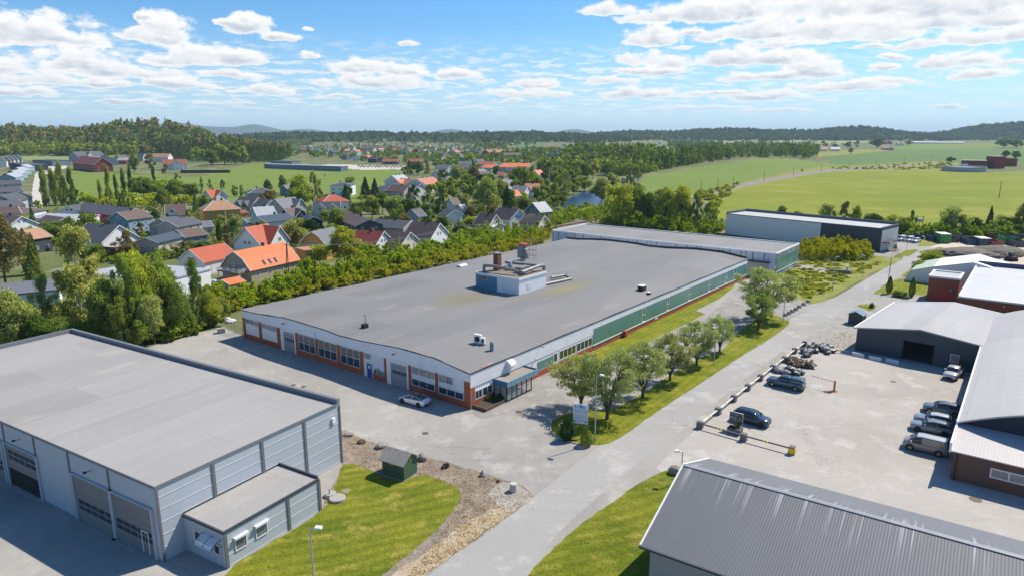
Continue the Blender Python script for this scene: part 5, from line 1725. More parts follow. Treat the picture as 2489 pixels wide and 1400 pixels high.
MB().tube(((p1-p0).length*.62,0,0),((p1-p0).length*.78,0,0.0),.12,n=8).build("yellow_band",M_yel,t)

# company sign in a frame,with a tub of plants
p=at(1803,1050,.03)
sg=thing("company_sign","small dark company sign with gold emblem on a post inside the lot corner","sign",p,heading(PP[0],PS[1]))
MB().box(-.05,-.05,0,.05,.05,3.0).build("post",M_metal,sg)
MB().box(-2.25,-.03,1.25,-.051,.03,2.95).build("board",M("sign_slate",(0.06,0.085,0.10),0.5),sg)
MB().box(-2.28,-.05,2.95,.06,.05,3.02).build("top_edge",M_trim,sg)
lettering(sg,"BYGG",.42,(-2.1,-.04,1.95),(math.pi/2,0,0),M_letw)
lettering(sg,"HOLAND AS",.25,(-2.1,-.04,1.6),(math.pi/2,0,0),M_letw)
lettering(sg,"BYGG & ANLEGG",.17,(-2.1,-.04,2.6),(math.pi/2,0,0),M_letw)
emblem(sg,-.50,1.95,-.036,.32,M_gold,-1)
sg.scale=(.76,.76,.82)
p=at(1786,1052,.03)
tb=thing("planter","square grey flower tub with a little conifer and dark red flowers","planter",p,heading(PP[0],PS[1]))
MB().prism([(-.75,0),(.75,0),(.85,.75),(-.85,.75)],-.6,.6,axis='y').build("tub",M("tub_stone",(0.15,0.145,0.155),0.9),tb)
MB().box(-.7,-.5,.751,.7,.5,.78).build("soil",M("soil",(0.05,0.035,0.025),0.95),tb)

# timber stand with red and white tape to the pickup
p=at(2027,951,.03)
sd=thing("tape_stand","orange timber stand holding the red and white tape in the yard","stand",p,R(10))
MB().box(-.1,-.1,.1,.1,.1,1.7).build("upright",M_orangewood,sd)
MB().box(-1.6,-.25,0,.4,-.1,.12).box(-1.6,.12,0,.4,.27,.12).build("foot_beams",M_orangewood,sd)
a=at(1969,934,.03); a.z=1.45; b=Vector((p.x,p.y,1.6))
m_tape,ntt,bt=new_mat("red_white_tape")
tc=objco(ntt); sep=ntt.node('ShaderNodeSeparateXYZ'); ntt.l.new(tc,sep.inputs[0])
ntt.put(bt.inputs['Base Color'],ntt.mix(ntt.math('GREATER_THAN',ntt.math('FRACT',ntt.math('MULTIPLY',sep.outputs[0],1.6)),.5),(.85,.84,.83,1),(.7,.05,.05,1)))
tp=MB()
h=heading(a,b); L=(b-a).length
ta=tag(MB().box(0,-.004,-.06,L,.004,.04).build("barrier_tape",m_tape,loc=(a.x,a.y,1.5),rz=h),"red and white striped tape stretched from the pickup to the timber stand","tape")

# rubbish bags and scrap
M_bag=M("black_bag_plastic",(0.022,0.022,0.026),0.28,var=0.4,scale=3.0,spec=0.7,dirt=((0.35,0.35,0.38),0.5,4.0),bump=0.05)
M_bags=M("grey_bag_plastic",(0.20,0.20,0.22),0.4,var=0.5,scale=3.0,dirt=((0.6,0.6,0.62),0.6,3.0),bump=0.05)
M_scrap=M("scrap_timber",(0.26,0.17,0.11),0.85,var=0.5,scale=2.0,dirt=((0.5,0.33,0.2),0.7,2.0))
M_scrapd=M("scrap_dark",(0.06,0.045,0.04),0.85,var=0.4,scale=2.0)
bags=[(1973,848,1.0),(1982,843,1.1),(1990,850,1.2),(1998,844,.9),(2006,853,1.1),(2014,847,1.0),(2020,855,.9),(1962,866,1.2),(1955,858,1.0),(1966,857,1.0),(1896,905,1.0),(1904,901,1.0),(1912,908,.9),(1925,905,1.1),(1936,911,1.0),(1946,909,.8),(2011,860,.8),(1981,856,.9)]
lets=("first","second","third","fourth","fifth","sixth","seventh","eighth")
for k,(px,py,r) in enumerate(bags):
    p=at(px,py,.03)
    where="heap beside the charcoal hall's corner" if px>1970 else ("heap by the roadside rail" if px>1950 else "pile next to the dark pickup")
    t=MB().blob((0,0,r*.42),r*.72,seed=k,n=3,rough=.35,sz=(1.15,.95,.62)).build("refuse_bag",M_bags if k in (4,10,12) else M_bag,loc=(p.x,p.y,0.03),rz=k)
    grey=k in (4,10,12)
    tag(t,"%s bulging bin bag in the %s, %s from its left" % ("grey" if grey else "black",where,lets[sorted([q for q in range(len(bags)) if (bags[q][0]>1970,bags[q][0]>1950)==(px>1970,px>1950)],key=lambda q: bags[q][0]).index(k) % 8]),"bag","bin bags heaped along the lot edge")
for k,(px,py,wd) in enumerate(((1928,882,3.0),(1938,890,2.4),(1950,888,2.8),(1965,893,2.2))):
    p=at(px,py,.03)
    t=thing("scrap_heap","%s heap of brown scrap timber and rags between the bin bags" % ("leftmost","second","third","rightmost")[k],"scrap heap",p,k*.7,"scrap heaps between the bin bags")
    rr=random.Random(k+50)
    m=MB(); m.blob((0,0,.15),wd*.42,seed=k+30,n=3,rough=.5,sz=(1,.8,.55)); m.build("rubble_base",M_scrapd,t)
    for nm,mt,cnt in (("scrap_board",M_scrap,9),("scrap_rag",M("rag_ochre",(0.5,0.30,0.10),0.9) if k==1 else M_scrap,3)):
        for q in range(cnt):
            a=rr.uniform(0,6.28); r_=rr.uniform(0,wd*.45); l_=rr.uniform(.5,1.5)
            c0=Vector((math.cos(a)*r_,math.sin(a)*r_,rr.uniform(.25,.85)))
            d0=Vector((rr.uniform(-1,1),rr.uniform(-1,1),rr.uniform(-.5,.5))).normalized()*l_/2
            MB().tube(c0-d0,c0+d0,rr.uniform(.06,.16),n=4).build(nm,mt,t)

# dark wedge-shaped concrete blocks at the parking entrance
for k,(px,py) in enumerate(((1908,768),(1917,764),(1925,759),(1934,754),(1942,748),(1953,742),(1964,735))):
    p=at(px,py,.03)
    t=MB().prism([(-.45,0),(.45,0),(.1,.62),(-.1,.62)],-.35,.35,axis='y').build("wedge_block",M_conc,loc=p,rz=R(30))
    tag(t,"%s dark wedge block from the road end of the parking row" % ("seventh","sixth","fifth","fourth","third","second","first")[k],"concrete block","wedge blocks at the parking entrance")

# boulders and stones on the gravel verge
M_stone=M("grey_stone",(0.27,0.24,0.21),0.9,var=0.2,dirt=((0.18,0.15,0.12),.6,1.2))
M_root=M("tangled_root",(0.10,0.065,0.04),0.95,var=.4)
def boulder(px,py,r,seed,lab,sz=(1.3,1,.7),mat=None,nm="boulder",cat="boulder",rough=.3):
    p=at(px,py,.03); r=r*.68
    return tag(MB().blob((0,0,r*sz[2]*.55),r,seed=seed,n=3,rough=rough,sz=sz).build(nm,mat or M_stone,loc=p,rz=seed),lab,cat)
boulder(846,1057,.9,3,"flat pale slab stone at the warehouse corner on the gravel",(1.3,.9,.4))
boulder(928,1085,.95,4,"angular grey boulder behind the green kiosk",(1.2,.9,.6))
boulder(1028,1115,.95,5,"block-shaped pale boulder right of the green kiosk",(1.2,.9,.8),rough=.15)
boulder(879,1075,.55,6,"dark tangled root clump on the gravel behind the warehouse",(1.2,1,.7),M_root,"root_clump","root clump",.5)
boulder(1084,1136,.6,7,"dark brown root stump in the middle of the gravel verge",(1.1,1,.9),M_root,"root_stump","stump",.5)
boulder(1211,1171,.32,8,"small dark red stone near the end of the gravel verge",(1,1,.8),M("dark_red_stone",(.07,.03,.03)),"small_stone","stone")
boulder(1640,1150,.95,9,"brown boulder on the lawn by the barn roof's upper corner",(1.1,.8,1.0))
p=at(1173,1156,.03)
tag(MB().lathe([(.42,0),(.38,.15),(.16,.5),(.07,.62),(.05,.75)],n=7).build("stone_cone",M_stone,loc=p),"pointed grey stone with a tip, on the gravel by the yard","stone")
p=at(1248,1193,.03)
tag(MB().lathe([(.42,0),(.42,.1),(.38,.85),(.36,.9)],n=18).build("concrete_bollard",M("pale_concrete",(.5,.47,.43),.9,var=.12),loc=p),"round pale concrete bollard at the tip of the gravel verge","bollard")
p=at(820,1213,.06)
wl_=thing("well_cover","round concrete well covers sunk in the lawn beside the annex","well cover",p)
MB().lathe([(.85,0),(.85,.22),(.80,.26)],n=20).build("cover",M_conc,wl_)
MB().lathe([(.6,0),(.6,.3),(.55,.33)],(-.9,.75),18).build("cover",M_conc,wl_)
p=at(801,1206,.06)
tag(MB().tube((0,0,0),(0,0,.8),.06,n=6).build("marker_stake",M_wood,loc=p),"short dark stake standing beside the well covers","stake")
p=at(848,1192,.06)
tag(MB().blob((0,0,-.35),.9,seed=77,n=3,rough=.3,sz=(1.4,.9,.5)).build("stone_heap",M_stone,loc=p),"low heap of small stones in the lawn behind the well covers","stone heap")
for px,py,lab,r in ((713,935,"left of the two round manhole covers on the yard between the warehouses",.38),(738,939,"right of the two round manhole covers on the yard between the warehouses",.38),(1034,1052,"round manhole cover in the yard above the green kiosk",.42),(1261,1001,"round manhole cover in front of the blue porch",.45),(2371,1213,"round manhole in a broken patch of the lot near the barn roof",.6),(1970,995-70,"round manhole cover in the lot left of the silver pickup",.4)):
    if px==1970: px,py=2171,927
    p=at(px,py,.034)
    tag(MB().lathe([(r,0),(r,.01),(r*.9,.012)],n=20).build("manhole_cover",M("cast_iron",(.13,.085,.06),.7,var=.2),loc=p),lab,"manhole")

# the big information board
p=at(1426,1062,.06)
pa_=at(1392,1058,.06)
ib=thing("notice_board","large white notice board with black H and blue squares on the lawn corner","sign",pa_,heading(pa_,p) )
zb_=onplane(pa_,heading(pa_,p),1392,1028)[1]; zt_=onplane(pa_,heading(pa_,p),1392,980)[1]
wb_=onplane(pa_,heading(pa_,p),1428.5,1038)[0]
zt_=max(zt_,zb_+2.2)
MB().box(0,-.03,zb_,wb_,.03,zt_).build("board",M("board_white",(.74,.78,.82),.4,var=.03),ib)
MB().box(.06,.031,0,.18,.12,zt_).box(wb_-.18,.031,0,wb_-.06,.12,zt_).build("posts",M_metal,ib)
hgt_=zt_-zb_
lettering(ib,"H",hgt_*.24,(wb_*.10,-.035,zt_-hgt_*.24),(math.pi/2,0,0),M_ink)
blu=[M("logo_cyan",(.05,.42,.75)),M("logo_blue",(.01,.08,.45))]
sq=[(0,0,1),(1,0,0),(2,0,0),(3,0,0),(4,0,0),(0,1,0),(1,1,1),(2,1,0),(3,1,1),(0,2,0),(1,2,0),(2,2,1),(0,3,1),(1,3,0),(4,1,1)]
s0=wb_*.085
for i,j,k in sq:
    MB().box(wb_*.40+i*s0,-.036,zt_-hgt_*.22+j*s0*.75,wb_*.40+(i+.92)*s0,-.031,zt_-hgt_*.22+(j+.92)*s0*.75).build("logo_square",blu[k],ib)
for i,(tx,sz_,xo) in enumerate((("HOLAND EIENDOM AS",.085,.06),("LEDIGE LOKALER TIL LEIE",.085,.08),("LAGER  PRODUKSJON  KONTOR",.05,.08),("VERKSTED  BUTIKK  SERVICE",.05,.08),("UTLEIE AV LOKALER OG TOMT",.05,.08),("KONTAKT OSS FOR VISNING",.05,.25),("TELEFON OG E-POST",.05,.30))):
    lettering(ib,tx,hgt_*sz_*.95,(wb_*xo,-.035,zt_-hgt_*(.33+i*.09)),(math.pi/2,0,0),M_ink)
MB().box(wb_*.04,-.036,zb_+hgt_*.07,wb_*.14,-.031,zb_+hgt_*.17).build("green_badge",M("badge_green",(.02,.22,.18)),ib)
MB().prism([(wb_*.45,zb_+hgt_*.42),(wb_*.52,zb_+hgt_*.33),(wb_*.47,zb_+hgt_*.46)],-.038,-.031,axis='y').build("arrow_mark",M_ink,ib)
MB().box(wb_*.80,-.036,zb_+hgt_*.08,wb_*.95,-.031,zb_+hgt_*.13).build("navy_badge",M_ink,ib)

# street lamps and poles
def street_lamp(px,py,pytop,lab,arm=1.0,h=None,head=0.0,r=.085,group="street lamps"):
    p=at(px,py,.03)
    z=h
    if z is None:
        best=min(((abs(proj(p.x,p.y,q/10)[1]-pytop),q/10) for q in range(10,250)))
        z=best[1]
    t=thing("street_lamp",lab,"street lamp",p,head,group)
    MB().tube((0,0,0),(0,0,z-.1),r,r*.6,8).tube((0,0,z-.1),(arm*.6,0,z),.04,.04,6).build("mast",M_metal,t)
    MB().prism([(arm*.3,z-.02),(arm*.3+.62,z-.02),(arm*.3+.58,z+.1),(arm*.3+.1,z+.14)],-.2,.2,axis='y').build("lamp_head",M("lamp_housing",(.62,.63,.64),.4),t)
    return t
street_lamp(1445.5,1076,911,"street lamp beside the large white notice board",head=R(-20))
street_lamp(769,1500,1284,"street lamp in the foreground lawn below the annex",head=R(0))
street_lamp(1655,1170,1096,"short street lamp just behind the barn roof's upper corner",head=R(180))
street_lamp(1735,886,800,"thin street lamp among the street trees, right of the middle",head=R(110),group="street lamps")
street_lamp(1903,783,690,"thin street lamp at the wedge blocks",head=R(150))
street_lamp(2023,708,626,"street lamp in the rough meadow by the yellow shrubs",head=R(20),r=.1)
street_lamp(2158,692,629,"street lamp in front of the small thuja beside the road",head=R(180),r=.1)
street_lamp(2097,672,622,"thin lamp post at the road's bend by the meadow edge",head=R(160),r=.07)
street_lamp(2163,660,590,"tall lamp post where the road forks to the white vans",head=R(170),r=.07)
street_lamp(2203,608,590,"low lamp post on the small traffic island",head=R(170),r=.07)
street_lamp(1538,800,720,"lamp post",head=0) if False else None

M_pole=M("creosoted_pole",(.10,.075,.055),.9,var=.2)
def pole(px,py,pytop,lab,r=.14,cross=1.6,name="utility_pole",double=False,group=None,head=R(60),wires=True):
    p=att(px,py)
    z=min(((abs(proj(p.x,p.y,p.z+q/10)[1]-pytop),q/10) for q in range(20,400)))[1]
    t=thing(name,lab,"pole",p,head,group)
    m=MB().tube((0,0,-.2),(0,0,z),r,r*.7,7)
    m.build("mast",M_pole,t)
    if double:
        MB().tube((0,1.1,-.2),(0,.12,z*.96),r,r*.7,7).build("brace",M_pole,t)
    if cross:
        MB().box(-.06,-cross/2,z-.7,.06,cross/2,z-.55).build("crossarm",M_pole,t)
    t["top"]=z
    return p,z
pl_=[]
pl_.append(pole(704,690,590,"braced double timber pole beside the long orange gambrel roof",double=True,cross=2.0))
pl_.append(pole(1118,612,545,"timber power pole rising from the scrub behind the hall",cross=1.8))
pl_.append(pole(1354,548,498,"timber power pole near the tall white block's left end",cross=1.8))
for k,(px,py,pt) in enumerate(((1703,479,440),(1744,466,435),(1782,456,428),(1857,442,414),(1928,428,408),(1996,420,400),(2064,413,392),(2129,407,389),(2197,401,381),(2263,396,378))):
    pole(px,py,pt,"%s railway mast from the river along the field track" % ("first","second","third","fourth","fifth","sixth","seventh","eighth","ninth","farthest")[k],r=.16,cross=0,name="railway_mast",group="railway masts along the field track")
pole(2428,483,441,"lone leaning pole in the bright green field, far right",r=.2,cross=0)
p1_,z1_=pole(2224,566,525,"left leg pole of the timber transformer frame behind the white vans",r=.16,cross=0,group="transformer frame poles")
p2_,z2_=pole(2240,567,525,"right leg pole of the timber transformer frame behind the white vans",r=.16,cross=0,group="transformer frame poles")
h=heading(p1_,p2_)
tag(MB().box(-.3,-.15,z1_-.5,(p2_-p1_).length+.3,.15,z1_-.3).box(.2,-.6,z1_-2.4,(p2_-p1_).length-.2,.6,z1_-1.2).build("transformer",M_metal,loc=(p1_.x,p1_.y,0),rz=h),"grey transformer and crossbeam hung between two timber poles","transformer")
# overhead lines
def cable(a,b,off,lab,r=.035,sag=2.0):
    A_,B_=Vector(a),Vector(b)
    pts=[]
    for i in range(13):
        t=i/12
        q=A_+(B_-A_)*t
        q.z -= sag*4*t*(1-t)
        pts.append(q)
    m=MB().path(pts,r,4)
    return tag(m.build("power_line",M_metal),lab,"power line","overhead lines along the railway")
(pA,zA),(pB,zB_),(pC,zC)=pl_
for k,o_ in enumerate((-.8,.8)):
    off=Vector((math.sin(R(60))*o_*-1,math.cos(R(60))*o_,0))
    s_=("left","right")[k]
    cable(pA+off+Vector((0,0,zA-.5)),pB+off+Vector((0,0,zB_-.5)),0,"%s overhead line between the double pole and the scrub pole" % s_)
    cable(pB+off+Vector((0,0,zB_-.5)),pC+off+Vector((0,0,zC-.5)),0,"%s overhead line from the scrub pole to the white block pole" % s_)
# flag pole by the white flat-roofed house
p=at(791,470); fp=thing("flag_pole","slender white flag pole in the field beside the white flat-roofed house","flag pole",p)
MB().tube((0,0,0),(0,0,12),.14,.08,6).build("mast",M_trim,fp)
MB().box(.08,-.02,10.3,.6,.02,11.8).build("pennant",M("pennant_red",(.4,.08,.08)),fp)
p=at(551,553); fp=thing("flag_pole","white flag pole standing in front of the ochre house","flag pole",p)
MB().tube((0,0,0),(0,0,8.5),.1,.06,6).build("mast",M_trim,fp)

# ---------------------------------------------------------------- skips in the dirt yard
def skip(px,py,col,lab,s=1.0,tall=1.0,lid=None,hd=None,w=2.4,l=5.0):
    p=at(px,py,.03)
    t=thing("waste_skip",lab,"skip",p,hd if hd is not None else TH_E,"waste skips in the dirt yard")
    h=1.7*tall
    mt=M("skip_paint",col,.55,var=.2,scale=1.0,dirt=((.2,.12,.08),.5,1.2),stripes=((0,1,0),.8,.15))
    m=MB(); th=.09
    m.box(0,-w/2,.12,.09,w/2,h); m.box(l-.09,-w/2,.12,l,w/2,h)
    m.box(.09,-w/2,.12,l-.09,-w/2+.09,h); m.box(.09,w/2-.09,.12,l-.09,w/2,h); m.box(.09,-w/2+.09,.12,l-.09,w/2-.09,.2)
    m.box(-.05,-w/2-.05,h,.14,w/2+.05,h+.1); m.box(l-.14,-w/2-.05,h,l+.05,w/2+.05,h+.1)
    m.box(.14,-w/2-.05,h,l-.14,-w/2+.09,h+.1); m.box(.14,w/2-.09,h,l-.14,w/2+.05,h+.1)
    m.build("skip_body",mt,t)
    MB().box(-.12,-.12,.6,-.002,.12,.9).box(-.1,-w/2,.0,.0,-w/2+.15,.5).box(-.1,w/2-.15,0,0,w/2,.5).build("lifting_hook",M_yel,t)
    if lid:
        MB().box(-.02,-w/2-.02,h+.102,l+.02,w/2+.02,h+.2).build("lid",M("skip_lid",lid,.6),t)
    return t
SK=[(2277,588,(.02,.07,.14),"blue open skip at the left end of the skip row",1.0,None),(2298,592,(.05,.25,.06),"tall green container with white roof, second in the skip row",1.75,(.75,.72,.70)),(2319,590,(.06,.07,.09),"low grey skip beside the tall green container",.8,None),(2340,588,(.02,.08,.15),"low blue skip with pale blue load in mid row",.9,None),
      (2360,573,(.02,.05,.09),"dark blue skip at the back of the row's middle",1.2,None),(2368,596,(.04,.09,.14),"blue-grey skip in front, left of the tall lidded one",1.0,None),(2389,572,(.03,.03,.09),"dark violet skip at the back, behind the tall lidded one",1.3,None),(2395,599,(.06,.08,.12),"tall dark grey skip with a pale lid at the front",1.4,(.62,.55,.50)),
      (2420,575,(.02,.15,.35),"skip with bright blue cover behind the red one",1.2,(.05,.30,.60)),(2423,601,(.30,.06,.05),"dark red skip at the front of the row",1.0,None),(2455,595,(.04,.26,.08),"bright green tall skip near the right end",1.4,None),(2480,601,(.08,.08,.10),"grey open skip at the right edge of the photo",1.1,None),
      (2428,585,(.14,.04,.04),"maroon skip between the red one and the blue cover",1.0,None),(2474,582,(.02,.07,.09),"dark teal skip behind the grey one at the right edge",1.0,None),(2253,572,(.03,.05,.08),"small navy skip apart on the left, by the shrubs",.8,(.6,.6,.6)),(2352,590,(.10,.05,.05),"narrow rust brown skip wedged in mid row",.9,None)]
for px,py,col,lab,tl_,lid in SK:
    skip(px,py,col,lab,tall=tl_,lid=lid,hd=R(80),w=3.4 if tl_>.7 else 2.6,l=5.5)
# soil heaps and tent
M_soil=M("heaped_soil",(.17,.145,.125),.95,var=.35,scale=.5,fine=.25,fscale=3,dirt=((.20,.19,.06),.7,.3),bump=.2)
for k,(px,py,r,szz,lab) in enumerate(((2350,619,8,(1.5,1,.30),"long low heap of dark soil behind the white tent"),(2405,620,7,(1.2,.8,.36),"second soil heap right behind the white tent's peak"),(2296,613,4,(1.5,.8,.2),"low grassy soil bank at the dirt yard's left end"))):
    p=at(px,py)
    tag(MB().blob((0,0,0),r,seed=90+k,n=4,rough=.25,sz=szz).build("soil_heap",M_soil,loc=p,smooth=True),lab,"soil heap","soil heaps behind the tent")
ZT=5.0
tp_=at(2384,606,ZT); tfr=at(2368,650,ZT)
pk1=at(2366,642,ZT+1.0)
tn=thing("storage_tent","white storage tent with pale green ends behind the brick tower","tent",(pk1.x,pk1.y,0),TH_A)
M_tentw=M("tent_white",(.80,.78,.75),.6,var=.05); M_tentg=M("tent_green",(.42,.50,.38),.6,var=.06)
tl2=15.0; hwid=13.0
def tent(y0,z0,y1,z1,nm,mt):
    MB().quad((0,y0,z0),(tl2,y0,z0),(tl2,y1,z1),(0,y1,z1)).quad((0,y0,z0-.12),(0,y1,z1-.12),(tl2,y1,z1-.12),(tl2,y0,z0-.12)).build(nm,mt,tn)
zpk=6.4
tent(0,zpk,-8.2,4.4,"white_sheet",M_tentw); tent(0,zpk,8.2,4.4,"white_sheet",M_tentw)
tent(-8.2,4.4,-13,2.9,"green_sheet",M_tentg); tent(8.2,4.4,13,2.9,"green_sheet",M_tentg)
tent(-13,2.9,-14.3,0,"green_sheet",M_tentg); tent(13,2.9,14.3,0,"green_sheet",M_tentg)
MB().prism([(0,zpk-.13),(-8.2,4.26),(-13,2.76),(-14.2,0),(14.2,0),(13,2.76),(8.2,4.26)],.05,.2,axis='x').build("end_sheet",M_tentw,tn)
p=at(2457,634,.03)
dg=thing("small_digger","small dark excavator parked in the dirt yard right of the tent","excavator",p,R(100))
MB().box(-1.4,-1.1,0,1.4,-.6,.6).box(-1.4,.6,0,1.4,1.1,.6).build("tracks",M_tyre,dg)
MB().box(-1.3,-1.0,.65,1.0,1.0,1.4).build("body",M("digger_maroon",(.10,.04,.06)),dg)
MB().box(-.5,-.6,1.4,.7,.5,2.5).build("cab",M_carglass,dg)
MB().path([(1.0,.2,1.2),(2.4,.2,2.6),(3.6,.2,1.6),(3.4,.2,.5)],.16,6).build("boom",M("digger_arm",(.45,.35,.30)),dg)
# picnic table and young tree on the forecourt
p=at(2177,611,.03)
pt_=thing("picnic_table","dark picnic table on the forecourt by the long warehouse","picnic table",p,R(30))
MB().box(-1,-.4,.72,1,.4,.78).build("table_top",M_wood,pt_)
for s_ in (-1,1):
    MB().box(-1,s_*.75-.14,.42,1,s_*.75+.14,.47).build("bench",M_wood,pt_)
    MB().prism([(-.8,0),(-.65,0),(.1,.72),(-.05,.72)],s_*.7-.04,s_*.7+.04,axis='x').prism([(.8,0),(.65,0),(-.1,.72),(.05,.72)],s_*.7+.05,s_*.7+.1,axis='x').build("leg",M_wood,pt_)
# gravel meadow odds and ends
p=at(2059,664,.06); tag(MB().tube((0,0,0),(0,0,1.9),.35,n=10).build("pipe_marker",M_trim,loc=p),"short white pipe standing in the rough meadow","pipe")
p=at(2040,664,.06); tag(MB().box(-3,-.5,0,3,.5,.5).box(-2.4,-.3,.5,2.8,.4,.9).build("plank_stack",M("plank_grey",(.22,.2,.18)),loc=p,rz=R(-25)),"grey stack of planks lying in the rough meadow","plank stack")
# planter by the porch
q0=A0+Vector((math.cos(TH_A)*(px0-4.3),math.sin(TH_A)*(px0-4.3),0))
plb=thing("brick_planter","low dark brick planter with thujas at the porch corner","planter",q0,TH_A)
wpl=4.1
MB().box(0,-2.4,0,.2,-.12,.5).box(.2,-2.4,0,wpl,-2.2,.5).box(wpl-.2,-2.2,0,wpl,-.12,.5).build("planter_wall",M_brickd,plb)
MB().box(.2,-2.2,.02,wpl-.2,-.12,.42).build("soil",M("planter_soil",(.06,.05,.03),.95),plb)
# mesh gate at the far left corner of the hall
gq=at(556,806,.03); gq2=at(590,815,.03)
gt=thing("mesh_gate","galvanised mesh gate and fence at the hall's far left corner","gate",gq,heading(gq,gq2))
Lg=(gq2-gq).length
m=MB()
for x in (0,Lg*.5,Lg): m.tube((x,0,0),(x,0,2.6),.06,n=6)
for z in (.15,1.3,2.5): m.tube((0,0,z),(Lg,0,z),.035,n=5)
m.build("gate_frame",M_metal,gt)
m=MB()
for i in range(1,int(Lg/.28)): m.tube((i*.28,0,.15),(i*.28,0,2.5),.012,n=3,cap=False)
m.build("gate_mesh",M_metal,gt)
p=at(538,808,.03)
tag(MB().box(-.7,-.5,0,.7,.5,.8).box(-.75,-.55,.8,.75,.55,.88).build("concrete_box",M_conc,loc=p,rz=.4),"small concrete box near the mesh gate at the yard's far corner","box")
for k,(px,py,r,lab) in enumerate(((549,779,.8,"white bagged waste heaped by the mesh gate"),(561,783,.7,"white plastic bag right of the bagged waste by the mesh gate"))):
    p=at(px,py); tag(MB().blob((0,0,r*.3),r,seed=70+k,n=3,rough=.4,sz=(1.2,1,.5)).build("white_bag",M("white_sack",(.65,.65,.67),.6,bump=.05),loc=p),lab,"sack")


# ---------------------------------------------------------------- the person by the clipped bushes
def person():
    p=at(1363.5,1053,.06)
    t=thing("person","person in a dark jacket and pale blue jeans standing by the dark bush","person",p,R(-100))
    V_=[(0,0,.95),(0,0,1.15),(0,0,1.38),(0,.02,1.50),(0,.03,1.60),(0,.03,1.72),
          (.10,0,.90),(.12,.02,.50),(.12,0,.10),(.12,.14,.04),(-.10,0,.90),(-.13,-.03,.50),(-.14,-.05,.10),(-.14,.09,.04),
          (.19,0,1.42),(.25,-.02,1.16),(.22,.12,.95),(-.19,0,1.42),(-.25,-.02,1.16),(-.20,.16,1.0)]
    E_s=[(0,1),(1,2),(2,3),(3,4),(4,5),(0,6),(6,7),(7,8),(8,9),(0,10),(10,11),(11,12),(12,13),(2,14),(14,15),(15,16),(2,17),(17,18),(18,19)]
    rad=[.15,.14,.16,.065,.085,.075,.09,.065,.045,.04,.09,.065,.045,.04,.06,.048,.032,.06,.048,.032]
    def skinned(name,mat,idx,grow=0.0,smooth=True):
        me=bpy.data.meshes.new(name)
        mp={k: i for i,k in enumerate(idx)}
        me.from_pydata([V_[k] for k in idx],[(mp[a],mp[b]) for a,b in E_s if a in mp and b in mp],[])
        me.materials.append(mat)
        o=bpy.data.objects.new(name,me); C.objects.link(o); o.parent=t
        sk=o.modifiers.new("skin",'SKIN')
        for k,i in mp.items():
            me.skin_vertices[0].data[i].radius=(rad[k]+grow,rad[k]*.8+grow)
        me.skin_vertices[0].data[0].use_root=True
        ss=o.modifiers.new("sub",'SUBSURF'); ss.levels=1; ss.render_levels=2
        return o
    skinned("body",M("skin_tone",(.50,.29,.21),.6),list(range(20)))
    skinned("jacket",M("jacket_navy",(.02,.025,.05),.8),[0,1,2,14,15,17,18],.028)
    skinned("trousers",M("jeans_pale",(.28,.34,.45),.8),[0,6,7,8,10,11,12],.022)
    MB().blob((0,.0,1.70),.115,seed=2,n=3,rough=.06,sz=(.95,1.05,.85)).build("hair",M("hair_reddish",(.16,.06,.035),.8),t)
    for s_ in (-1,1):
        MB().blob((s_*.13-(0.01),.05+(.05 if s_>0 else 0),.05),.10,seed=5,n=2,rough=.05,sz=(.7,1.4,.5)).build("shoe",M_dark,t)
    # hands: palm with five short fingers
    for hx,hy,hz_ in ((.22,.13,.92),(-.20,.17,.97)):
        hm=MB(); hm.blob((hx,hy,hz_),.042,seed=1,n=2,rough=.05,sz=(.6,1,1.1))
        for q in range(4):
            hm.tube((hx,hy-.025+q*.018,hz_-.03),(hx+.004,hy-.02+q*.02,hz_-.095+abs(q-1.5)*.008),.009,.007,5)
        hm.tube((hx,hy+.035,hz_+.01),(hx,hy+.07,hz_-.035),.010,.008,5)
        hm.build("hand",M("hand_skin",(.50,.29,.21),.6),t)


person()

# ---------------------------------------------------------------- houses
WALLC=dict(white=(.72,.72,.71),cream=(.60,.56,.46),beige=(.46,.43,.38),grey=(.36,.38,.40),bluegrey=(.15,.20,.25),lightblue=(.22,.33,.42),ochre=(.52,.27,.05),orange=(.60,.31,.08),black=(.03,.032,.038),
             dgreen=(.07,.09,.085),red=(.25,.045,.035),brickred=(.33,.11,.07),tan=(.36,.30,.22),dark=(.06,.065,.075),pink=(.50,.33,.28))
ROOFC=dict(black=(.045,.047,.055),dgrey=(.085,.085,.095),grey=(.15,.155,.17),slate=(.055,.075,.10),lgrey=(.36,.38,.40),brown=(.13,.085,.07),dbrown=(.075,.055,.055),red=(.42,.085,.035),orange=(.62,.17,.055),
             tan=(.40,.22,.13),maroon=(.20,.045,.035),redbrown=(.26,.085,.055),palered=(.45,.17,.11),beige=(.38,.35,.30),white=(.66,.65,.63))
_wm,_rm={},{}


def wall_m(c):
    if c not in _wm: _wm[c]=M("board_wall_" + c,WALLC[c],.75,var=.05,stripes=((0,0,1),.28,.07))
    return _wm[c]


def roof_m(c):
    if c not in _rm: _rm[c]=M("tile_roof_" + c,ROOFC[c],.6,var=.12,scale=.8,stripes=((0,0,1),.20,.16),bump=.03,dirt=(tuple(v*.6 for v in ROOFC[c]),.4,.6))
    return _rm[c]


HOUSES=[]      # (name,x,y,radius,label) for keeping trees off and for naming neighbours


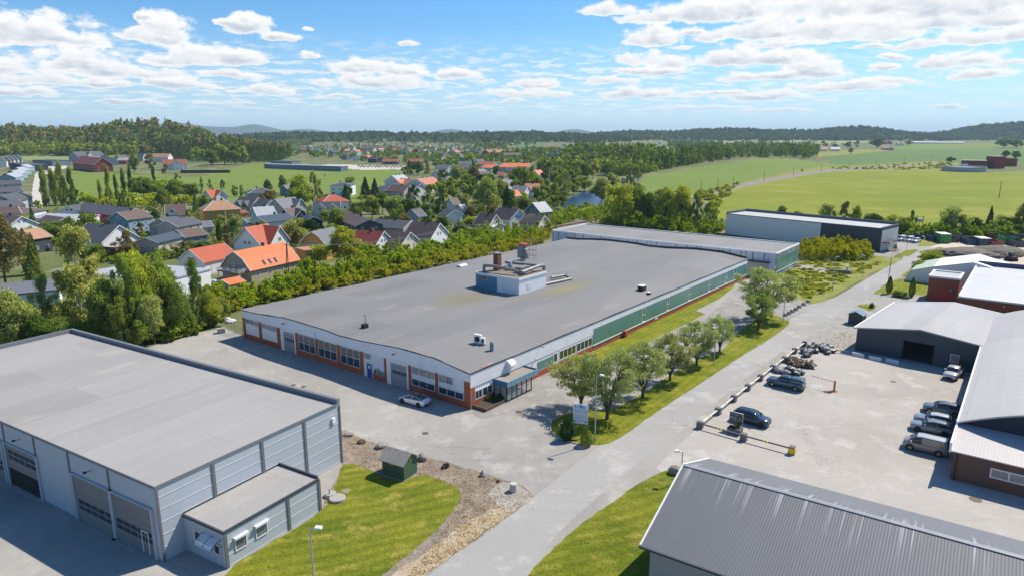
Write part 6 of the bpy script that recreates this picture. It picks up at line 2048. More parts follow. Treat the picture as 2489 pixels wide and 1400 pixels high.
def house(label,r0,r1,zr,W,he,wall,roof,kind='gable',cat="house",name="house",group=None,wins=True,chim=1,cross=None,oh=.45,both=False,trim=None,detail=True,zb=0.0,doors=False,L=None,skip_win=()):
    """r0, r1: ridge ends in the photo; zr ridge height; he eaves height; cross=(t, width, side) cross gable"""
    a=at(r0[0],r0[1],zr+zb); b=at(r1[0],r1[1],zr+zb)
    if a.x>b.x: a,b=b,a
    th=heading(a,b)
    ln=(Vector((b.x,b.y))-Vector((a.x,a.y))).length
    if kind=='hip': ln += W*.7
    if L: ln=L
    c=(a+b)/2
    t=thing(name,label,cat,(c.x,c.y,zb),th,group)
    hx=ln/2-(0 if kind=='hip' else oh); hy=W/2
    wm_,rm_=wall_m(wall),roof_m(roof)
    tr=trim or M_trim
    th_=.14
    sl=(zr-he)/hy if kind != 'flat' else 0
    if kind=='gable':
        zt=zr-.05
        MB().prism([(-hy,0),(hy,0),(hy,he),(0,zt),(-hy,he)],-hx,hx,axis='x').build("wall",wm_,t)
        rf_=MB()
        for s_ in (-1,1):
            y1=s_*(hy+oh); z1=he-sl*oh
            rf_.prism([(y1,z1+.02),(0,zr+.02),(0,zr+.02+th_),(y1,z1+.02+th_)],-hx-oh,hx+oh,axis='x')
        ro=rf_.build("roof",rm_,t)
        if detail:
            for sx in (-1,1):
                bb=MB()
                for s_ in (-1,1):
                    y1=s_*(hy+oh); z1=he-sl*oh
                    x0=sx*(hx+oh)
                    bb.prism([(y1,z1-.10),(0,zr-.10),(0,zr+.20),(y1,z1+.20)],min(x0,x0+sx*.06)+sx*.003,max(x0,x0+sx*.06)+sx*.003,axis='x')
                bb.build("bargeboard",tr,t)
    elif kind=='gambrel':
        ym=hy*.55; zm=he+(zr-he)*.62
        MB().prism([(-hy,0),(hy,0),(hy,he),(ym,zm),(0,zr-.05),(-ym,zm),(-hy,he)],-hx,hx,axis='x').build("wall",wm_,t)
        rf_=MB()
        for s_ in (-1,1):
            rf_.prism([(s_*(ym+.02),zm+.02),(0,zr+.02),(0,zr+.17),(s_*(ym+.1),zm+.16)],-hx-oh,hx+oh,axis='x')
            rf_.prism([(s_*(hy+.25),he-.35),(s_*(ym+.02),zm+.02),(s_*(ym+.1),zm+.16),(s_*(hy+.42),he-.30)],-hx-oh,hx+oh,axis='x')
        ro=rf_.build("roof",rm_,t)
        for sx in (-1,1):
            bb=MB()
            x0=sx*(hx+oh); xa,xb=sorted((x0+sx*.003,x0+sx*.07))
            for s_ in (-1,1):
                bb.prism([(s_*(ym+.02),zm-.1),(0,zr-.1),(0,zr+.2),(s_*(ym+.12),zm+.2)],xa,xb,axis='x')
                bb.prism([(s_*(hy+.1),he-.38),(s_*(ym-.1),zm-.08),(s_*(ym+.12),zm+.2),(s_*(hy+.45),he-.28)],xa,xb,axis='x')
            bb.build("bargeboard",tr,t)
        MB().box(-hx-oh,-hy-.5,he-.42,hx+oh,-hy-.38,he-.28).build("gutter",M_dark,t)
    elif kind=='hip':
        MB().box(-hx,-hy,0,hx,hy,he).build("wall",wm_,t)
        rx=max(.3,hx-hy*.9)
        rf_=MB()
        o_=oh
        P=[(-hx-o_,-hy-o_,he),(hx+o_,-hy-o_,he),(hx+o_,hy+o_,he),(-hx-o_,hy+o_,he),(-rx,0,zr),(rx,0,zr)]
        k=len(rf_.v); rf_.v += P+[(x,y,z-.14) for x,y,z in P[:4]]
        rf_.f += [(0,1,5,4),(1,2,5),(2,3,4,5),(3,0,4),(0,6,7,1),(1,7,8,2),(2,8,9,3),(3,9,6,0),(9,8,7,6)]
        ro=rf_.build("roof",rm_,t)
        if detail:
            bb=MB()
            for p,q in ((P[0],P[4]),(P[3],P[4]),(P[1],P[5]),(P[2],P[5])):
                bb.tube(p,q,.10,n=4)
            bb.build("hip_trim",tr,t)
    else:
        MB().box(-hx,-hy,0,hx,hy,zr-.15).build("wall",wm_,t)
        ro=MB().box(-hx-.2,-hy-.2,zr-.149,hx+.2,hy+.2,zr+.15).build("roof",rm_,t)
    # cross gables
    for (ct,cw_,side_,*cr) in (cross or []):
        czr=zr-.25 if not cr else cr[0]
        cx_=(ct-.5)*2*hx
        dep=hy+(.35 if not cr or len(cr)<2 else cr[1])
        che=he+(.2 if not cr or len(cr)<3 else cr[2])
        che=min(che,czr-.5)
        y0_,y1_=(0,side_*dep)
        g=MB()
        ya,yb=sorted((side_*.2,y1_))
        g.prism([(cx_-cw_/2,he*.0),(cx_+cw_/2,0),(cx_+cw_/2,che),(cx_,czr-.05),(cx_-cw_/2,che)],ya,yb,axis='y')
        cg=g.build("cross_gable",wm_,t)
        rg=MB(); ya,yb=sorted((0,y1_+side_*oh))
        cs=(czr-che)/(cw_/2)
        for s_ in (-1,1):
            x1=cx_+s_*(cw_/2+oh); z1=che-cs*oh
            rg.prism([(x1,z1+.03),(cx_,czr+.03),(cx_,czr+.16),(x1,z1+.16)],ya,yb,axis='y')
        rg.build("cross_roof",rm_,cg)
        bb=MB()
        yy=sorted((y1_+side_*(oh+.003),y1_+side_*(oh+.06)))
        for s_ in (-1,1):
            x1=cx_+s_*(cw_/2+oh); z1=che-cs*oh
            bb.prism([(x1,z1-.08),(cx_,czr-.08),(cx_,czr+.2),(x1,z1+.2)],yy[0],yy[1],axis='y')
        bb.build("bargeboard",tr,cg)
        if wins:
            window(cg,cx_-.6,che-.2,cx_+.6,che+.95,y1_,cols=2,side=side_,axis='x',fw=.1)
            if he>3.2: window(cg,cx_-.6,1.0,cx_+.6,2.1,y1_,cols=2,side=side_,axis='x',fw=.1)
    for k in range(chim):
        cx_=hx*(-.25+.6*k) if chim>1 else hx*.15
        MB().box(cx_-.35,-.45+.35,zr-.6,cx_+.35,.45,zr+1.0).build("chimney",M_dark if roof not in ('maroon',) else wall_m('brickred'),ro)
    if wins:
        # the camera sees the -y side and whichever gable turns towards it
        rows=[1.0]+([3.4] if he>4.6 else [])
        cam_l=Matrix.Rotation(-th,3,'Z') @ Vector((-c.x,-c.y,0))
        side_=1 if cam_l.y>0 else -1
        gs_=1 if cam_l.x>0 else -1
        if he>2.3 and 'side' not in skip_win:
            nw=max(2,int(2*hx/3.6))
            for z in rows:
                if z+1.2>he: continue
                for i in range(nw):
                    x=-hx+2*hx*(i+.5)/nw
                    if any(abs(x-(ct-.5)*2*hx)<cw_/2+.3 and sd==side_ for ct,cw_,sd,*_ in (cross or [])): continue
                    window(t,x-.6,z,x+.6,z+1.15,side_*hy,cols=2,side=side_,axis='x',fw=.1)
        if kind != 'flat' and 'gable' not in skip_win:
            gz=list(rows)
            if kind in ('gable','gambrel') and zr-he>2.2: gz.append(max(he-.1,gz[-1]+2.3))
            for j,z in enumerate(gz):
                up=(j==len(gz)-1 and len(gz)>len(rows))
                for y in ((-.9,.9) if up else ((-hy*.5),(hy*.5))):
                    if up and zr-z<1.6: continue
                    window(t,y-.5,z,y+.5,z+1.1,gs_*hx,cols=2,side=gs_,axis='y',fw=.1)
        if doors:
            flat_part("door",M_trim,t,-hx*.3,.05,-hx*.3+1.0,2.1,side_*hy,side_,'x',.003,.06)
    HOUSES.append((c.x,c.y,max(hx,hy)+1.5,label,proj(c.x,c.y,zb+he)))
    return t


H=house
# --- front rows along the railway,left to right
H("house with orange tiled roof and dark walls behind the two dark thujas, far left",(38,563),(96,555),7.0,10,4.6,'dark','tan',chim=0)
H("brown-roofed house with white gable and two small-paned windows, far left",(-14,523),(53,527),8.0,11,4.8,'white','brown')
H("wide low building with brown hipped roof at the left edge of the photo",(-20,503),(52,503),6.2,15,4.0,'white','brown','hip')
H("low hall with almost flat pale grey roof behind the dark spruce",(108,520),(206,523),4.6,15,3.6,'white','lgrey',chim=0,oh=.2)
H("small dark-roofed house half hidden behind bright shrubs left of the red-covered terrace",(112,524),(158,530),5.6,9,3.2,'beige','brown',chim=0)
H("long dark-roofed row house with skylights below the poplars",(206,494),(330,508),6.0,13,3.4,'brickred','dgrey',chim=2)
H("dark-roofed gabled end house left of the skylit row house",(165,502),(203,495),5.6,11,3.2,'white','dgrey',chim=0)
H("light blue two-storey house with brown roof",(284,517),(346,510),8.2,10,5.6,'lightblue','brown',chim=1,doors=True)
H("big white house with charcoal tiled roof and brown balcony, behind the birch",(212,544),(290,549),8.6,13,4.2,'white','dgrey',wins=True)
H("beige split-roof house with upper storey of three windows, centre of the left town",(386,533),(424,527),7.2,10,4.8,'beige','dgrey',chim=0)
H("grey-white house with dark low roof joined to the beige split-roof house",(404,538),(466,528),7.0,9,5.0,'beige','dgrey',chim=0)
H("small beige house with navy blue roof behind the pergola",(352,579),(418,565),5.0,8,3.6,'beige','slate',chim=0,oh=.6)
H("blue-grey house with brown roof above the lilac bushes",(429,561),(486,554),5.2,9,3.2,'bluegrey','brown',chim=0)
H("grey flat garage with dark gable right of the brown-roofed blue-grey house",(470,540),(512,537),4.8,9,3.0,'beige','grey',chim=0)
H("white garage with orange tiled roof and two wide doors left of the gambrel house",(459,608),(545,592),6.6,9.5,3.6,'white','red',chim=0,skip_win=('side',))
garage=bpy.data.objects[[o.name for o in C.objects if o.get('label','').startswith('white garage with orange')][0]]
for x in (-3.6,.2):
    MB().box(x,-4.82,0.05,x+3.0,-4.755,2.6).build("garage_door",M("garage_white",(.62,.63,.64),.5,stripes=((0,0,1),.5,.15)),garage)
gam=H("long orange gambrel-roofed house with beige walls and glass balcony",(567,613),(690,590),7.4,10.5,3.2,'tan','orange','gambrel',chim=1)
gh=(Vector(gam.location)-Vector((0,0,0)))
for k,x in enumerate((-3.2,-1.2,.8)):
    y0_,z0_=-5.25*.80,3.2+4.2*.34
    MB().prism([(-5.25*.93-.12,3.62),(-5.25*.72-.10,4.85),(-5.25*.72-.16,4.87),(-5.25*.93-.18,3.64)],x-.4,x+.4,axis='x').build("roof_window",M_carglass,gam)
bal=MB().box(-11.4,-4.6,2.55,-8.1,3.5,2.75)
b_=bal.build("balcony",M_wood,gam)
bl_=MB()
for y in (-4.5,-2.5,-.5,1.5,3.4): bl_.box(-11.4,y,2.75,-11.3,y+.1,3.8)
for x in (-10.2,-9): bl_.box(x,-4.6,2.75,x+.1,-4.5,3.8)
bl_.build("balcony_posts",M_trim,b_)
MB().box(-11.36,-4.4,2.85,-11.33,3.4,3.7).box(-11.2,-4.56,2.85,-8.2,-4.53,3.7).build("balcony_glass",m_clear,b_)
for y in (-4.5,3.2): MB().box(-11.3,y,0,-11.1,y+.2,2.55).build("balcony_leg",M_trim,b_)
H("small shed with bright orange roof in front of the white garage",(538,681),(578,673),3.3,5.5,2.5,'tan','orange',chim=0,oh=.4,wins=False,name="shed",cat="shed")
H("white two-storey house with red roof and cross gable behind the gambrel house",(595,554),(650,545),9.6,11,4.6,'white','red',cross=[(.80,7.5,-1,9.4,.9,.6)])
H("ochre house with grey gambrel roof beside the bright yellow-green trees",(757,565),(808,553),8.2,9,4.4,'orange','grey','gambrel')
H("low ochre annex with balcony in front of the ochre gambrel house",(726,607),(762,603),4.2,6.5,3.9,'orange','tan','flat',chim=0,name="annex",cat="annex")
H("red-brown tiled house with white gable and brick chimney at the railway scrub",(866,560),(934,564),6.6,10.5,3.0,'white','maroon',cross=None)
H("dark brown-roofed house squeezed right of the red-brown tiled house",(938,562),(998,566),5.8,10,2.8,'cream','dbrown',chim=0)
H("large dark brown-roofed house with skylights and white gable above the scrub",(1001,540),(1070,544),7.4,11.5,3.6,'white','dbrown')
H("long low beige house with charcoal roof in the centre of the town front",(912,533),(1000,538),5.2,11,3.0,'beige','dgrey')
H("dark green row house with brown-grey roof sloping towards the tracks",(838,513),(898,535),7.0,10,5.0,'dgreen','brown',chim=2,trim=M_metal)
H("house with grey roof and pale gable right of the charcoal-roofed long house",(1001,510),(1022,508),6.2,9,3.6,'grey','dgrey',chim=0)
H("white house with small dark roof between the tall spruce trees",(1084,508),(1106,511),6.4,8,4.2,'white','dgrey',chim=0)
H("dark-roofed house with beige gable behind the pale glass canopy",(1166,520),(1206,523),7.0,9,3.6,'cream','dbrown')
H("dark brown house behind the tall spruce, right part of the town front",(1214,505),(1262,510),7.4,10,4.0,'white','dbrown')
H("low house with dark roof and cream gable at the right end of the town front",(1274,523),(1324,526),5.4,9.5,2.8,'cream','dbrown',chim=0)
H("slate blue house with light grey metal roof near the river",(1294,494),(1324,491),8.2,9,4.6,'bluegrey','lgrey')
cnp=H("pale pink translucent canopy in front of the dark-roofed house with beige gable",(1192,541),(1214,543),3.8,7,2.6,'white','white',chim=0,wins=False,name="carport",cat="carport")
# --- second rows
H("white house with red roof and steep cross gable above the ochre house",(500,463),(530,461),8.2,9,4.6,'white','red',cross=[(.85,6.5,-1,8.0,1.0,.4)],chim=1)
H("ochre yellow villa with orange-brown hipped roof",(512,489),(552,487),8.8,11,5.2,'ochre','tan','hip')
H("low ochre wing with reddish veranda roof in front of the ochre villa",(528,517),(592,511),3.9,8,3.0,'ochre','redbrown',chim=0,name="veranda_wing",cat="annex")
H("white house with brown roof and small white dormer left of the ochre villa",(400,498),(452,496),7.8,11,3.8,'white','brown',cross=[(.30,3.0,-1,6.6,.2,1.2)])
H("grey-green house with dark hipped roof at the field edge",(618,458),(646,457),8.4,12,6.0,'grey','dgrey','hip',chim=2)
H("grey-roofed house with two small dormers right of the white cross-gabled house",(582,479),(628,481),7.0,11,3.0,'grey','dgrey',cross=[(.3,2.5,-1,5.6,-.6,.8),(.7,2.5,-1,5.6,-.6,.8)],chim=0)
H("house with dark roof and white gable between the two grey-roofed ones",(630,484),(660,487),7.0,10,3.4,'white','dgrey',chim=0)
H("beige house with steep blue-grey roof and cross gable below the round green tree",(668,485),(716,480),8.8,10.5,4.8,'beige','grey',cross=[(.82,6,-1,8.4,.8,.6)])
H("white house with pale grey metal roof behind the flat grey one",(614,505),(664,502),7.4,11,4.0,'white','lgrey')
H("grey low-roofed house with long white balcony right of the red-roofed white house",(624,527),(700,519),6.4,11,4.6,'white','slate',chim=1)
H("wide pale grey roofed garage left of the long white balcony",(590,533),(628,530),4.6,11,3.2,'grey','grey',chim=0)
H("black timber house with brown roof and white window frames",(690,508),(726,505),7.2,9,3.8,'black','brown',cross=[(.78,5,-1,7.0,.6,.6)])
H("black low annex with slate roof right of the black timber house",(736,517),(762,528),4.8,7,3.2,'black','slate',chim=0,name="annex",cat="annex")
H("cream house with two front gables and slate roof",(760,492),(828,491),7.4,9,4.2,'cream','slate',cross=[(.28,6.5,-1,7.0,1.2,.2),(.74,6.5,-1,7.0,1.2,.2)],chim=0)
H("white house with bright orange-red hipped roof left of the dark spruces",(796,474),(817,473),7.6,12,4.6,'white','red','hip')
H("white cubic house with low dark hipped roof beside the flag pole",(824,444),(842,444),7.6,12,6.4,'white','dgrey','hip',chim=2)
H("small blue-grey gable peeking out left of the big round tree",(688,451),(702,450),6.2,8,4.0,'bluegrey','grey',chim=0)
H("brown-roofed beige house in front of the terraced white houses",(951,450),(996,452),7.4,11,4.2,'beige','brown')
H("small white-gabled garage with brown roof in front of the brown-roofed beige house",(990,469),(1012,470),4.4,6,2.8,'white','brown',chim=0,name="garage",cat="garage")
H("white house with grey-green roof and balcony right of the brown-roofed beige house",(990,446),(1024,448),7.4,11,5.0,'white','dgrey',chim=0)
H("low white house with dark roof left of the brown-roofed beige house",(924,453),(950,456),5.8,10,3.8,'white','dgrey',chim=0)
H("tall white gabled end house of the orange-roofed terrace",(952,428),(980,425),9.6,12,5.8,'white','lgrey',chim=2)
H("first orange-roofed white terrace house, left of the pair",(962,438),(986,436),7.6,10,4.8,'white','orange')
H("second terrace house with paler red roof right of the first orange one",(980,434),(1004,437),8.0,10,5.0,'white','palered')
H("white terrace house with orange roof and three chimneys right of the dark conifers",(1012,436),(1052,431),8.4,13,5.0,'white','palered',chim=2)
H("grey-roofed low white block right of the orange-roofed terrace",(1058,432),(1090,433),7.0,14,4.6,'white','dgrey',chim=0)
H("tiny white-gabled house with brown roof amid the trees",(1092,482),(1110,481),7.2,8,4.4,'white','brown',chim=0)
H("small plain white house beside the tiny brown-roofed one",(1114,499),(1128,498),5.6,7,3.8,'white','lgrey',chim=0)
H("white house with orange roof left of the light grey roofed pair",(1240,464),(1258,463),7.2,8,4.6,'white','orange',chim=0)
H("white house with light grey roof near the riverside trees",(1249,452),(1284,453),7.4,11,4.4,'white','grey')
H("white house with red roof behind the light grey roofed one",(1276,447),(1312,447),8.2,10,5.2,'white','palered')
H("long white shed amid the trees below the orange roofs",(1206,437),(1244,438),6.6,9,4.2,'white','lgrey',chim=0)
H("white gabled house with orange side roof at the river bend trees",(1298,415),(1314,414),9.0,10,5.6,'white','orange')
H("ochre house with dark roof below the large orange roofs",(1232,408),(1256,408),8.0,11,5.0,'orange','black',chim=0)
H("small red-roofed house left of the ochre one below the orange roofs",(1209,419),(1226,419),6.2,9,3.6,'tan','redbrown',chim=0)
H("largest orange-roofed building in the middle of the town",(1224,397),(1292,398),8.0,30,4.6,'beige','orange',chim=0,name="care_home",cat="building")
H("low bright orange roof in front of the largest orange-roofed building",(1184,401),(1210,402),6.4,20,4.0,'beige','orange',chim=0,name="care_home",cat="building")
H("brown-red roofed building left of the largest orange roof",(1168,393),(1208,394),7.4,22,4.6,'beige','redbrown',chim=0,name="care_home",cat="building")
H("pale blue gabled house left of the dark brown tree",(1093,408),(1116,408),7.0,11,4.4,'lightblue','grey',chim=0)
H("white steep-gabled house at the edge of the round dark tree",(1060,415),(1074,412),8.0,9,4.8,'white','grey',chim=0)
H("brown-roofed house behind the pale blue one",(1104,402),(1138,402),7.0,13,4.2,'cream','brown',chim=0)
H("grey-white gabled house right of the dark brown tree",(1158,413),(1176,411),8.6,10,5.2,'grey','grey',chim=0)
H("red-roofed row house left of the matching one beyond the car park",(932,387),(970,387),6.4,18,3.4,'dark','redbrown',chim=0)
H("red-roofed row house right of the matching one beyond the car park",(992,387),(1028,387),6.4,18,3.4,'dark','redbrown',chim=0)
H("long brick-red school building with pale red roof beyond the town",(1180,365),(1252,364),10,26,6,'brickred','palered',chim=1,name="school",cat="school")
H("long brown-roofed building in front of the brick-red school",(1214,373),(1268,372),8,20,5,'grey','brown',chim=0,name="school_wing",cat="building")
H("long dark flat-roofed building beyond the sports ground",(1300,374),(1362,374),8,22,7,'bluegrey','dgrey','flat',chim=0,name="flat_block",cat="building",wins=False)
H("dark boxy upper block of the flat modern building at the forest edge",(668,392),(720,393),7.5,14,7,'bluegrey','dgrey','flat',chim=0,name="flat_block",cat="building",wins=False)
H("very long low modern building with white roof edge behind the green field",(650,399),(838,405),5.0,10,4.5,'bluegrey','lgrey','flat',chim=0,name="flat_block",cat="building",wins=False)
# --- farm on the left rise
H("large red barn with maroon roof and white-edged gable in the green field",(196,380),(249,384),13.5,17,6.5,'red','redbrown',name="barn",cat="barn",chim=0)
H("white farmhouse with red-brown roof and cross gable behind the hedge",(394,389),(453,388),10.5,12,6.0,'white','redbrown',cross=[(.55,7,-1,9.8,1.6,.8)])
H("rear farm wing with red-brown roof behind the white farmhouse",(366,374),(414,374),11,13,6.5,'white','tan',chim=0)
H("small red barn with tan roof behind the big field tree",(289,384),(314,384),8,12,5,'red','beige',chim=0,name="barn",cat="barn")
H("big grey two-gabled house behind the large red barn",(176,370),(242,368),12,16,6.5,'grey','dgrey',cross=[(.45,10,-1,11.4,1.0,.4)],chim=2)
H("grey house with white-edged gable right behind the red barn",(250,378),(272,384),9,12,5,'grey','dgrey',chim=0)
H("dark-roofed house between the grey gable and the small red barn",(282,379),(304,377),9,11,5,'grey','dgrey',chim=0)
H("blue-grey gabled house behind the big field tree",(335,374),(352,374),10,11,5.5,'grey','slate',chim=0)
H("lone grey-roofed house high in the hillside forest",(364,331),(388,332),9,12,5.5,'dark','dgrey',chim=0,zb=hz1(*att(377,341)[:2])) if False else None
# --- new estate at the left edge
H("black flat-roofed terrace with pale end wall at the estate's gravel road",(42,396),(96,402),5.5,15,5,'dark','dgrey','flat',chim=0,name="terrace_block",cat="terraced house",wins=False)
H("navy flat-roofed terrace with pergolas right of the black one",(100,389),(150,391),6,20,5.5,'slate' if False else 'bluegrey','slate','flat',chim=0,name="terrace_block",cat="terraced house",wins=False)
for k in range(5):
    x=4+k*9.5
    H("%s narrow steep-gabled house of the row at the photo's left edge" % ("leftmost","second","third","fourth","rightmost")[k],(x-3,383-k*1.2),(x+4,381.5-k*1.2),11,8.0,6.5,('white','orange','white','cream','grey')[k],'dgrey',group="row of steep-gabled houses at the left edge",chim=0,L=15)
for k in range(4):
    H("%s pale blue gabled unit of the stepped row by the gravel road" % ("front","second","third","rear")[k],(14+12*k,424-7.5*k),(36+10.5*k,419-6.5*k),7.0,11,4.2,'lightblue','lgrey',group="stepped pale blue row",chim=0,trim=M_dark)
for k in range(4):
    H("%s dark-roofed terrace unit of the stacked rows at the left edge" % ("front","second","third","rear")[k],(-32,492-17*k),(44+2*k,486-16*k),6.2,12,3.8,'grey','dgrey',group="stacked dark terraces at the left edge",chim=1,wins=(k==0))
H("grey gabled house with broad white frame at the foot of the gravel road",(2,477),(46,466),7.6,11,4.4,'grey','dgrey',chim=0)
H("dark low garage behind the poplar row",(70,512),(104,511),3.2,8,2.6,'dark','dgrey','flat',chim=0,wins=False,name="garage",cat="garage")
# --- big sheds half hidden behind the left trees
H("low grey flat-roofed shed with white wall behind the foreground birch",(-80,712),(150,690),4.6,14,4.2,'white','grey','flat',chim=0,wins=False,name="industrial_shed",cat="shed")
H("pale flat-roofed shed glimpsed between birch and green trees",(262,652),(462,668),4.6,14,4.2,'white','lgrey','flat',chim=0,wins=False,name="industrial_shed",cat="shed")
# --- right side,farms and works far off
H("dark red farmhouse by the round trees in the far right fields",(2146,342),(2164,343),12,14,6,'red','redbrown',chim=0)
H("white farmhouse with dark gable right of the dark red one in the far fields",(2180,346),(2196,346),11,12,6,'white','dgrey',cross=[(.5,7,-1,10,1,.5)],chim=0)
H("pink shed in front of the far red farmhouse",(2148,358),(2166,359),6,12,4,'pink','palered',chim=0,wins=False,name="shed",cat="shed")
H("white long farmhouse left of the brown trees in the far fields",(1992,359),(2010,359),8,12,4.5,'white','redbrown',chim=0)
H("white long farmhouse right of the brown trees in the far fields",(2018,359),(2041,359),8,12,4.5,'white','lgrey',chim=0)
H("small dark red barn at the left end of the far farm row",(1926,353),(1940,353),9,14,5,'red','redbrown',chim=0,name="barn",cat="barn")
H("dark-roofed farm building on the mid slope beyond the riverside trees",(1672,338),(1698,338),10,20,5,'white','grey',chim=0)
for lab,a_,b_,z,w_ in (("long white greenhouse at the edge of the far right fields",(2216,345),(2346,346),7,40),("white hall with peaked roofs left among the far works",(2284,336),(2318,336),12,50),("white hall right of the peaked one among the far works",(2324,336),(2356,336),12,50),("pale long hall at the far right end of the works",(2380,338),(2426,338),10,50)):
    H(lab,a_,b_,z,w_,z-2,'white','white',chim=0,wins=False,name="industrial_hall",cat="hall",detail=False)
# treatment works with red buildings and a grey tank
def drum(px,py,r,h,c,lab,cat,nm,rail=False):
    p=att(px,py)
    t=thing(nm,lab,cat,p)
    MB().lathe([(r,-1),(r,h),(r*.97,h),(r*.97,h*.8)],n=36).build("shell",M("drum_" + c,WALLC[c] if c in WALLC else (.3,.3,.3),.8,var=.08),t)
    if rail:
        m=MB()
        for i in range(24):
            a=i*math.pi/12; m.tube((r*.97*math.cos(a),r*.97*math.sin(a),h),(r*.97*math.cos(a),r*.97*math.sin(a),h+1.2),.06,n=4)
        m.build("handrail",M_metal,t)
        MB().box(-3,-1,h,3,1,h+2.5).box(-r,-.6,h,r,.6,h+.4).build("scraper_bridge",M_metal,t)
    return t
drum(2342,417,19,4.6,'grey',"round grey concrete tank with railings in the bright field","tank","settling_tank",True)
drum(2455,405,6.5,9,'red',"dark red cylindrical silo right of the red works block","silo","silo")
H("long dark red works block behind the round grey tank",(2337,390),(2400,391),8.5,14,8,'red','lgrey','flat',chim=0,wins=False,name="works_block",cat="building")
H("square dark red tower block right of the red works block",(2410,380),(2434,381),13,12,12,'red','lgrey','flat',chim=0,wins=False,name="works_block",cat="building")
# --- the far town: many small houses
fr=random.Random(11)
FT=[(706,368),(722,366),(742,364),(735,372),(756,372),(770,366),(752,358),(775,376),(790,360),(800,370),(815,357),(824,366),(812,378),(835,361),(842,372),(850,355),(858,365),(868,377),(872,358),(880,368),(890,376),(896,360),(905,369),
      (915,358),(925,372),(932,363),(940,378),(948,368),(956,360),(966,371),(975,362),(984,376),(992,368),(1002,360),(1010,372),(1022,365),(1034,374),(1044,362),(1052,369),(1062,378),(1074,386),(1085,372),(1098,364),(1108,378),(1120,366),(1136,374),
      (1150,380),(1164,372),(1140,361),(842,389),(866,391),(892,390),(912,396),(1052,392),(1072,396),(1125,392),(1150,397),(1164,404),(1082,422),(1130,412),(1190,414),(1146,432),(1175,438),(1270,424),(1285,432),
      (758,340),(800,343),(845,346),(888,348),(932,346),(978,350),(1020,348),(1072,350),(1112,354),(1320,362),(1334,368),(1352,366),(1372,358),(1390,354),(1426,352),(1448,356),(1470,352),(1492,354),(1520,357),(1545,362),(1552,352),(1592,357),(1606,351),(1618,358),
      (1520,374),(1532,371),(1580,375),(1600,377),(1612,376),(1280,350),(1296,366),(1648,344),(1712,334),(1726,332)]
wc=['white','white','white','cream','grey','beige','bluegrey','dark','white','brickred']
rc=['dgrey','dgrey','black','grey','orange','palered','redbrown','brown','dgrey','black','tan','slate']
FAR=[]
for k,(px,py) in enumerate(FT):
    z=fr.uniform(6.5,9)
    base=att(px,py)
    if base.y>2600: continue
    ang=R(fr.choice([52,145,20,100,60,150])+fr.uniform(-8,8))
    ln=fr.uniform(11,17); W_=fr.uniform(8.5,11)
    w_,r_=fr.choice(wc),fr.choice(rc)
    zb=hz1(base.x,base.y)
    d=Vector((math.cos(ang),math.sin(ang),0))*ln/2
    a=base+d; b=base-d
    pa=proj(a.x,a.y,zb+z); pb=proj(b.x,b.y,zb+z)
    t=house("",pa,pb,z,W_,z-3.0,w_,r_,'gable',group=None,wins=False,chim=fr.choice([0,1]),detail=True,zb=zb)
    # two lit-looking window strips on each,as parts
    FAR.append((t,w_,r_,ln,px,py))
cn_=dict(dgrey="dark grey",black="black",grey="grey",orange="orange",palered="pale red",redbrown="red-brown",brown="brown",tan="tan",slate="slate blue")
wn_=dict(white="white",cream="cream",grey="grey",beige="beige",bluegrey="blue-grey",dark="charcoal",brickred="brick red")
MARKS=[(700,366,"by the forest edge"),(790,366,"above the flat modern building"),(870,378,"behind the car park"),(940,352,"on the town's far rise"),(960,372,"above the car park's end"),(1045,368,"in the middle of the far town"),(1130,366,"near the church street"),(1100,392,"below the brown tree"),
         (1160,425,"amid the trees by the orange roofs"),(1350,362,"beyond the dark flat block"),(1450,353,"beyond the poplar belt"),(1540,358,"on the green slope beyond the river"),(1600,364,"at the foot of the far pale field"),(1700,335,"high on the far slope"),(1275,428,"beside the river bend trees"),(1300,358,"below the small far field"),(780,342,"under the far wood, left"),(1080,350,"under the far wood, centre")]
used={}
for t,w_,r_,ln,px,py in FAR:
    mk=min(MARKS,key=lambda q: (q[0]-px) ** 2+9*(q[1]-py) ** 2)
    key=(wn_[w_],cn_[r_],mk[2])
    used.setdefault(key,[]).append((px,t))
ordn=("leftmost","second","third","fourth","fifth","sixth")
for key,lst in used.items():
    lst.sort(key=lambda q: q[0])
    for i,(px,t) in enumerate(lst):
        lab="small %s house with %s roof %s" % key
        if len(lst)>1: lab=("%s " % ordn[i])+lab
        t["label"]=lab; t["group"]="small houses of the far town"
# parked cars on the far car park: bodies only a few pixels long
cp=random.Random(5)
cpc=[P_white,P_grey,P_black,P_silver,P_red,P_navy]
cpn=["white","grey","black","silver","red","navy"]
protos=[]
for k in range(6):
    nm_=None
    p=at(900+k*13,409.5-.0)
    protos.append(p)
for k in range(24):
    px=872+k*4.6; py=405.5+(k % 2)*2.2+k*.08
    p=at(px,py); j=cp.randrange(6)
    t=thing("parked_car","","car",(p.x,p.y,.25),R(95+cp.uniform(-6,6)),"cars on the far car park")
    secs=[]
    for f,z0,z1,hw in CARS['crossover']['body']:
        secs.append([(2.3-f*4.6,-hw,z0),(2.3-f*4.6,hw,z0),(2.3-f*4.6,hw*.95,z1),(2.3-f*4.6,-hw*.95,z1)])
    loft(secs).build("body",cpc[j],t)
    MB().prism([(1.1,1.0),(-2.0,1.0),(-1.5,1.55),(.3,1.6)],-.75,.75,axis='y').build("cabin",M_carglass,t)
    t["label"]="%s car, %s from the left on the far car park row" % (cpn[j],("first","second","third","fourth","fifth","sixth","seventh","eighth","ninth","tenth","eleventh","twelfth","thirteenth","fourteenth","fifteenth","sixteenth","seventeenth","eighteenth","nineteenth","twentieth","twenty-first","twenty-second","twenty-third","twenty-fourth")[k])
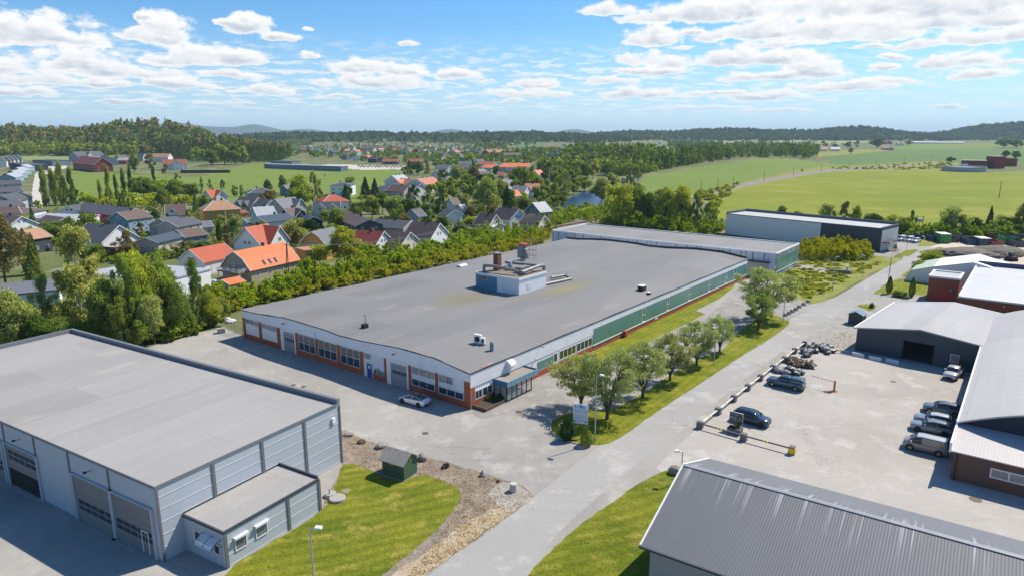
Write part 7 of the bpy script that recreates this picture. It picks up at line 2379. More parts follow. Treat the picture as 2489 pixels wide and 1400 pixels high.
# white motor boat on land beside the forest
p=at(474,391)
bt_=thing("motor_boat","white motor boat parked on land at the forest edge by the farm","boat",p,R(5))
MB().prism([(-6,1.2),(5,1.0),(7,2.6),(-6,2.6)],-1.6,1.6,axis='y').build("hull",P_white,bt_)
MB().prism([(-3,2.6),(3,2.6),(1.5,4.0),(-2.5,4.0)],-1.2,1.2,axis='y').build("cabin",P_white,bt_)
MB().box(-4,-1,0,-3.5,1,1.2).box(3,-1,0,3.5,1,1.2).build("cradle",M_wood,bt_)
# red parasol-like cover,timber terrace and balcony bits
p=at(233,541); tg=thing("sun_canopy","bright red sun canopy behind the charcoal-tiled house","canopy",p,R(20))
MB().prism([(-3.4,2.2),(-3.2,2.9),(0,3.3),(3.2,2.9),(3.4,2.2)],-2,2,axis='y').build("cover",M("red_canvas",(.75,.03,.03),.6),tg)
MB().tube((-3,-1.8,0),(-3,-1.8,2.3),.06).tube((3,-1.8,0),(3,-1.8,2.3),.06).build("legs",M_metal,tg)
bt2=bpy.data.objects[[o.name for o in C.objects if o.get('label','').startswith('big white house with charcoal')][0]]
MB().box(5.5,-6.9,1.9,12.5,5.6,2.1).box(12.4,-6.9,2.1,12.5,5.6,3.0).box(5.5,-6.9,2.1,12.4,-6.8,3.0).build("brown_balcony",M("brown_stain",(.15,.07,.045),.7,stripes=((0,0,1),.25,.25)),bt2)
for x,y in ((12.1,-6.6),(12.1,5.0),(8,-6.6)): MB().box(x,y,0,x+.2,y+.2,1.9).build("balcony_leg",M_wood,bt2)
p=at(436,612); tg=thing("pergola","grey timber pergola and trellis right of the navy-roofed house","pergola",p,R(50))
m=MB()
for x in (-3.5,0,3.5):
    for y in (-2,2): m.tube((x,y,0),(x,y,2.4),.1,n=5)
for y in (-2,2): m.box(-3.8,y-.08,2.4,3.8,y+.08,2.6)
for i in range(9): m.box(-3.6+i*.9,-2.3,2.6,-3.5+i*.9,2.3,2.72)
m.build("pergola_frame",M("grey_timber",(.3,.26,.22),.9),tg)
p=at(468,690-12); tg=thing("parked_car","silver car parked behind the small orange-roofed shed","car",at(573-20,664),0) if False else None
make_car("parked_car","silver-white car parked beside the small shed with bright orange roof",'crossover',P_silver,at(504,690,0.03),R(20),cat="car")
p=at(530,652); make_car("parked_car","dark car under the glass balcony beside the white garage",'suv',P_navy,at(520,651,0.03),R(60),cat="car")
for px,py,c_,hd_,lab in ((893,572,P_grey,50,"grey car parked between the row house and the red-brown tiled house"),(1345,533,P_white,20,"white car parked right of the slate blue house"),(1368,531,P_silver,25,"silver car parked farther right of the slate blue house"),(716,598,P_red,140,"small red car parked right of the orange gambrel house"),(628,548,P_navy,60,"dark car parked behind the white red-roofed house"),(476,600,P_silver,55,"silver car parked above the white garage's roof")):
    make_car("parked_car",lab,'crossover',c_,at(px,py,.03),R(hd_),cat="car")

# ---------------------------------------------------------------- vegetation
F_mat=foliage_mat("leaves",(1,1,1),.30,.75)
F_neon=foliage_mat("needles",(1,1,1),.12,.7)
M_bark=M("bark",(.10,.08,.06),.95,var=.3)
M_birch=M("birch_bark",(.50,.48,.44),.8,var=.3,dirt=((.06,.055,.05),.9,2.0))


def leafquads(rng,cen,size,tone,up=0.3,asp=1.0):
    """one small quad per centre, random facing"""
    n=len(cen)
    nr=rng.normal(size=(n,3)); nr[:,2] += up; nr /= np.linalg.norm(nr,axis=1,keepdims=True)
    a=np.cross(nr,rng.normal(size=(n,3))); a /= np.linalg.norm(a,axis=1,keepdims=True)+1e-9
    b=np.cross(nr,a)
    s=(size*rng.uniform(.6,1.35,n))[:,None]*.5
    V=np.stack([cen-a*s-b*s*asp,cen+a*s*.8-b*s*asp,cen+a*s+b*s*asp,cen-a*s*.8+b*s*asp],1).reshape(-1,3)
    Q=np.arange(4*n).reshape(-1,4)
    return V,Q,tone


def crown_points(rng,kind,n,nclump):
    """points in a unit crown: width 1 (x, y in +-.5), height 0..1; returns points and tone"""
    if kind in ('spruce','thuja'):
        h=rng.uniform(0,1,n) ** (1.25 if kind=='spruce' else 1.0)
        if kind=='spruce':
            tiers=15
            k=np.floor(h*tiers); fr_=h*tiers-k
            r0=(1-h)*.5+.02
            rad=r0*(1.08-.45*fr_)*rng.uniform(.25,1,n) ** .5
            th=rng.uniform(0,6.283,n)
            th=th+.25*np.sin(th*5+k)
            lob=1+.22*np.sin(th*6+k*1.7)
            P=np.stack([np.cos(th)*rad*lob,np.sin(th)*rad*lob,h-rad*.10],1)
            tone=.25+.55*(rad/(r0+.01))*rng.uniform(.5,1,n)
        else:
            r0=.5*np.sin(np.clip(h,0,1) ** .75*math.pi*.93+.16) ** .8
            rad=r0*rng.uniform(.55,1,n) ** .4
            th=rng.uniform(0,6.283,n)
            P=np.stack([np.cos(th)*rad,np.sin(th)*rad,h],1)
            tone=rng.uniform(.2,.8,n)
        return P,tone
    # clumps
    C_,R_=[],[]
    while len(C_)<nclump:
        if kind=='poplar':
            z=rng.uniform(.03,1)
            r=.46*math.sin(min(1,z ** .8*.93+.07)*math.pi) ** .55
            a=rng.uniform(0,6.283); rr=r*rng.uniform(.1,.85)
            C_.append((math.cos(a)*rr,math.sin(a)*rr,z)); R_.append(rng.uniform(.13,.22))
        elif kind=='pine':
            z=rng.uniform(.0,1) ** .8
            r=.5*(math.sin(math.pi*(z*.75+.22))) ** .8
            a=rng.uniform(0,6.283); rr=r*rng.uniform(.2,.95)
            C_.append((math.cos(a)*rr,math.sin(a)*rr,z)); R_.append(rng.uniform(.12,.2))
        elif kind=='birch':
            z=rng.uniform(0,1)
            r=.5*math.sin(math.pi*(z ** .9*.86+.12)) ** .75
            a=rng.uniform(0,6.283); rr=r*rng.uniform(.15,.95)
            C_.append((math.cos(a)*rr,math.sin(a)*rr,z)); R_.append(rng.uniform(.06,.13))
        elif kind=='vase':      # open street tree: broad,airy
            u=rng.normal(size=3); u /= np.linalg.norm(u); u *= rng.uniform(.35,1) ** .5
            C_.append((u[0]*.46,u[1]*.46,.5+u[2]*.46)); R_.append(rng.uniform(.07,.13))
        else:                     # round
            u=rng.normal(size=3); u /= np.linalg.norm(u); u *= rng.uniform(.2,1) ** .5
            w=1-.25*max(0,u[2])
            C_.append((u[0]*.42*w,u[1]*.42*w,.5+u[2]*.42)); R_.append(rng.uniform(.11,.19))
    C_=np.array(C_); R_=np.array(R_)
    k=rng.integers(0,nclump,n)
    d=rng.normal(size=(n,3)); d /= np.linalg.norm(d,axis=1,keepdims=True)
    d *= (rng.uniform(0,1,n) ** .45)[:,None]
    P=C_[k]+d*R_[k][:,None]*np.array([1,1,.8])
    if kind=='birch':
        drop=rng.uniform(0,1,n)<.45
        P[drop,2] -= rng.uniform(0,.12,drop.sum())
    ph=rng.uniform(0,6.28,4); an=np.arctan2(P[:,1],P[:,0])
    am=.04 if kind=='poplar' else .12
    rs_=(1+am*np.sin(2*an+ph[0]+P[:,2]*3)+am*np.sin(3*an+ph[1]-P[:,2]*5)+am*.8*np.sin(P[:,2]*11+ph[3]))[:,None]
    P[:,:2] *= rs_
    if am>.1: P[:,0] += .05*np.sin(P[:,2]*6+ph[2])
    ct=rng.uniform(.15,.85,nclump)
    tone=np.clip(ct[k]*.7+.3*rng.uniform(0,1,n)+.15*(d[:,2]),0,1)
    return P,tone,C_


def trunk_mb(rng,kind,C_,base):
    m=MB()
    if kind in ('spruce','thuja'):
        m.tube((0,0,-.02),(0,0,.85),.016,.004,6)
        return m
    if kind in ('vase',):
        k=6
        for i in range(k):
            a=i*6.283/k+rng.uniform(-.3,.3)
            p1=Vector((math.cos(a)*.012,math.sin(a)*.012,base*.55))
            t=C_[rng.integers(0,len(C_))]
            p2=Vector((math.cos(a)*.10,math.sin(a)*.10,base+.12))
            p3=Vector((math.cos(a)*.26,math.sin(a)*.26,base+.38+rng.uniform(0,.15)))
            m.tube(p1,p2,.022,.014,5).tube(p2,p3,.014,.006,5)
            for _ in range(3):
                q=p2.lerp(p3,rng.uniform(.2,.9)); e=q+Vector((rng.normal()*.12,rng.normal()*.12,rng.uniform(.05,.22)))
                m.tube(q,e,.007,.003,4)
        m.tube((0,0,-.02),(0,0,base*.6),.034,.028,7)
        return m
    top=.8
    m.tube((0,0,-.02),(0,0,base+.1),.026 if kind != 'poplar' else .03,.018,7).tube((0,0,base+.1),(.01,.01,top),.018,.006,6)
    if C_ is not None:
        for c in C_[:: max(1,len(C_) // 14)]:
            z0=base+(c[2]*(1-base))*.55
            m.tube((0,0,min(z0,top)),(c[0]*.9,c[1]*.9,base+c[2]*(1-base)),.010,.003,4)
    return m


def proto(kind,n,nclump,size,seed,base=.15,mat=None,bark=None,name=None):
    rng=np.random.default_rng(seed)
    r=crown_points(rng,kind,n,nclump)
    P,tone=r[0],r[1]
    C_=r[2] if len(r)>2 else None
    P=P.copy(); P[:,2]=base+P[:,2]*(1-base)
    V,Q,tone=leafquads(rng,P,size,tone,up=.3,asp=1.0 if kind not in ('birch','pine') else .7)
    o=npmesh("crown",V,Q,mat or F_mat,tone)
    tr=trunk_mb(rng,kind,C_,base).build("trunk",bark or M_bark)
    C.objects.unlink(o); C.objects.unlink(tr)
    return o.data,tr.data


PR={}


def get_proto(kind,lod,var):
    key=(kind,lod,var)
    if key not in PR:
        n=dict(near=17000,mid=5600,far=1900)[lod]
        cl=dict(near=90,mid=40,far=24)[lod]
        if kind in ('birch','tall'): cl=int(cl*.62)
        sz=dict(near=.024,mid=.036,far=.062)[lod]
        seed=abs(hash_(kind)) % 1000+var*17+dict(near=1,mid=2,far=3)[lod]
        b=dict(round=.14,vase=.24,birch=.10,spruce=.05,pine=.30,poplar=.06,thuja=.02,bush=.0,tall=.12)[kind]
        k2={'bush': 'round','tall': 'birch'}.get(kind,kind)
        if kind=='vase': n=int(n*.62); sz *= .74
        if kind=='birch' and lod=='near': n=int(n*.75)
        if kind=='pine': n=int(n*.8); cl=int(cl*.5)
        if kind=='spruce': sz *= .85
        if kind in ('thuja','poplar'): sz *= 1.15; n=int(n*.7)
        PR[key]=proto(k2,n,cl,sz,seed,b,F_neon if kind in ('spruce','thuja','pine') else F_mat,M_birch if kind in ('birch','tall') else M_bark)
    return PR[key]


def hash_(s):
    h=0
    for c in s: h=(h*31+ord(c)) & 0xffff
    return h


TINT=dict(olive=(.155,.175,.065),fresh=(.135,.19,.022),bright=(.19,.22,.018),mid=(.085,.125,.022),dark=(.04,.07,.022),blue=(.028,.052,.028),brown=(.13,.10,.045),grey=(.115,.14,.07),yellow=(.25,.22,.018),pop=(.10,.12,.035),deep=(.025,.06,.02))
TINT={k_: tuple(q_*f_ for q_,f_ in zip(v_,(2.7,2.6,2.0))) for k_,v_ in TINT.items()}
TINT['fresh']=(.29,.36,.075); TINT['bright']=(.38,.42,.06); TINT['mid']=(.20,.265,.065); TINT['street']=(.35,.39,.17); TINT['streetg']=(.29,.36,.11)
TINT['blue']=(.05,.085,.04); TINT['deep']=(.05,.11,.035); TINT['olive']=(.33,.37,.13); TINT['brown']=(.23,.20,.085)
TREES=[]
KNAME=dict(round="broadleaf_tree",vase="street_tree",birch="birch_tree",tall="broadleaf_tree",spruce="spruce_tree",pine="pine_tree",poplar="poplar_tree",thuja="thuja",bush="shrub")


def tree(kind,x,y,w,h,tint,lod='mid',label=None,group=None,var=None,zb=None,name=None,cat=None):
    var=rnd.randrange(3) if var is None else var
    cm,tm=get_proto(kind,lod,var)
    z=hz1(x,y) if zb is None else zb
    nm=name or KNAME[kind]
    t=thing(nm,label,cat or ("shrub" if kind=='bush' else "conifer" if kind in ('spruce','thuja','pine') else "tree"),(x,y,z-.05),rnd.uniform(0,6.28),group)
    t.scale=(w,w,h)
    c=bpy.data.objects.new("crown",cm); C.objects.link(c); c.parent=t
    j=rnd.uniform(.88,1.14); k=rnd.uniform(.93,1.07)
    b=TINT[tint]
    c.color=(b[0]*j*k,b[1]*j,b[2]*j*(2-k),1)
    r=bpy.data.objects.new("trunk",tm); C.objects.link(r); r.parent=t
    TREES.append((t,kind,tint,x,y,w,h))
    return t


def tree_px(kind,px,py,pytop,wpx,tint,lod='mid',label=None,**kw):
    p=att(px,py)
    d=p.y*CP-(p.z-HC)*SP
    w=wpx/F*d
    zt=min(((abs(proj(p.x,p.y,p.z+q/5)[1]-pytop),q/5) for q in range(3,220)))[1]
    return tree(kind,p.x,p.y,w,zt*1.02,tint,lod,label,zb=p.z,**kw)


SG="trees in the row on the verge beside the road"
for a in (("vase",1475.7,1019,846,150,'street',"largest airy street tree right behind the street lamp and notice board"),
          ("vase",1412,988,862,132,'street',"multi-stemmed street tree directly behind the white notice board"),
          ("vase",1562,967,826,128,'street',"street tree third along the verge from the notice board"),
          ("vase",1628,925,810,106,'street',"street tree fourth along the verge from the notice board"),
          ("vase",1693,888,778,98,'street',"street tree fifth along the verge, near a thin lamp"),
          ("vase",1749,854,765,74,'street',"slender street tree sixth along the verge"),
          ("vase",1843,800,712,88,'streetg',"small fresh green street tree in front of the biggest one at the far end"),
          ("vase",1858,776,650,142,'street',"very broad street tree at the far end of the verge by the wedge blocks")):
    tree_px(*a[:6],'near',a[6],group=SG)
# clipped bushes below the notice board,planter thujas and little ones by the road
tree_px('bush',1377,1069,1020,40,'deep','near',"dark clipped round bush left below the notice board",base=None) if False else None
tree_px('thuja',1377,1069,1018,34,'deep','mid',"dark clipped bush beside the standing person under the notice board")
tree_px('thuja',1426,1082,1040,32,'fresh','mid',"yellow-green conical bush at the foot of the notice board's right post")
tree_px('thuja',1204,958,909,11,'deep','mid',"narrow dark thuja beside the blue porch canopy")
tree_px('thuja',1193,966,921,11,'bright','mid',"narrow yellow-green thuja left of the dark one at the porch")
tree_px('bush',1212,976,955,32,'deep','mid',"dark green shrub spilling over the porch planter's edge")
tree_px('bush',1184,974,948,20,'yellow','mid',"small yellow shrub at the left end of the porch planter")
tree_px('thuja',2160,714,672,15,'dark','mid',"left one of the two dark thujas by the red brick tower")
tree_px('thuja',2215,722,675,15,'dark','mid',"right one of the two dark thujas by the red brick tower")
tree_px('bush',2188,722,706,42,'mid','mid',"low hedge-like shrub between the two thujas by the tower")
tree_px('bush',2118,748,735,16,'dark','mid',"small dark shrub at the corner of the charcoal hall")
tree_px('thuja',1782,1036,1020,9,'mid','mid',"little conifer growing in the grey flower tub",zb=None) if False else None
tt=tree('thuja',tb.location.x,tb.location.y,.45,.95,'mid','far',"little conifer growing in the grey flower tub",zb=.78)
tt=tree('bush',tb.location.x+.45,tb.location.y+.2,.6,.6,'brown','far',"dark red flowering plant in the grey flower tub",zb=.75)
tree_px('thuja',2176,606,594,8,'mid','far',"slim young tree standing by the picnic table")

# left foreground group
LG="trees behind the grey warehouse"
for a in (("birch",205,806,566,172,'olive',"tallest birch with white stems, the biggest tree of the left group"),
          ("birch",120,812,676,74,'grey',"drooping birch limb tree left of the tallest birch"),
          ("round",28,878,706,130,'olive',"pale olive willow at the left edge, just above the warehouse roof"),
          ("round",96,872,762,90,'dark',"dark green tree low at the left edge above the warehouse roof"),
          ("round",150,860,770,90,'mid',"mid green tree behind the warehouse roof left of the white stems"),
          ("round",262,842,676,90,'mid',"green tree right at the foot of the tallest birch"),
          ("tall",318,838,634,86,'fresh',"bright green tree left in the pair of leafy crowns beside the birch"),
          ("round",352,826,607,92,'bright',"tallest bright green tree right of the birch"),
          ("round",400,818,618,74,'fresh',"bright green tree at the right of the leafy pair"),
          ("tall",300,850,730,80,'mid',"low leafy tree in front of the bright pair"),
          ("round",376,836,710,76,'olive',"olive young tree at the yard edge below the bright pair"),
          ("round",430,820,680,66,'mid',"young tree right of the olive one at the yard edge"),
          ("birch",482,806,640,58,'mid',"slender dark birch near the right end of the left group"),
          ("round",512,796,706,60,'bright',"yellow-green tree at the right end of the left group"),
          ("tall",458,815,722,50,'fresh',"small fresh tree in front of the slender dark birch"),
          ("round",345,846,762,56,'fresh',"lowest young tree at the yard's shady edge"),
          ("round",232,850,770,70,'dark',"dark shrubby tree behind the warehouse roof peak"),
          ("pine",16,700,532,120,'brown',"big brown-green pine at the left edge"),
          ("thuja",70,668,558,26,'dark',"dark columnar thuja right of the big left pine"),
          ("thuja",88,668,570,22,'dark',"second slimmer thuja beside the dark columnar one"),
          ("spruce",90,712,582,62,'mid',"yellowish green conifer below the two columnar thujas"),
          ("round",540,780,712,40,'grey',"grey-green shrub tree near the mesh gate")):
    tree_px(*a[:6],'near' if a[4]>56 else 'mid',a[6],group=LG)

# named trees of the town and beyond: kind,base x,base y,top y,width px,tint
NT_=[("poplar",112,500,411,25,'pop',"first poplar from the left in the row by the gravel road"),("poplar",135,500,420,25,'pop',"second poplar from the left in the row by the gravel road"),("poplar",156,500,400,27,'pop',"tallest poplar, third in the row by the gravel road"),("poplar",179,499,413,20,'dark',"dark fourth poplar in the row by the gravel road"),
       ("poplar",246,497,441,14,'pop',"shortest poplar in front of the green barn field"),("poplar",268,498,408,19,'pop',"tall poplar right of the shortest one in the barn field"),("poplar",285,490,428,14,'dark',"slim dark poplar below the barn's right corner"),("poplar",305,488,417,16,'dark',"poplar right of the slim dark one"),("poplar",321,482,412,14,'dark',"rightmost poplar beside the big field tree"),
       ("round",328,421,374,28,'fresh',"round bright tree right in front of the small red barn"),("pine",368,424,376,28,'brown',"brown pine between the barn tree and the white farmhouse"),("pine",404,432,400,20,'brown',"smaller brown pine in front of the white farmhouse"),
       ("poplar",376,452,406,12,'dark',"thin dark column tree below the farmhouse pine"),
       ("round",350,484,424,60,'mid',"broad dark green tree at the right end of the poplars"),("round",392,484,430,50,'fresh',"lighter round tree beside the broad dark green one"),("round",428,486,436,56,'fresh',"leafy tree in the hedge line below the left field"),("round",462,488,440,46,'mid',"mid green tree left of the red-roofed cross gable house"),
       ("tall",430,440,422,20,'mid',"small dark tree at the farm lane"),("round",466,394,368,20,'fresh',"bright small tree by the motor boat"),("round",482,396,357,36,'fresh',"bright round tree left in the farm tree group"),("round",516,404,362,40,'mid',"round tree in the middle of the farm tree group"),("round",546,400,350,44,'fresh',"tallest round tree of the farm tree group"),("round",573,401,346,38,'mid',"dark-edged round tree right in the farm tree group"),("round",590,400,355,30,'grey',"greyish tree at the right end of the farm tree group"),
       ("birch",492,474,432,16,'mid',"slim birch in the field left of the hipped roof house"),("birch",512,468,436,13,'mid',"second slim birch along the field edge"),("birch",541,470,438,18,'mid',"third slim birch above the white cross gable"),("tall",571,478,448,20,'mid',"round-topped young tree at the field edge"),("tall",589,477,450,18,'fresh',"fresh young tree left of the dark hipped roof"),
       ("round",652,470,436,24,'mid',"tree just right of the dark hipped roof in the field"),("round",690,470,426,30,'mid',"dark round tree left of the big round one"),("round",731,514,425,74,'fresh',"big round yellow-green tree in the middle left of the town"),("tall",768,506,417,48,'olive',"tall olive tree right of the big round one"),("round",742,500,440,40,'mid',"tree in the fold between the big round and olive trees"),
       ("spruce",841,504,450,34,'blue',"dark blue spruce beside the orange-red hipped roof"),("round",852,450,430,30,'fresh',"round bright tree behind the white cubic house"),("spruce",889,482,431,36,'blue',"left one of the two dark spruces in the town centre"),("spruce",912,484,435,34,'blue',"right one of the two dark spruces in the town centre"),
       ("round",963,533,470,70,'grey',"wide grey-green willow in the centre of the town"),("round",905,533,476,52,'fresh',"leafy tree left of the wide willow"),("round",872,528,486,46,'mid',"lower leafy tree behind the dark green row house"),("round",930,520,466,44,'mid',"tree behind the wide willow"),
       ("tall",1045,539,452,50,'mid',"tall dense tree in the middle of the town front"),("tall",1074,539,455,30,'dark',"dark column tree right of the tall dense one"),("spruce",1232,546,453,42,'deep',"tall dark spruce above the factory's chimney"),("round",1185,528,432,72,'olive',"large pale olive tree left of the tall dark spruce"),("round",1215,510,436,50,'olive',"pale tree behind the tall dark spruce"),
       ("round",820,568,506,56,'fresh',"yellow-green tree left of the dark green row house"),("round",812,600,540,50,'mid',"tree below the yellow-green one near the ochre gambrel house"),("round",778,645,588,54,'bright',"bright yellow-green tree left in the pair by the railway"),("round",838,648,553,84,'bright',"largest bright yellow-green tree of the pair by the railway"),
       ("round",1152,560,522,66,'fresh',"round green tree behind the scrub by the power pole"),("round",1118,574,540,44,'mid',"round shrub tree at the scrub's edge by the power pole"),("round",1098,470,432,44,'fresh',"bright tree left of the small brown-roofed house"),("tall",1078,470,440,26,'fresh',"narrow bright tree right of the terrace houses"),
       ("round",1150,440,404,36,'brown',"dark brown copper tree in the town"),("round",1065,412,393,36,'mid',"round dark tree near the white steep gable"),("spruce",995,424,390,22,'dark',"dark conifer left of the orange terrace"),("round",1016,426,392,36,'mid',"dark tree right of the conifer above the terrace"),
       ("spruce",1094,404,384,18,'blue',"small dark spruce near the copper tree"),("round",1140,402,370,30,'fresh',"bright tree by the church street"),("round",1190,460,420,40,'mid',"tree above the large olive tree"),("round",1254,474,436,34,'mid',"tree between the riverside white houses"),("round",1256,430,404,34,'fresh',"bright tree beside the ochre dark-roofed house"),
       ("round",1275,520,480,44,'mid',"dark tree left of the slate blue house"),("tall",1338,500,462,24,'fresh',"fresh conical tree right of the slate blue house"),("round",1290,456,400,26,'grey',"grey-green tree behind the white riverside house"),("tall",1335,470,396,44,'olive',"tall feathery tree at the river bend, left"),("tall",1368,490,424,40,'fresh',"bright tree on the river's left bank"),
       ("round",1395,474,430,36,'mid',"darker tree leaning over the river's left bank"),("round",1346,496,446,36,'mid',"dense tree behind the slate blue house by the river"),("round",1364,508,458,34,'mid',"leafy tree right at the river's lower left bank"),("bush",1430,522,504,60,'fresh',"bright bushes on the near bank of the river"),("round",1420,466,425,44,'olive',"olive tree behind the river's bend"),("round",1462,505,432,60,'grey',"grey-green willow on the river's right bank"),("round",1490,470,420,50,'grey',"pale willow behind the river's right bank"),
       ("round",1500,550,434,72,'bright',"tallest yellow-green tree behind the white block"),("round",1535,545,436,66,'fresh',"crown right of the tallest tree behind the white block"),("round",1572,548,458,50,'dark',"darker tree in the gap behind the white block"),("round",1615,552,446,72,'fresh',"left tree of the second tall pair behind the white block"),("round",1655,555,452,66,'bright',"right tree of the second tall pair behind the white block"),
       ("tall",1690,556,470,44,'mid',"tree at the right of the second tall pair"),("tall",1716,558,488,38,'fresh',"bright bushy tree near the field corner"),("tall",1736,562,508,30,'fresh',"last bushy tree left of the long warehouse"),("tall",1548,470,412,30,'olive',"tall pale tree before the left field edge"),("tall",1530,480,424,40,'grey',"tall grey-green tree above the yellow-green crowns"),
       ("round",1835,545,504,26,'mid',"small round tree behind the long warehouse's left end"),("round",1898,545,501,34,'mid',"round tree behind the long warehouse roof"),("round",1935,552,515,40,'dark',"dark low tree behind the long warehouse"),("round",2008,556,488,44,'olive',"tall olive tree behind the long warehouse"),("pine",2052,558,490,26,'brown',"brown pine behind the long warehouse"),
       ("round",2078,560,500,32,'fresh',"green tree right of the brown pine"),("round",2118,565,514,56,'dark',"wide dark tree at the warehouse's right end"),("round",2166,572,516,52,'bright',"yellow-green tree behind the white vans"),("round",2196,574,520,34,'fresh',"fresh tree beside the transformer poles"),("tall",2212,572,514,28,'dark',"dark tree left of the transformer poles"),
       ("round",2312,570,494,74,'olive',"big olive-brown tree behind the skips"),("round",2280,572,540,40,'dark',"dark shrub tree left of the big olive-brown one"),("spruce",2402,566,502,28,'blue',"dark spruce behind the middle of the skip row"),("round",2365,568,530,50,'dark',"dark low tree left of the spruce behind the skips"),("round",2446,570,520,60,'mid',"round tree behind the green skip"),("round",2484,572,494,50,'olive',"tree at the right edge behind the skips"),("pine",2500,560,490,30,'brown',"pine at the very right edge behind the skips"),
       ("round",2258,654,604,64,'bright',"bright bush tree left of the white tent"),("round",2232,668,628,50,'fresh',"bright green bush at the road edge near the brick tower"),("round",2292,672,632,50,'fresh',"leafy bush in front of the white tent"),("round",2330,668,646,40,'mid',"low bush between the brick tower and the tent"),("round",2268,680,650,50,'fresh',"lower bush just behind the brick tower"),
       ("round",2310,396,382,22,'dark',"round dark tree left of the red works"),("round",2444,384,366,20,'dark',"left tree behind the dark red silo"),("round",2468,388,366,24,'dark',"right tree behind the dark red silo"),
       ("round",2068,375,358,12,'mid',"lone small tree in the far right fields"),("round",2060,361,345,22,'dark',"round tree left of the far red farmhouse"),("round",2132,361,336,36,'dark',"large round tree beside the far red farmhouse"),("pine",2002,361,344,20,'brown',"left brown pine at the far white farmhouses"),("pine",2028,361,346,20,'brown',"right brown pine at the far white farmhouses"),("pine",2084,361,345,20,'brown',"brown pine between the far farms"),("round",2208,354,340,18,'dark',"tree right of the far white farmhouse"),
       ("round",2440,360,334,40,'mid',"left tree of the clump at the far right field edge"),("round",2470,360,338,40,'mid',"right tree of the clump at the far right field edge"),
       ("spruce",84,570,500,26,'dark',"dark spruce in front of the brown hipped roof, far left"),("round",136,590,530,56,'mid',"round green tree between the charcoal-roofed and the brown houses"),("round",172,580,528,36,'fresh',"lighter tree right of the round green one"),("thuja",206,560,522,14,'deep',"tall dark thuja pair member by the red sun canopy"),
       ("pine",312,630,566,52,'brown',"brown umbrella pine in front of the charcoal-roofed house's balcony"),("pine",332,628,594,30,'brown',"small brown pine right of the umbrella pine"),("thuja",534,592,540,14,'deep',"narrow black-green thuja right of the blue-grey house"),("pine",574,580,520,40,'grey',"grey-green pine behind the red-roofed white house"),("round",500,612,584,60,'dark',"dark shrub mass above the orange garage roof"),("round",462,612,586,40,'mid',"shrubs below the brown-roofed blue-grey house"),
       ("pine",555,618,572,40,'brown',"brownish pine between the blue-grey and red-roofed houses"),("round",730,566,526,42,'dark',"dark round shrub left of the ochre gambrel house"),("round",756,570,534,40,'deep',"deep green shrub behind the ochre gambrel house"),("round",790,540,510,30,'fresh',"bright tree right of the black timber house"),("round",700,620,590,40,'grey',"grey-green bush right of the gambrel roof"),
       ("spruce",736,590,560,24,'mid',"small conifer behind the dark round shrub")]
for a in NT_:
    kind=a[0]
    d=att(a[1],a[2]).y
    tree_px(*a[:6],'mid' if d<420 else 'far',a[6])

# more individual trees spread through the town gardens,named after their nearest neighbour afterwards
AUTO=[]
TOWN=[(330,500),(470,500),(560,520),(640,500),(720,520),(860,480),(1000,500),(1180,480),(1330,480),(1330,540),(1200,560),(1060,590),(960,600),(830,640),(740,640),(560,640),(440,630),(330,640),(230,640),(120,600),(0,570),(0,500),(200,520)]
TOWN2=[(860,455),(960,470),(1000,425),(1050,395),(1150,390),(1340,400),(1480,430),(1560,440),(1470,470),(1350,500),(1200,500),(1020,480)]
RIVER=[(1290,400),(1340,398),(1420,404),(1500,418),(1560,420),(1560,436),(1500,440),(1470,452),(1450,455),(1430,466),(1400,474),(1380,486),(1360,500),(1320,480),(1300,440)]
WOODS=[(1450,392),(1520,390),(1600,400),(1640,400),(1700,386),(1800,380),(1880,380),(1960,386),(2000,388),(1960,390),(1870,383),(1780,392),(1640,416),(1570,426),(1540,440),(1500,416)]


def scatter(poly,n,kinds,tints,h0,h1,wf,tag_,rngs,near=9.0,housepad=2.5):
    xs_=[p[0] for p in poly]; ys_=[p[1] for p in poly]
    k=0; tries=0
    while k<n and tries<n*60:
        tries += 1
        px=rngs.uniform(min(xs_),max(xs_)); py=rngs.uniform(min(ys_),max(ys_))
        if not bool(pip(np.array([px]),np.array([py]),poly)[0]): continue
        if rngs.random()>1: continue
        p=att(px,py)
        if any((p.x-h[0]) ** 2+(p.y-h[1]) ** 2<(h[2]+housepad) ** 2 for h in HOUSES): continue
        if any((p.x-q[3]) ** 2+(p.y-q[4]) ** 2<near ** 2 for q in TREES[-600:]): continue
        kd=rngs.choice(kinds); h=rngs.uniform(h0,h1)
        w=h*wf*rngs.uniform(.8,1.2)*(.6 if kd in ('spruce','thuja') else 1)
        # keep the view onto the house behind fairly open: lower where a house stands close behind
        for hx_,hy_,hr,*_ in HOUSES:
            if 0<hy_-p.y<32 and abs(hx_-p.x*hy_/p.y)<hr+3: h=min(h,rngs.uniform(4.2,7)); w=min(w,6)
        t=tree(kd,p.x,p.y,w,h,rngs.choice(tints),'mid' if p.y<330 else 'far',None,group=None)
        AUTO.append((t,kd,px,py,tag_))
        k += 1


r1=random.Random(21)
scatter(TOWN,82,['round','round','tall','bush','spruce','birch'],['mid','fresh','dark','mid','olive','brown'],5,12,.75,'town',r1,7)
scatter(TOWN2,36,['round','round','tall','spruce'],['mid','fresh','olive','dark'],9,16,.8,'town',r1,11)
scatter(RIVER,16,['round','tall','round'],['mid','olive','grey','fresh'],11,18,.85,'river',r1,9,1)

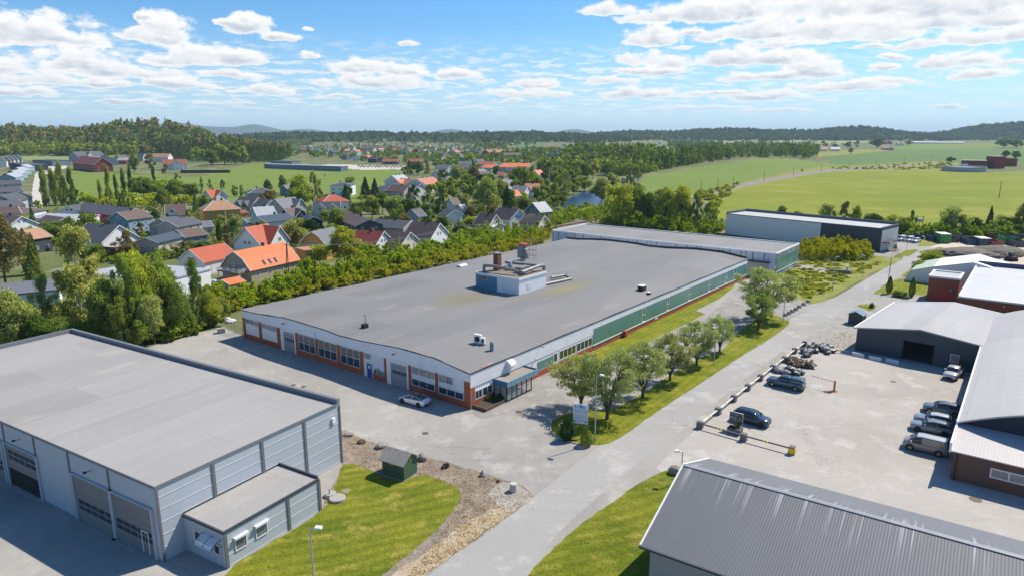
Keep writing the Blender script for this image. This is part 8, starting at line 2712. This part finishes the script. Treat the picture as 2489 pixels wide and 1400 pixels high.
r2=random.Random(77)
scatter([(1000,480),(1200,440),(1340,440),(1350,520),(1250,540),(1050,530)],22,['round','tall','round'],['mid','fresh','olive','dark'],8,13,.85,'town',r2,8)
cname=dict(street='grey-green',streetg='green',olive="olive",fresh="fresh green",bright="yellow-green",mid="mid green",dark="dark green",blue="blue-green",brown="brownish",grey="grey-green",yellow="yellow",pop="dull green",deep="deep green")
used={}
for t,kd,px,py,tg_ in AUTO:
    best=min(HOUSES,key=lambda h: (h[4][0]-px) ** 2+4*(h[4][1]-py) ** 2 if h[3] else 1e12)
    dx=px-best[4][0]; dy=py-best[4][1]
    rel=("right of" if dx>0 else "left of") if abs(dx)>abs(dy)*1.5 else ("in front of" if dy>0 else "behind")
    hl=best[3].split()
    cut=[]
    for w_ in hl:
        if w_ in ('behind','beside','below','above','right','left','between','in','at','by','near','beyond','on','squeezed','joined','amid','peeking','with') and len(cut)>=3: break
        cut.append(w_)
    tint=[q[2] for q in TREES if q[0]==t][0]
    nm={'round': 'tree','tall': 'slender tree','bush': 'bush','spruce': 'spruce','birch': 'birch'}[kd]
    used.setdefault((cname[tint],nm,rel," ".join(cut[:9])),[]).append((px,t))
for (c_,nm,rel,hl),lst in used.items():
    lst.sort(key=lambda q: q[0])
    for i,(px,t) in enumerate(lst):
        o_=("leftmost ","second ","third ","fourth ","fifth ")[min(i,4)] if len(lst)>1 else ""
        t["label"]=" ".join((o_+c_+" " + nm+" " + rel+" the " + hl).split()[:16])
        t["group"]="garden trees of the town"


# ---------------------------------------------------------------- masses: woods,scrub,ground cover
def canopy_mass(name,label,cat,pts,mat,kinds,nq,leaf,seed,tints,group=None):
    """pts: x, y, z, w, h arrays; every tree is a crown of nq leaf clusters"""
    rng=np.random.default_rng(seed)
    VV,QQ,TT=[],[],[]
    off=0
    pool={}
    for i,(x,y,z,w,h) in enumerate(pts):
        kd=kinds[i % len(kinds)]
        v=int(rng.integers(0,5))
        if (kd,v) not in pool:
            r=crown_points(rng,kd,nq,14); P=r[0].copy()
            b=.0 if kd in ('spruce','round') else .12
            P[:,2]=b+P[:,2]*(1-b)
            pool[(kd,v)]=(P,r[1])
        P,tone=pool[(kd,v)]
        a=rng.uniform(0,6.28); ca,sa=math.cos(a),math.sin(a)
        p=np.stack([(P[:,0]*ca-P[:,1]*sa)*w+x,(P[:,0]*sa+P[:,1]*ca)*w+y,P[:,2]*h+z],1)
        V,Q,_=leafquads(rng,p,leaf*w,tone,up=.5)
        VV.append(V); QQ.append(Q+off); off += len(V)
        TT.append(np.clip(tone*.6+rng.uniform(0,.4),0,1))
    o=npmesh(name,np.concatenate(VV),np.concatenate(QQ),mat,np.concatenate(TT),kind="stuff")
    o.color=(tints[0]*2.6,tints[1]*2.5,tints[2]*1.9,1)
    return tag(o,label,cat)


def rand_world(rng,n,x0,x1,y0,y1,cond,sep=0):
    out=[]
    while len(out)<n:
        m=n*3
        xs_=rng.uniform(x0,x1,m); ys_=rng.uniform(y0,y1,m)
        zs_=hz(xs_,ys_)
        ok=cond(xs_,ys_,zs_)
        for x,y,z in zip(xs_[ok],ys_[ok],zs_[ok]):
            out.append((x,y,z))
            if len(out)>=n: break
        if not ok.any(): break
    return out


W_=foliage_mat("wood_leaves",(1,1,1),.15,.8)
rng=np.random.default_rng(99)
px_of=lambda x,y: PW/2+x/y*F
# left wooded hill
def hill_ok(x,y,z):
    p=px_of(x,y)
    lim=np.where(p>345,1010+0*p,1080)
    return (p<720) & (y>lim) & (z>np.where(p>500,1.5,3.0)) & (rng.uniform(0,1,len(x))<1.0)
hp=rand_world(rng,2300,-1500,-300,960,1500,hill_ok)
third=len(hp) // 3
def sized(L,w0,w1,h0,h1,r_): return [(x,y,z,r_.uniform(w0,w1),r_.uniform(h0,h1)) for x,y,z in L]
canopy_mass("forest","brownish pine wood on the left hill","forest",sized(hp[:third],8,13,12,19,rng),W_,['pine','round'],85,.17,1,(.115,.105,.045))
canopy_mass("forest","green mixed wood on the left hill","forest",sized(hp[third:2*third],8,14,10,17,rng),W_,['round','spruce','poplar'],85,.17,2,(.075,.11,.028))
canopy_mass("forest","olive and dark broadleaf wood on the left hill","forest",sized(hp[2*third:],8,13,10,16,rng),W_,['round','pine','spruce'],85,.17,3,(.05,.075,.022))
# bright margin of broadleaf trees at the foot
mg=[]
for i in range(150):
    px=rng.uniform(-40,345); p=att(px,rng.uniform(371,379))
    mg.append((p.x,p.y,p.z,rng.uniform(9,14),rng.uniform(12,19)))
canopy_mass("forest","light green birches along the foot of the left wood","forest",mg,W_,['round','birch'],110,.15,4,(.12,.15,.03))
# spruce plantation right of the hill
sp=[]
poly=[(335,372),(420,388),(470,392),(560,398),(668,396),(705,384),(690,372),(600,360),(500,352),(345,356)]
while len(sp)<430:
    px=rng.uniform(335,705); py=rng.uniform(352,398)
    if not pip(np.array([px]),np.array([py]),poly)[0]: continue
    p=att(px,py)
    if p.y>1100: continue
    sp.append((p.x,p.y,p.z,rng.uniform(5.5,8),rng.uniform(15,22)))
canopy_mass("forest","dark spruce plantation behind the farm on the left","forest",sp,W_,['spruce'],170,.12,5,(.028,.052,.016))
# wood belts of the middle distance,given as pixel polygons: (polygon,count,w,h,kinds,colour,label)
BELTS=[([(690,360),(760,356),(760,346),(830,344),(900,350),(960,345),(1010,350),(1060,346),(1120,352),(1170,350),(1170,340),(690,338)],420,(11,18),(10,15),['round','spruce','pine'],(.075,.105,.03),"wood belt above the far town"),
         ([(1150,358),(1250,345),(1330,344),(1330,350),(1250,356),(1180,368)],60,(12,18),(11,15),['round','spruce'],(.055,.09,.028),"tree belt beyond the school"),
         ([(1395,345),(1465,346),(1462,353),(1400,352)],70,(12,18),(16,24),['spruce','pine','round'],(.04,.065,.022),"small dark wood on the knoll beyond the river"),
         ([(1370,386),(1400,378),(1470,376),(1560,383),(1640,388),(1700,380),(1620,392),(1540,396),(1430,391),(1370,391)],210,(10,15),(15,23),['round','poplar','spruce'],(.085,.12,.025),"poplar belt behind the sports ground"),
         ([(1630,372),(1700,362),(1800,356),(1900,358),(1990,366),(1985,380),(1960,387),(1900,383),(1800,386),(1700,398),(1620,412),(1560,424),(1480,420),(1520,408),(1640,402),(1700,388)],560,(10,15),(12,21),['round','spruce','round','birch'],(.07,.105,.022),"leafy river wood before the left field"),
         ([(1300,402),(1420,400),(1560,416),(1560,428),(1480,430),(1400,424),(1310,425)],130,(9,13),(10,16),['round','round','tall' if False else 'birch'],(.10,.13,.035),"trees thronging the river's far bank"),
         ([(2080,344),(2230,340),(2300,336),(2489,336),(2489,330),(2080,336)],160,(14,20),(10,14),['round','spruce'],(.045,.075,.025),"wood edge behind the far greenhouses"),
         ([(1620,346),(1700,344),(1760,352),(1700,356),(1640,360)],90,(12,17),(10,15),['round','spruce'],(.06,.09,.025),"trees round the mid slope farm"),
         ([(1180,376),(1300,370),(1380,376),(1300,384),(1200,386)],60,(11,15),(9,13),['round','pine'],(.075,.11,.028),"garden trees round the school")]
for k,(poly,n,ww,hh,kinds,col,lab) in enumerate(BELTS):
    L=[]; tries=0
    xs_=[p[0] for p in poly]; ys_=[p[1] for p in poly]
    while len(L)<n and tries<20000:
        tries += 1
        px=rng.uniform(min(xs_),max(xs_)); py=rng.uniform(min(ys_),max(ys_))
        if not pip(np.array([px]),np.array([py]),poly)[0]: continue
        p=att(px,py)
        if p.y>3400 or any((p.x-h[0]) ** 2+(p.y-h[1]) ** 2<(h[2]+4) ** 2 for h in HOUSES): continue
        L.append((p.x,p.y,p.z,rng.uniform(*ww),rng.uniform(*hh)))
    if L: canopy_mass("woodland",lab,"woodland",L,W_,kinds,90 if L[0][1]<1100 else 60,.17,20+k,col)
# scattered small garden greenery of the far town (nobody could count it)
L=[]
pl2=[(700,380),(700,362),(900,350),(1180,350),(1360,372),(1320,396),(1160,420),(1040,400),(860,392),(760,384)]
while len(L)<520:
    px=rng.uniform(700,1360); py=rng.uniform(350,420)
    if not pip(np.array([px]),np.array([py]),pl2)[0]: continue
    p=att(px,py)
    if any((p.x-h[0]) ** 2+(p.y-h[1]) ** 2<(h[2]+1) ** 2 for h in HOUSES): continue
    L.append((p.x,p.y,p.z,rng.uniform(6,12),rng.uniform(4,12)))
canopy_mass("vegetation","mass of small garden trees and hedges between the far town's houses","garden greenery",L,W_,['round','round','spruce','birch'],60,.18,40,(.08,.12,.028))
# forested far ridges
def ridge_ok(x,y,z):
    p=px_of(x,y)
    return (p>560) & (p<2900) & (z>7) & (y>2250)
far_=rand_world(rng,5200,-1100,3400,2200,4000,ridge_ok)
canopy_mass("forest","dark wooded ridges closing the plain below the horizon","forest",sized(far_,24,42,12,19,rng),W_,['round','spruce'],26,.26,50,(.035,.06,.025))
# scrub along the railway
SCR=[(500,735),(545,752),(585,752),(760,705),(900,672),(1050,634),(1180,607),(1300,576),(1335,566),(1410,545),(1500,552),(1640,566),(1756,572),(1756,556),(1700,545),(1560,530),(1480,515),(1420,510),(1340,530),(1250,550),(1160,575),(1080,590),(980,600),(900,615),(830,655),(740,668),(700,700),(600,705),(540,715)]
def fill(poly,n,ww,hh,rg,tracks=None,pad=3.0,ymax=9e9):
    L=[]; xs_=[p[0] for p in poly]; ys_=[p[1] for p in poly]; tries=0
    while len(L)<n and tries<n*80:
        tries += 1
        px=rg.uniform(min(xs_),max(xs_)); py=rg.uniform(min(ys_),max(ys_))
        if not pip(np.array([px]),np.array([py]),poly)[0]: continue
        p=at(px,py)
        if any((p.x-h[0]) ** 2+(p.y-h[1]) ** 2<(h[2]+1.5) ** 2 for h in HOUSES): continue
        if tracks:
            dmin=min(seg_d(p,a,b) for a,b in zip(tracks[:-1],tracks[1:]))
            if dmin<pad: continue
        L.append((p.x,p.y,p.z-.1,rg.uniform(*ww),rg.uniform(*hh)))
    return L
def seg_d(p,a,b):
    vx,vy=b[0]-a[0],b[1]-a[1]
    t=max(0,min(1,((p[0]-a[0])*vx+(p[1]-a[1])*vy)/(vx*vx+vy*vy)))
    return math.hypot(p[0]-a[0]-vx*t,p[1]-a[1]-vy*t)
U_=foliage_mat("scrub_leaves",(1,1,1),.3,.8)
L=fill(SCR,900,(2.2,5.0),(1.8,5.6),rng,rp,3.4)
# the hall hides its own strip: nothing may stand inside it
def in_hall(x,y):
    dx,dy=x-A0.x,y-A0.y
    u=dx*math.cos(TH_A)+dy*math.sin(TH_A); v=-dx*math.sin(TH_A)+dy*math.cos(TH_A)
    du,dv=x-D0.x,y-D0.y
    u2=du*math.cos(TH_A)+dv*math.sin(TH_A); v2=-du*math.sin(TH_A)+dv*math.cos(TH_A)
    return (-2<u<AL+3 and -2<v<AW+2.5) or (-2<u2<dl+3 and -2<v2<dw+3)
L=[q for q in L if not in_hall(q[0],q[1])]
h2=len(L) // 2
canopy_mass("scrub_vegetation","dense green scrub along the railway behind the hall","scrub",L[:h2],U_,['round','birch','round'],560,.062,60,(.10,.145,.018))
canopy_mass("scrub_vegetation","yellow-green scrub mixed along the railway behind the hall","scrub",L[h2:],U_,['round','birch'],560,.062,61,(.125,.16,.018))
L=fill([(430,790),(560,745),(700,702),(850,664),(930,650),(930,662),(800,695),(600,748),(545,765),(500,775)],160,(1.6,3.0),(1.0,2.4),rng,rp,2.6)+fill([(545,775),(600,744),(760,713),(980,668),(1200,623),(1340,590),(1335,562),(1180,596),(980,640),(780,684),(620,720),(545,742)],420,(1.8,3.6),(1.6,3.8),rng,rp,2.0)
L=[q for q in L if not in_hall(q[0],q[1])]
canopy_mass("scrub_vegetation","low orange-green weeds along the track by the hall's far eaves","scrub",L,U_,['round'],260,.09,62,(.13,.14,.02))
L=fill([(1945,612),(2000,600),(2060,606),(2110,618),(2120,632),(2060,636),(1990,634),(1948,632)],170,(1.8,3.2),(3.2,5.0),rng)
canopy_mass("shrubbery","yellow-gold willow shrubs in front of the long warehouse","shrubbery",L,U_,['poplar','round'],420,.075,63,(.15,.16,.012))
L=fill([(1925,640),(1960,634),(2100,636),(2150,640),(2100,662),(2060,680),(2020,705),(1960,725),(1920,700),(1905,670)],190,(1.0,2.6),(.3,1.0),rng)
canopy_mass("shrubbery","low bushy weeds spread over the rough meadow","weeds",L,U_,['round'],150,.11,64,(.13,.15,.03))
L=fill([(1765,575),(1770,548),(1900,546),(2060,556),(2200,572),(2265,572),(2489,568),(2600,568),(2600,580),(2489,578),(2260,578),(2200,580),(2150,566),(2000,556),(1850,552)],170,(3,6),(2.5,6),rng)
def in_E(q):
    du,dv=q[0]-E0.x,q[1]-E0.y
    u=du*math.cos(TH_E)+dv*math.sin(TH_E); v=-du*math.sin(TH_E)+dv*math.cos(TH_E)
    return -3<u<el_+3 and -3<v<EW+3
L=[q for q in L if not in_E(q)]
canopy_mass("shrubbery","green hedge scrub between the long warehouse, the skips and the field","scrub",L,U_,['round'],260,.10,65,(.09,.13,.022))
L=fill([(1680,474),(1780,452),(1880,428),(1960,416),(2060,408),(2300,394),(2330,408),(2200,416),(2100,414),(2000,412),(1900,424),(1800,446),(1745,500),(1735,540),(1715,530),(1730,490),(1690,486)],190,(2.5,5),(1.2,3.2),rng)
canopy_mass("shrubbery","loose bushes along the field railway embankment","scrub",L,U_,['round'],110,.16,66,(.12,.14,.03))
# hedges and garden undergrowth between the nearer houses
L=fill(TOWN,620,(2.0,4.6),(1.4,4.0),rng)
L=[q for q in L if seg_d(q,rp[0],rp[1])>5]
canopy_mass("garden_vegetation","hedges and garden undergrowth between the nearer houses","garden greenery",L,U_,['round','round'],190,.10,67,(.085,.12,.02))
L=fill([(-60,880),(60,800),(250,826),(360,840),(440,820),(530,798),(540,760),(420,760),(250,770),(40,760),(-60,760)],230,(2.5,5),(1.5,4.5),rng)
canopy_mass("undergrowth","shady undergrowth beneath the trees behind the grey warehouse","undergrowth",[q for q in L if not (q[1]<95)],U_,['round'],260,.09,68,(.07,.10,.02))
L=fill([(200,486),(430,484),(490,490),(500,500),(380,506),(300,508),(200,500)],90,(4,7),(3,5.5),rng)
canopy_mass("hedge_vegetation","bright hedge line along the lower edge of the left field","hedge",L,U_,['round'],150,.13,69,(.14,.17,.02))
hd2=tag(MB().box(-23,-1.6,0,23,1.6,3.0).build("garden_hedge",M("hedge_green",(.045,.08,.02),.95,var=.5,scale=1.2,fine=.4,fscale=3,bump=.3),loc=att(500,421)+Vector((0,0,-.3)),rz=R(3)),"long clipped dark hedge in front of the white farmhouse","hedge")
# dry grass tufts and leaf litter on the gravel verge
def tufts(name,lab,poly,n,h,col,seed,z=.05):
    rg=np.random.default_rng(seed); cen=[]
    xs_=[p[0] for p in poly]; ys_=[p[1] for p in poly]
    while len(cen)<n:
        px=rg.uniform(min(xs_),max(xs_),400); py=rg.uniform(min(ys_),max(ys_),400)
        ok=pip(px,py,poly)
        for a,b in zip(px[ok],py[ok]):
            p=at(a,b); cen.append((p.x,p.y,z+h*.3))
    cen=np.array(cen[:n])
    V,Q,_=leafquads(rg,cen,h,None,up=.1,asp=.5)
    o=npmesh(name,V,Q,U_,rg.uniform(0,1,n),kind="stuff"); o.color=(*col,1)
    return tag(o,lab,"grass")
tufts("dry_grass","dry grass tufts and litter on the gravel verge",[(832,1046),(1030,1110),(1180,1150),(1296,1204),(1200,1285),(1060,1380),(960,1440),(1100,1262),(1118,1205),(1040,1158),(930,1146),(840,1120)],4200,.12,(.45,.34,.2),71)
tufts("grass","uneven grass blades of the lawn beside the annex",[(570,1385),(782,1243),(838,1130),(900,1146),(1010,1158),(1110,1190),(1100,1240),(1020,1320),(930,1398),(820,1500),(560,1500)],9000,.09,(.34,.36,.03),72,.06)
tufts("grass","uneven grass blades of the front lawn by the barn roof",[(1280,1402),(1400,1286),(1540,1184),(1640,1140),(1660,1180),(1560,1400),(1400,1500),(1200,1500)],8000,.09,(.34,.36,.03),73,.05)
tufts("grass","uneven grass blades of the verge under the street trees",[(1345,1022),(1366,1064),(1440,1078),(1480,1074),(1700,931),(1915,788),(1850,775),(1760,848),(1600,932),(1480,996)],6000,.09,(.32,.35,.03),74,.06)
tufts("weeds","sparse weeds at the edge of the pale gravel by the charcoal hall",[(1990,840),(2010,815),(2070,800),(2080,850),(2030,850)],420,.14,(.26,.28,.09),75,.04)

# haze of the late spring air
hzb=MB().box(-16000,-400,-6,16000,15500,190).build("haze",M("haze_placeholder",(.5,.5,.5)),kind="stuff")
m=bpy.data.materials.new("haze_volume"); m.use_nodes=True; m.node_tree.nodes.clear()
nt=NT(m.node_tree)
pv=nt.node('ShaderNodeVolumePrincipled')
pv.inputs['Color'].default_value=(.64,.83,1.0,1)
pv.inputs['Density'].default_value=0.000068
pv.inputs['Anisotropy'].default_value=0.1
ou=nt.node('ShaderNodeOutputMaterial'); nt.l.new(pv.outputs[0],ou.inputs['Volume'])
hzb.data.materials.clear(); hzb.data.materials.append(m)
tag(hzb,"thin blue air haze over the whole valley","haze")
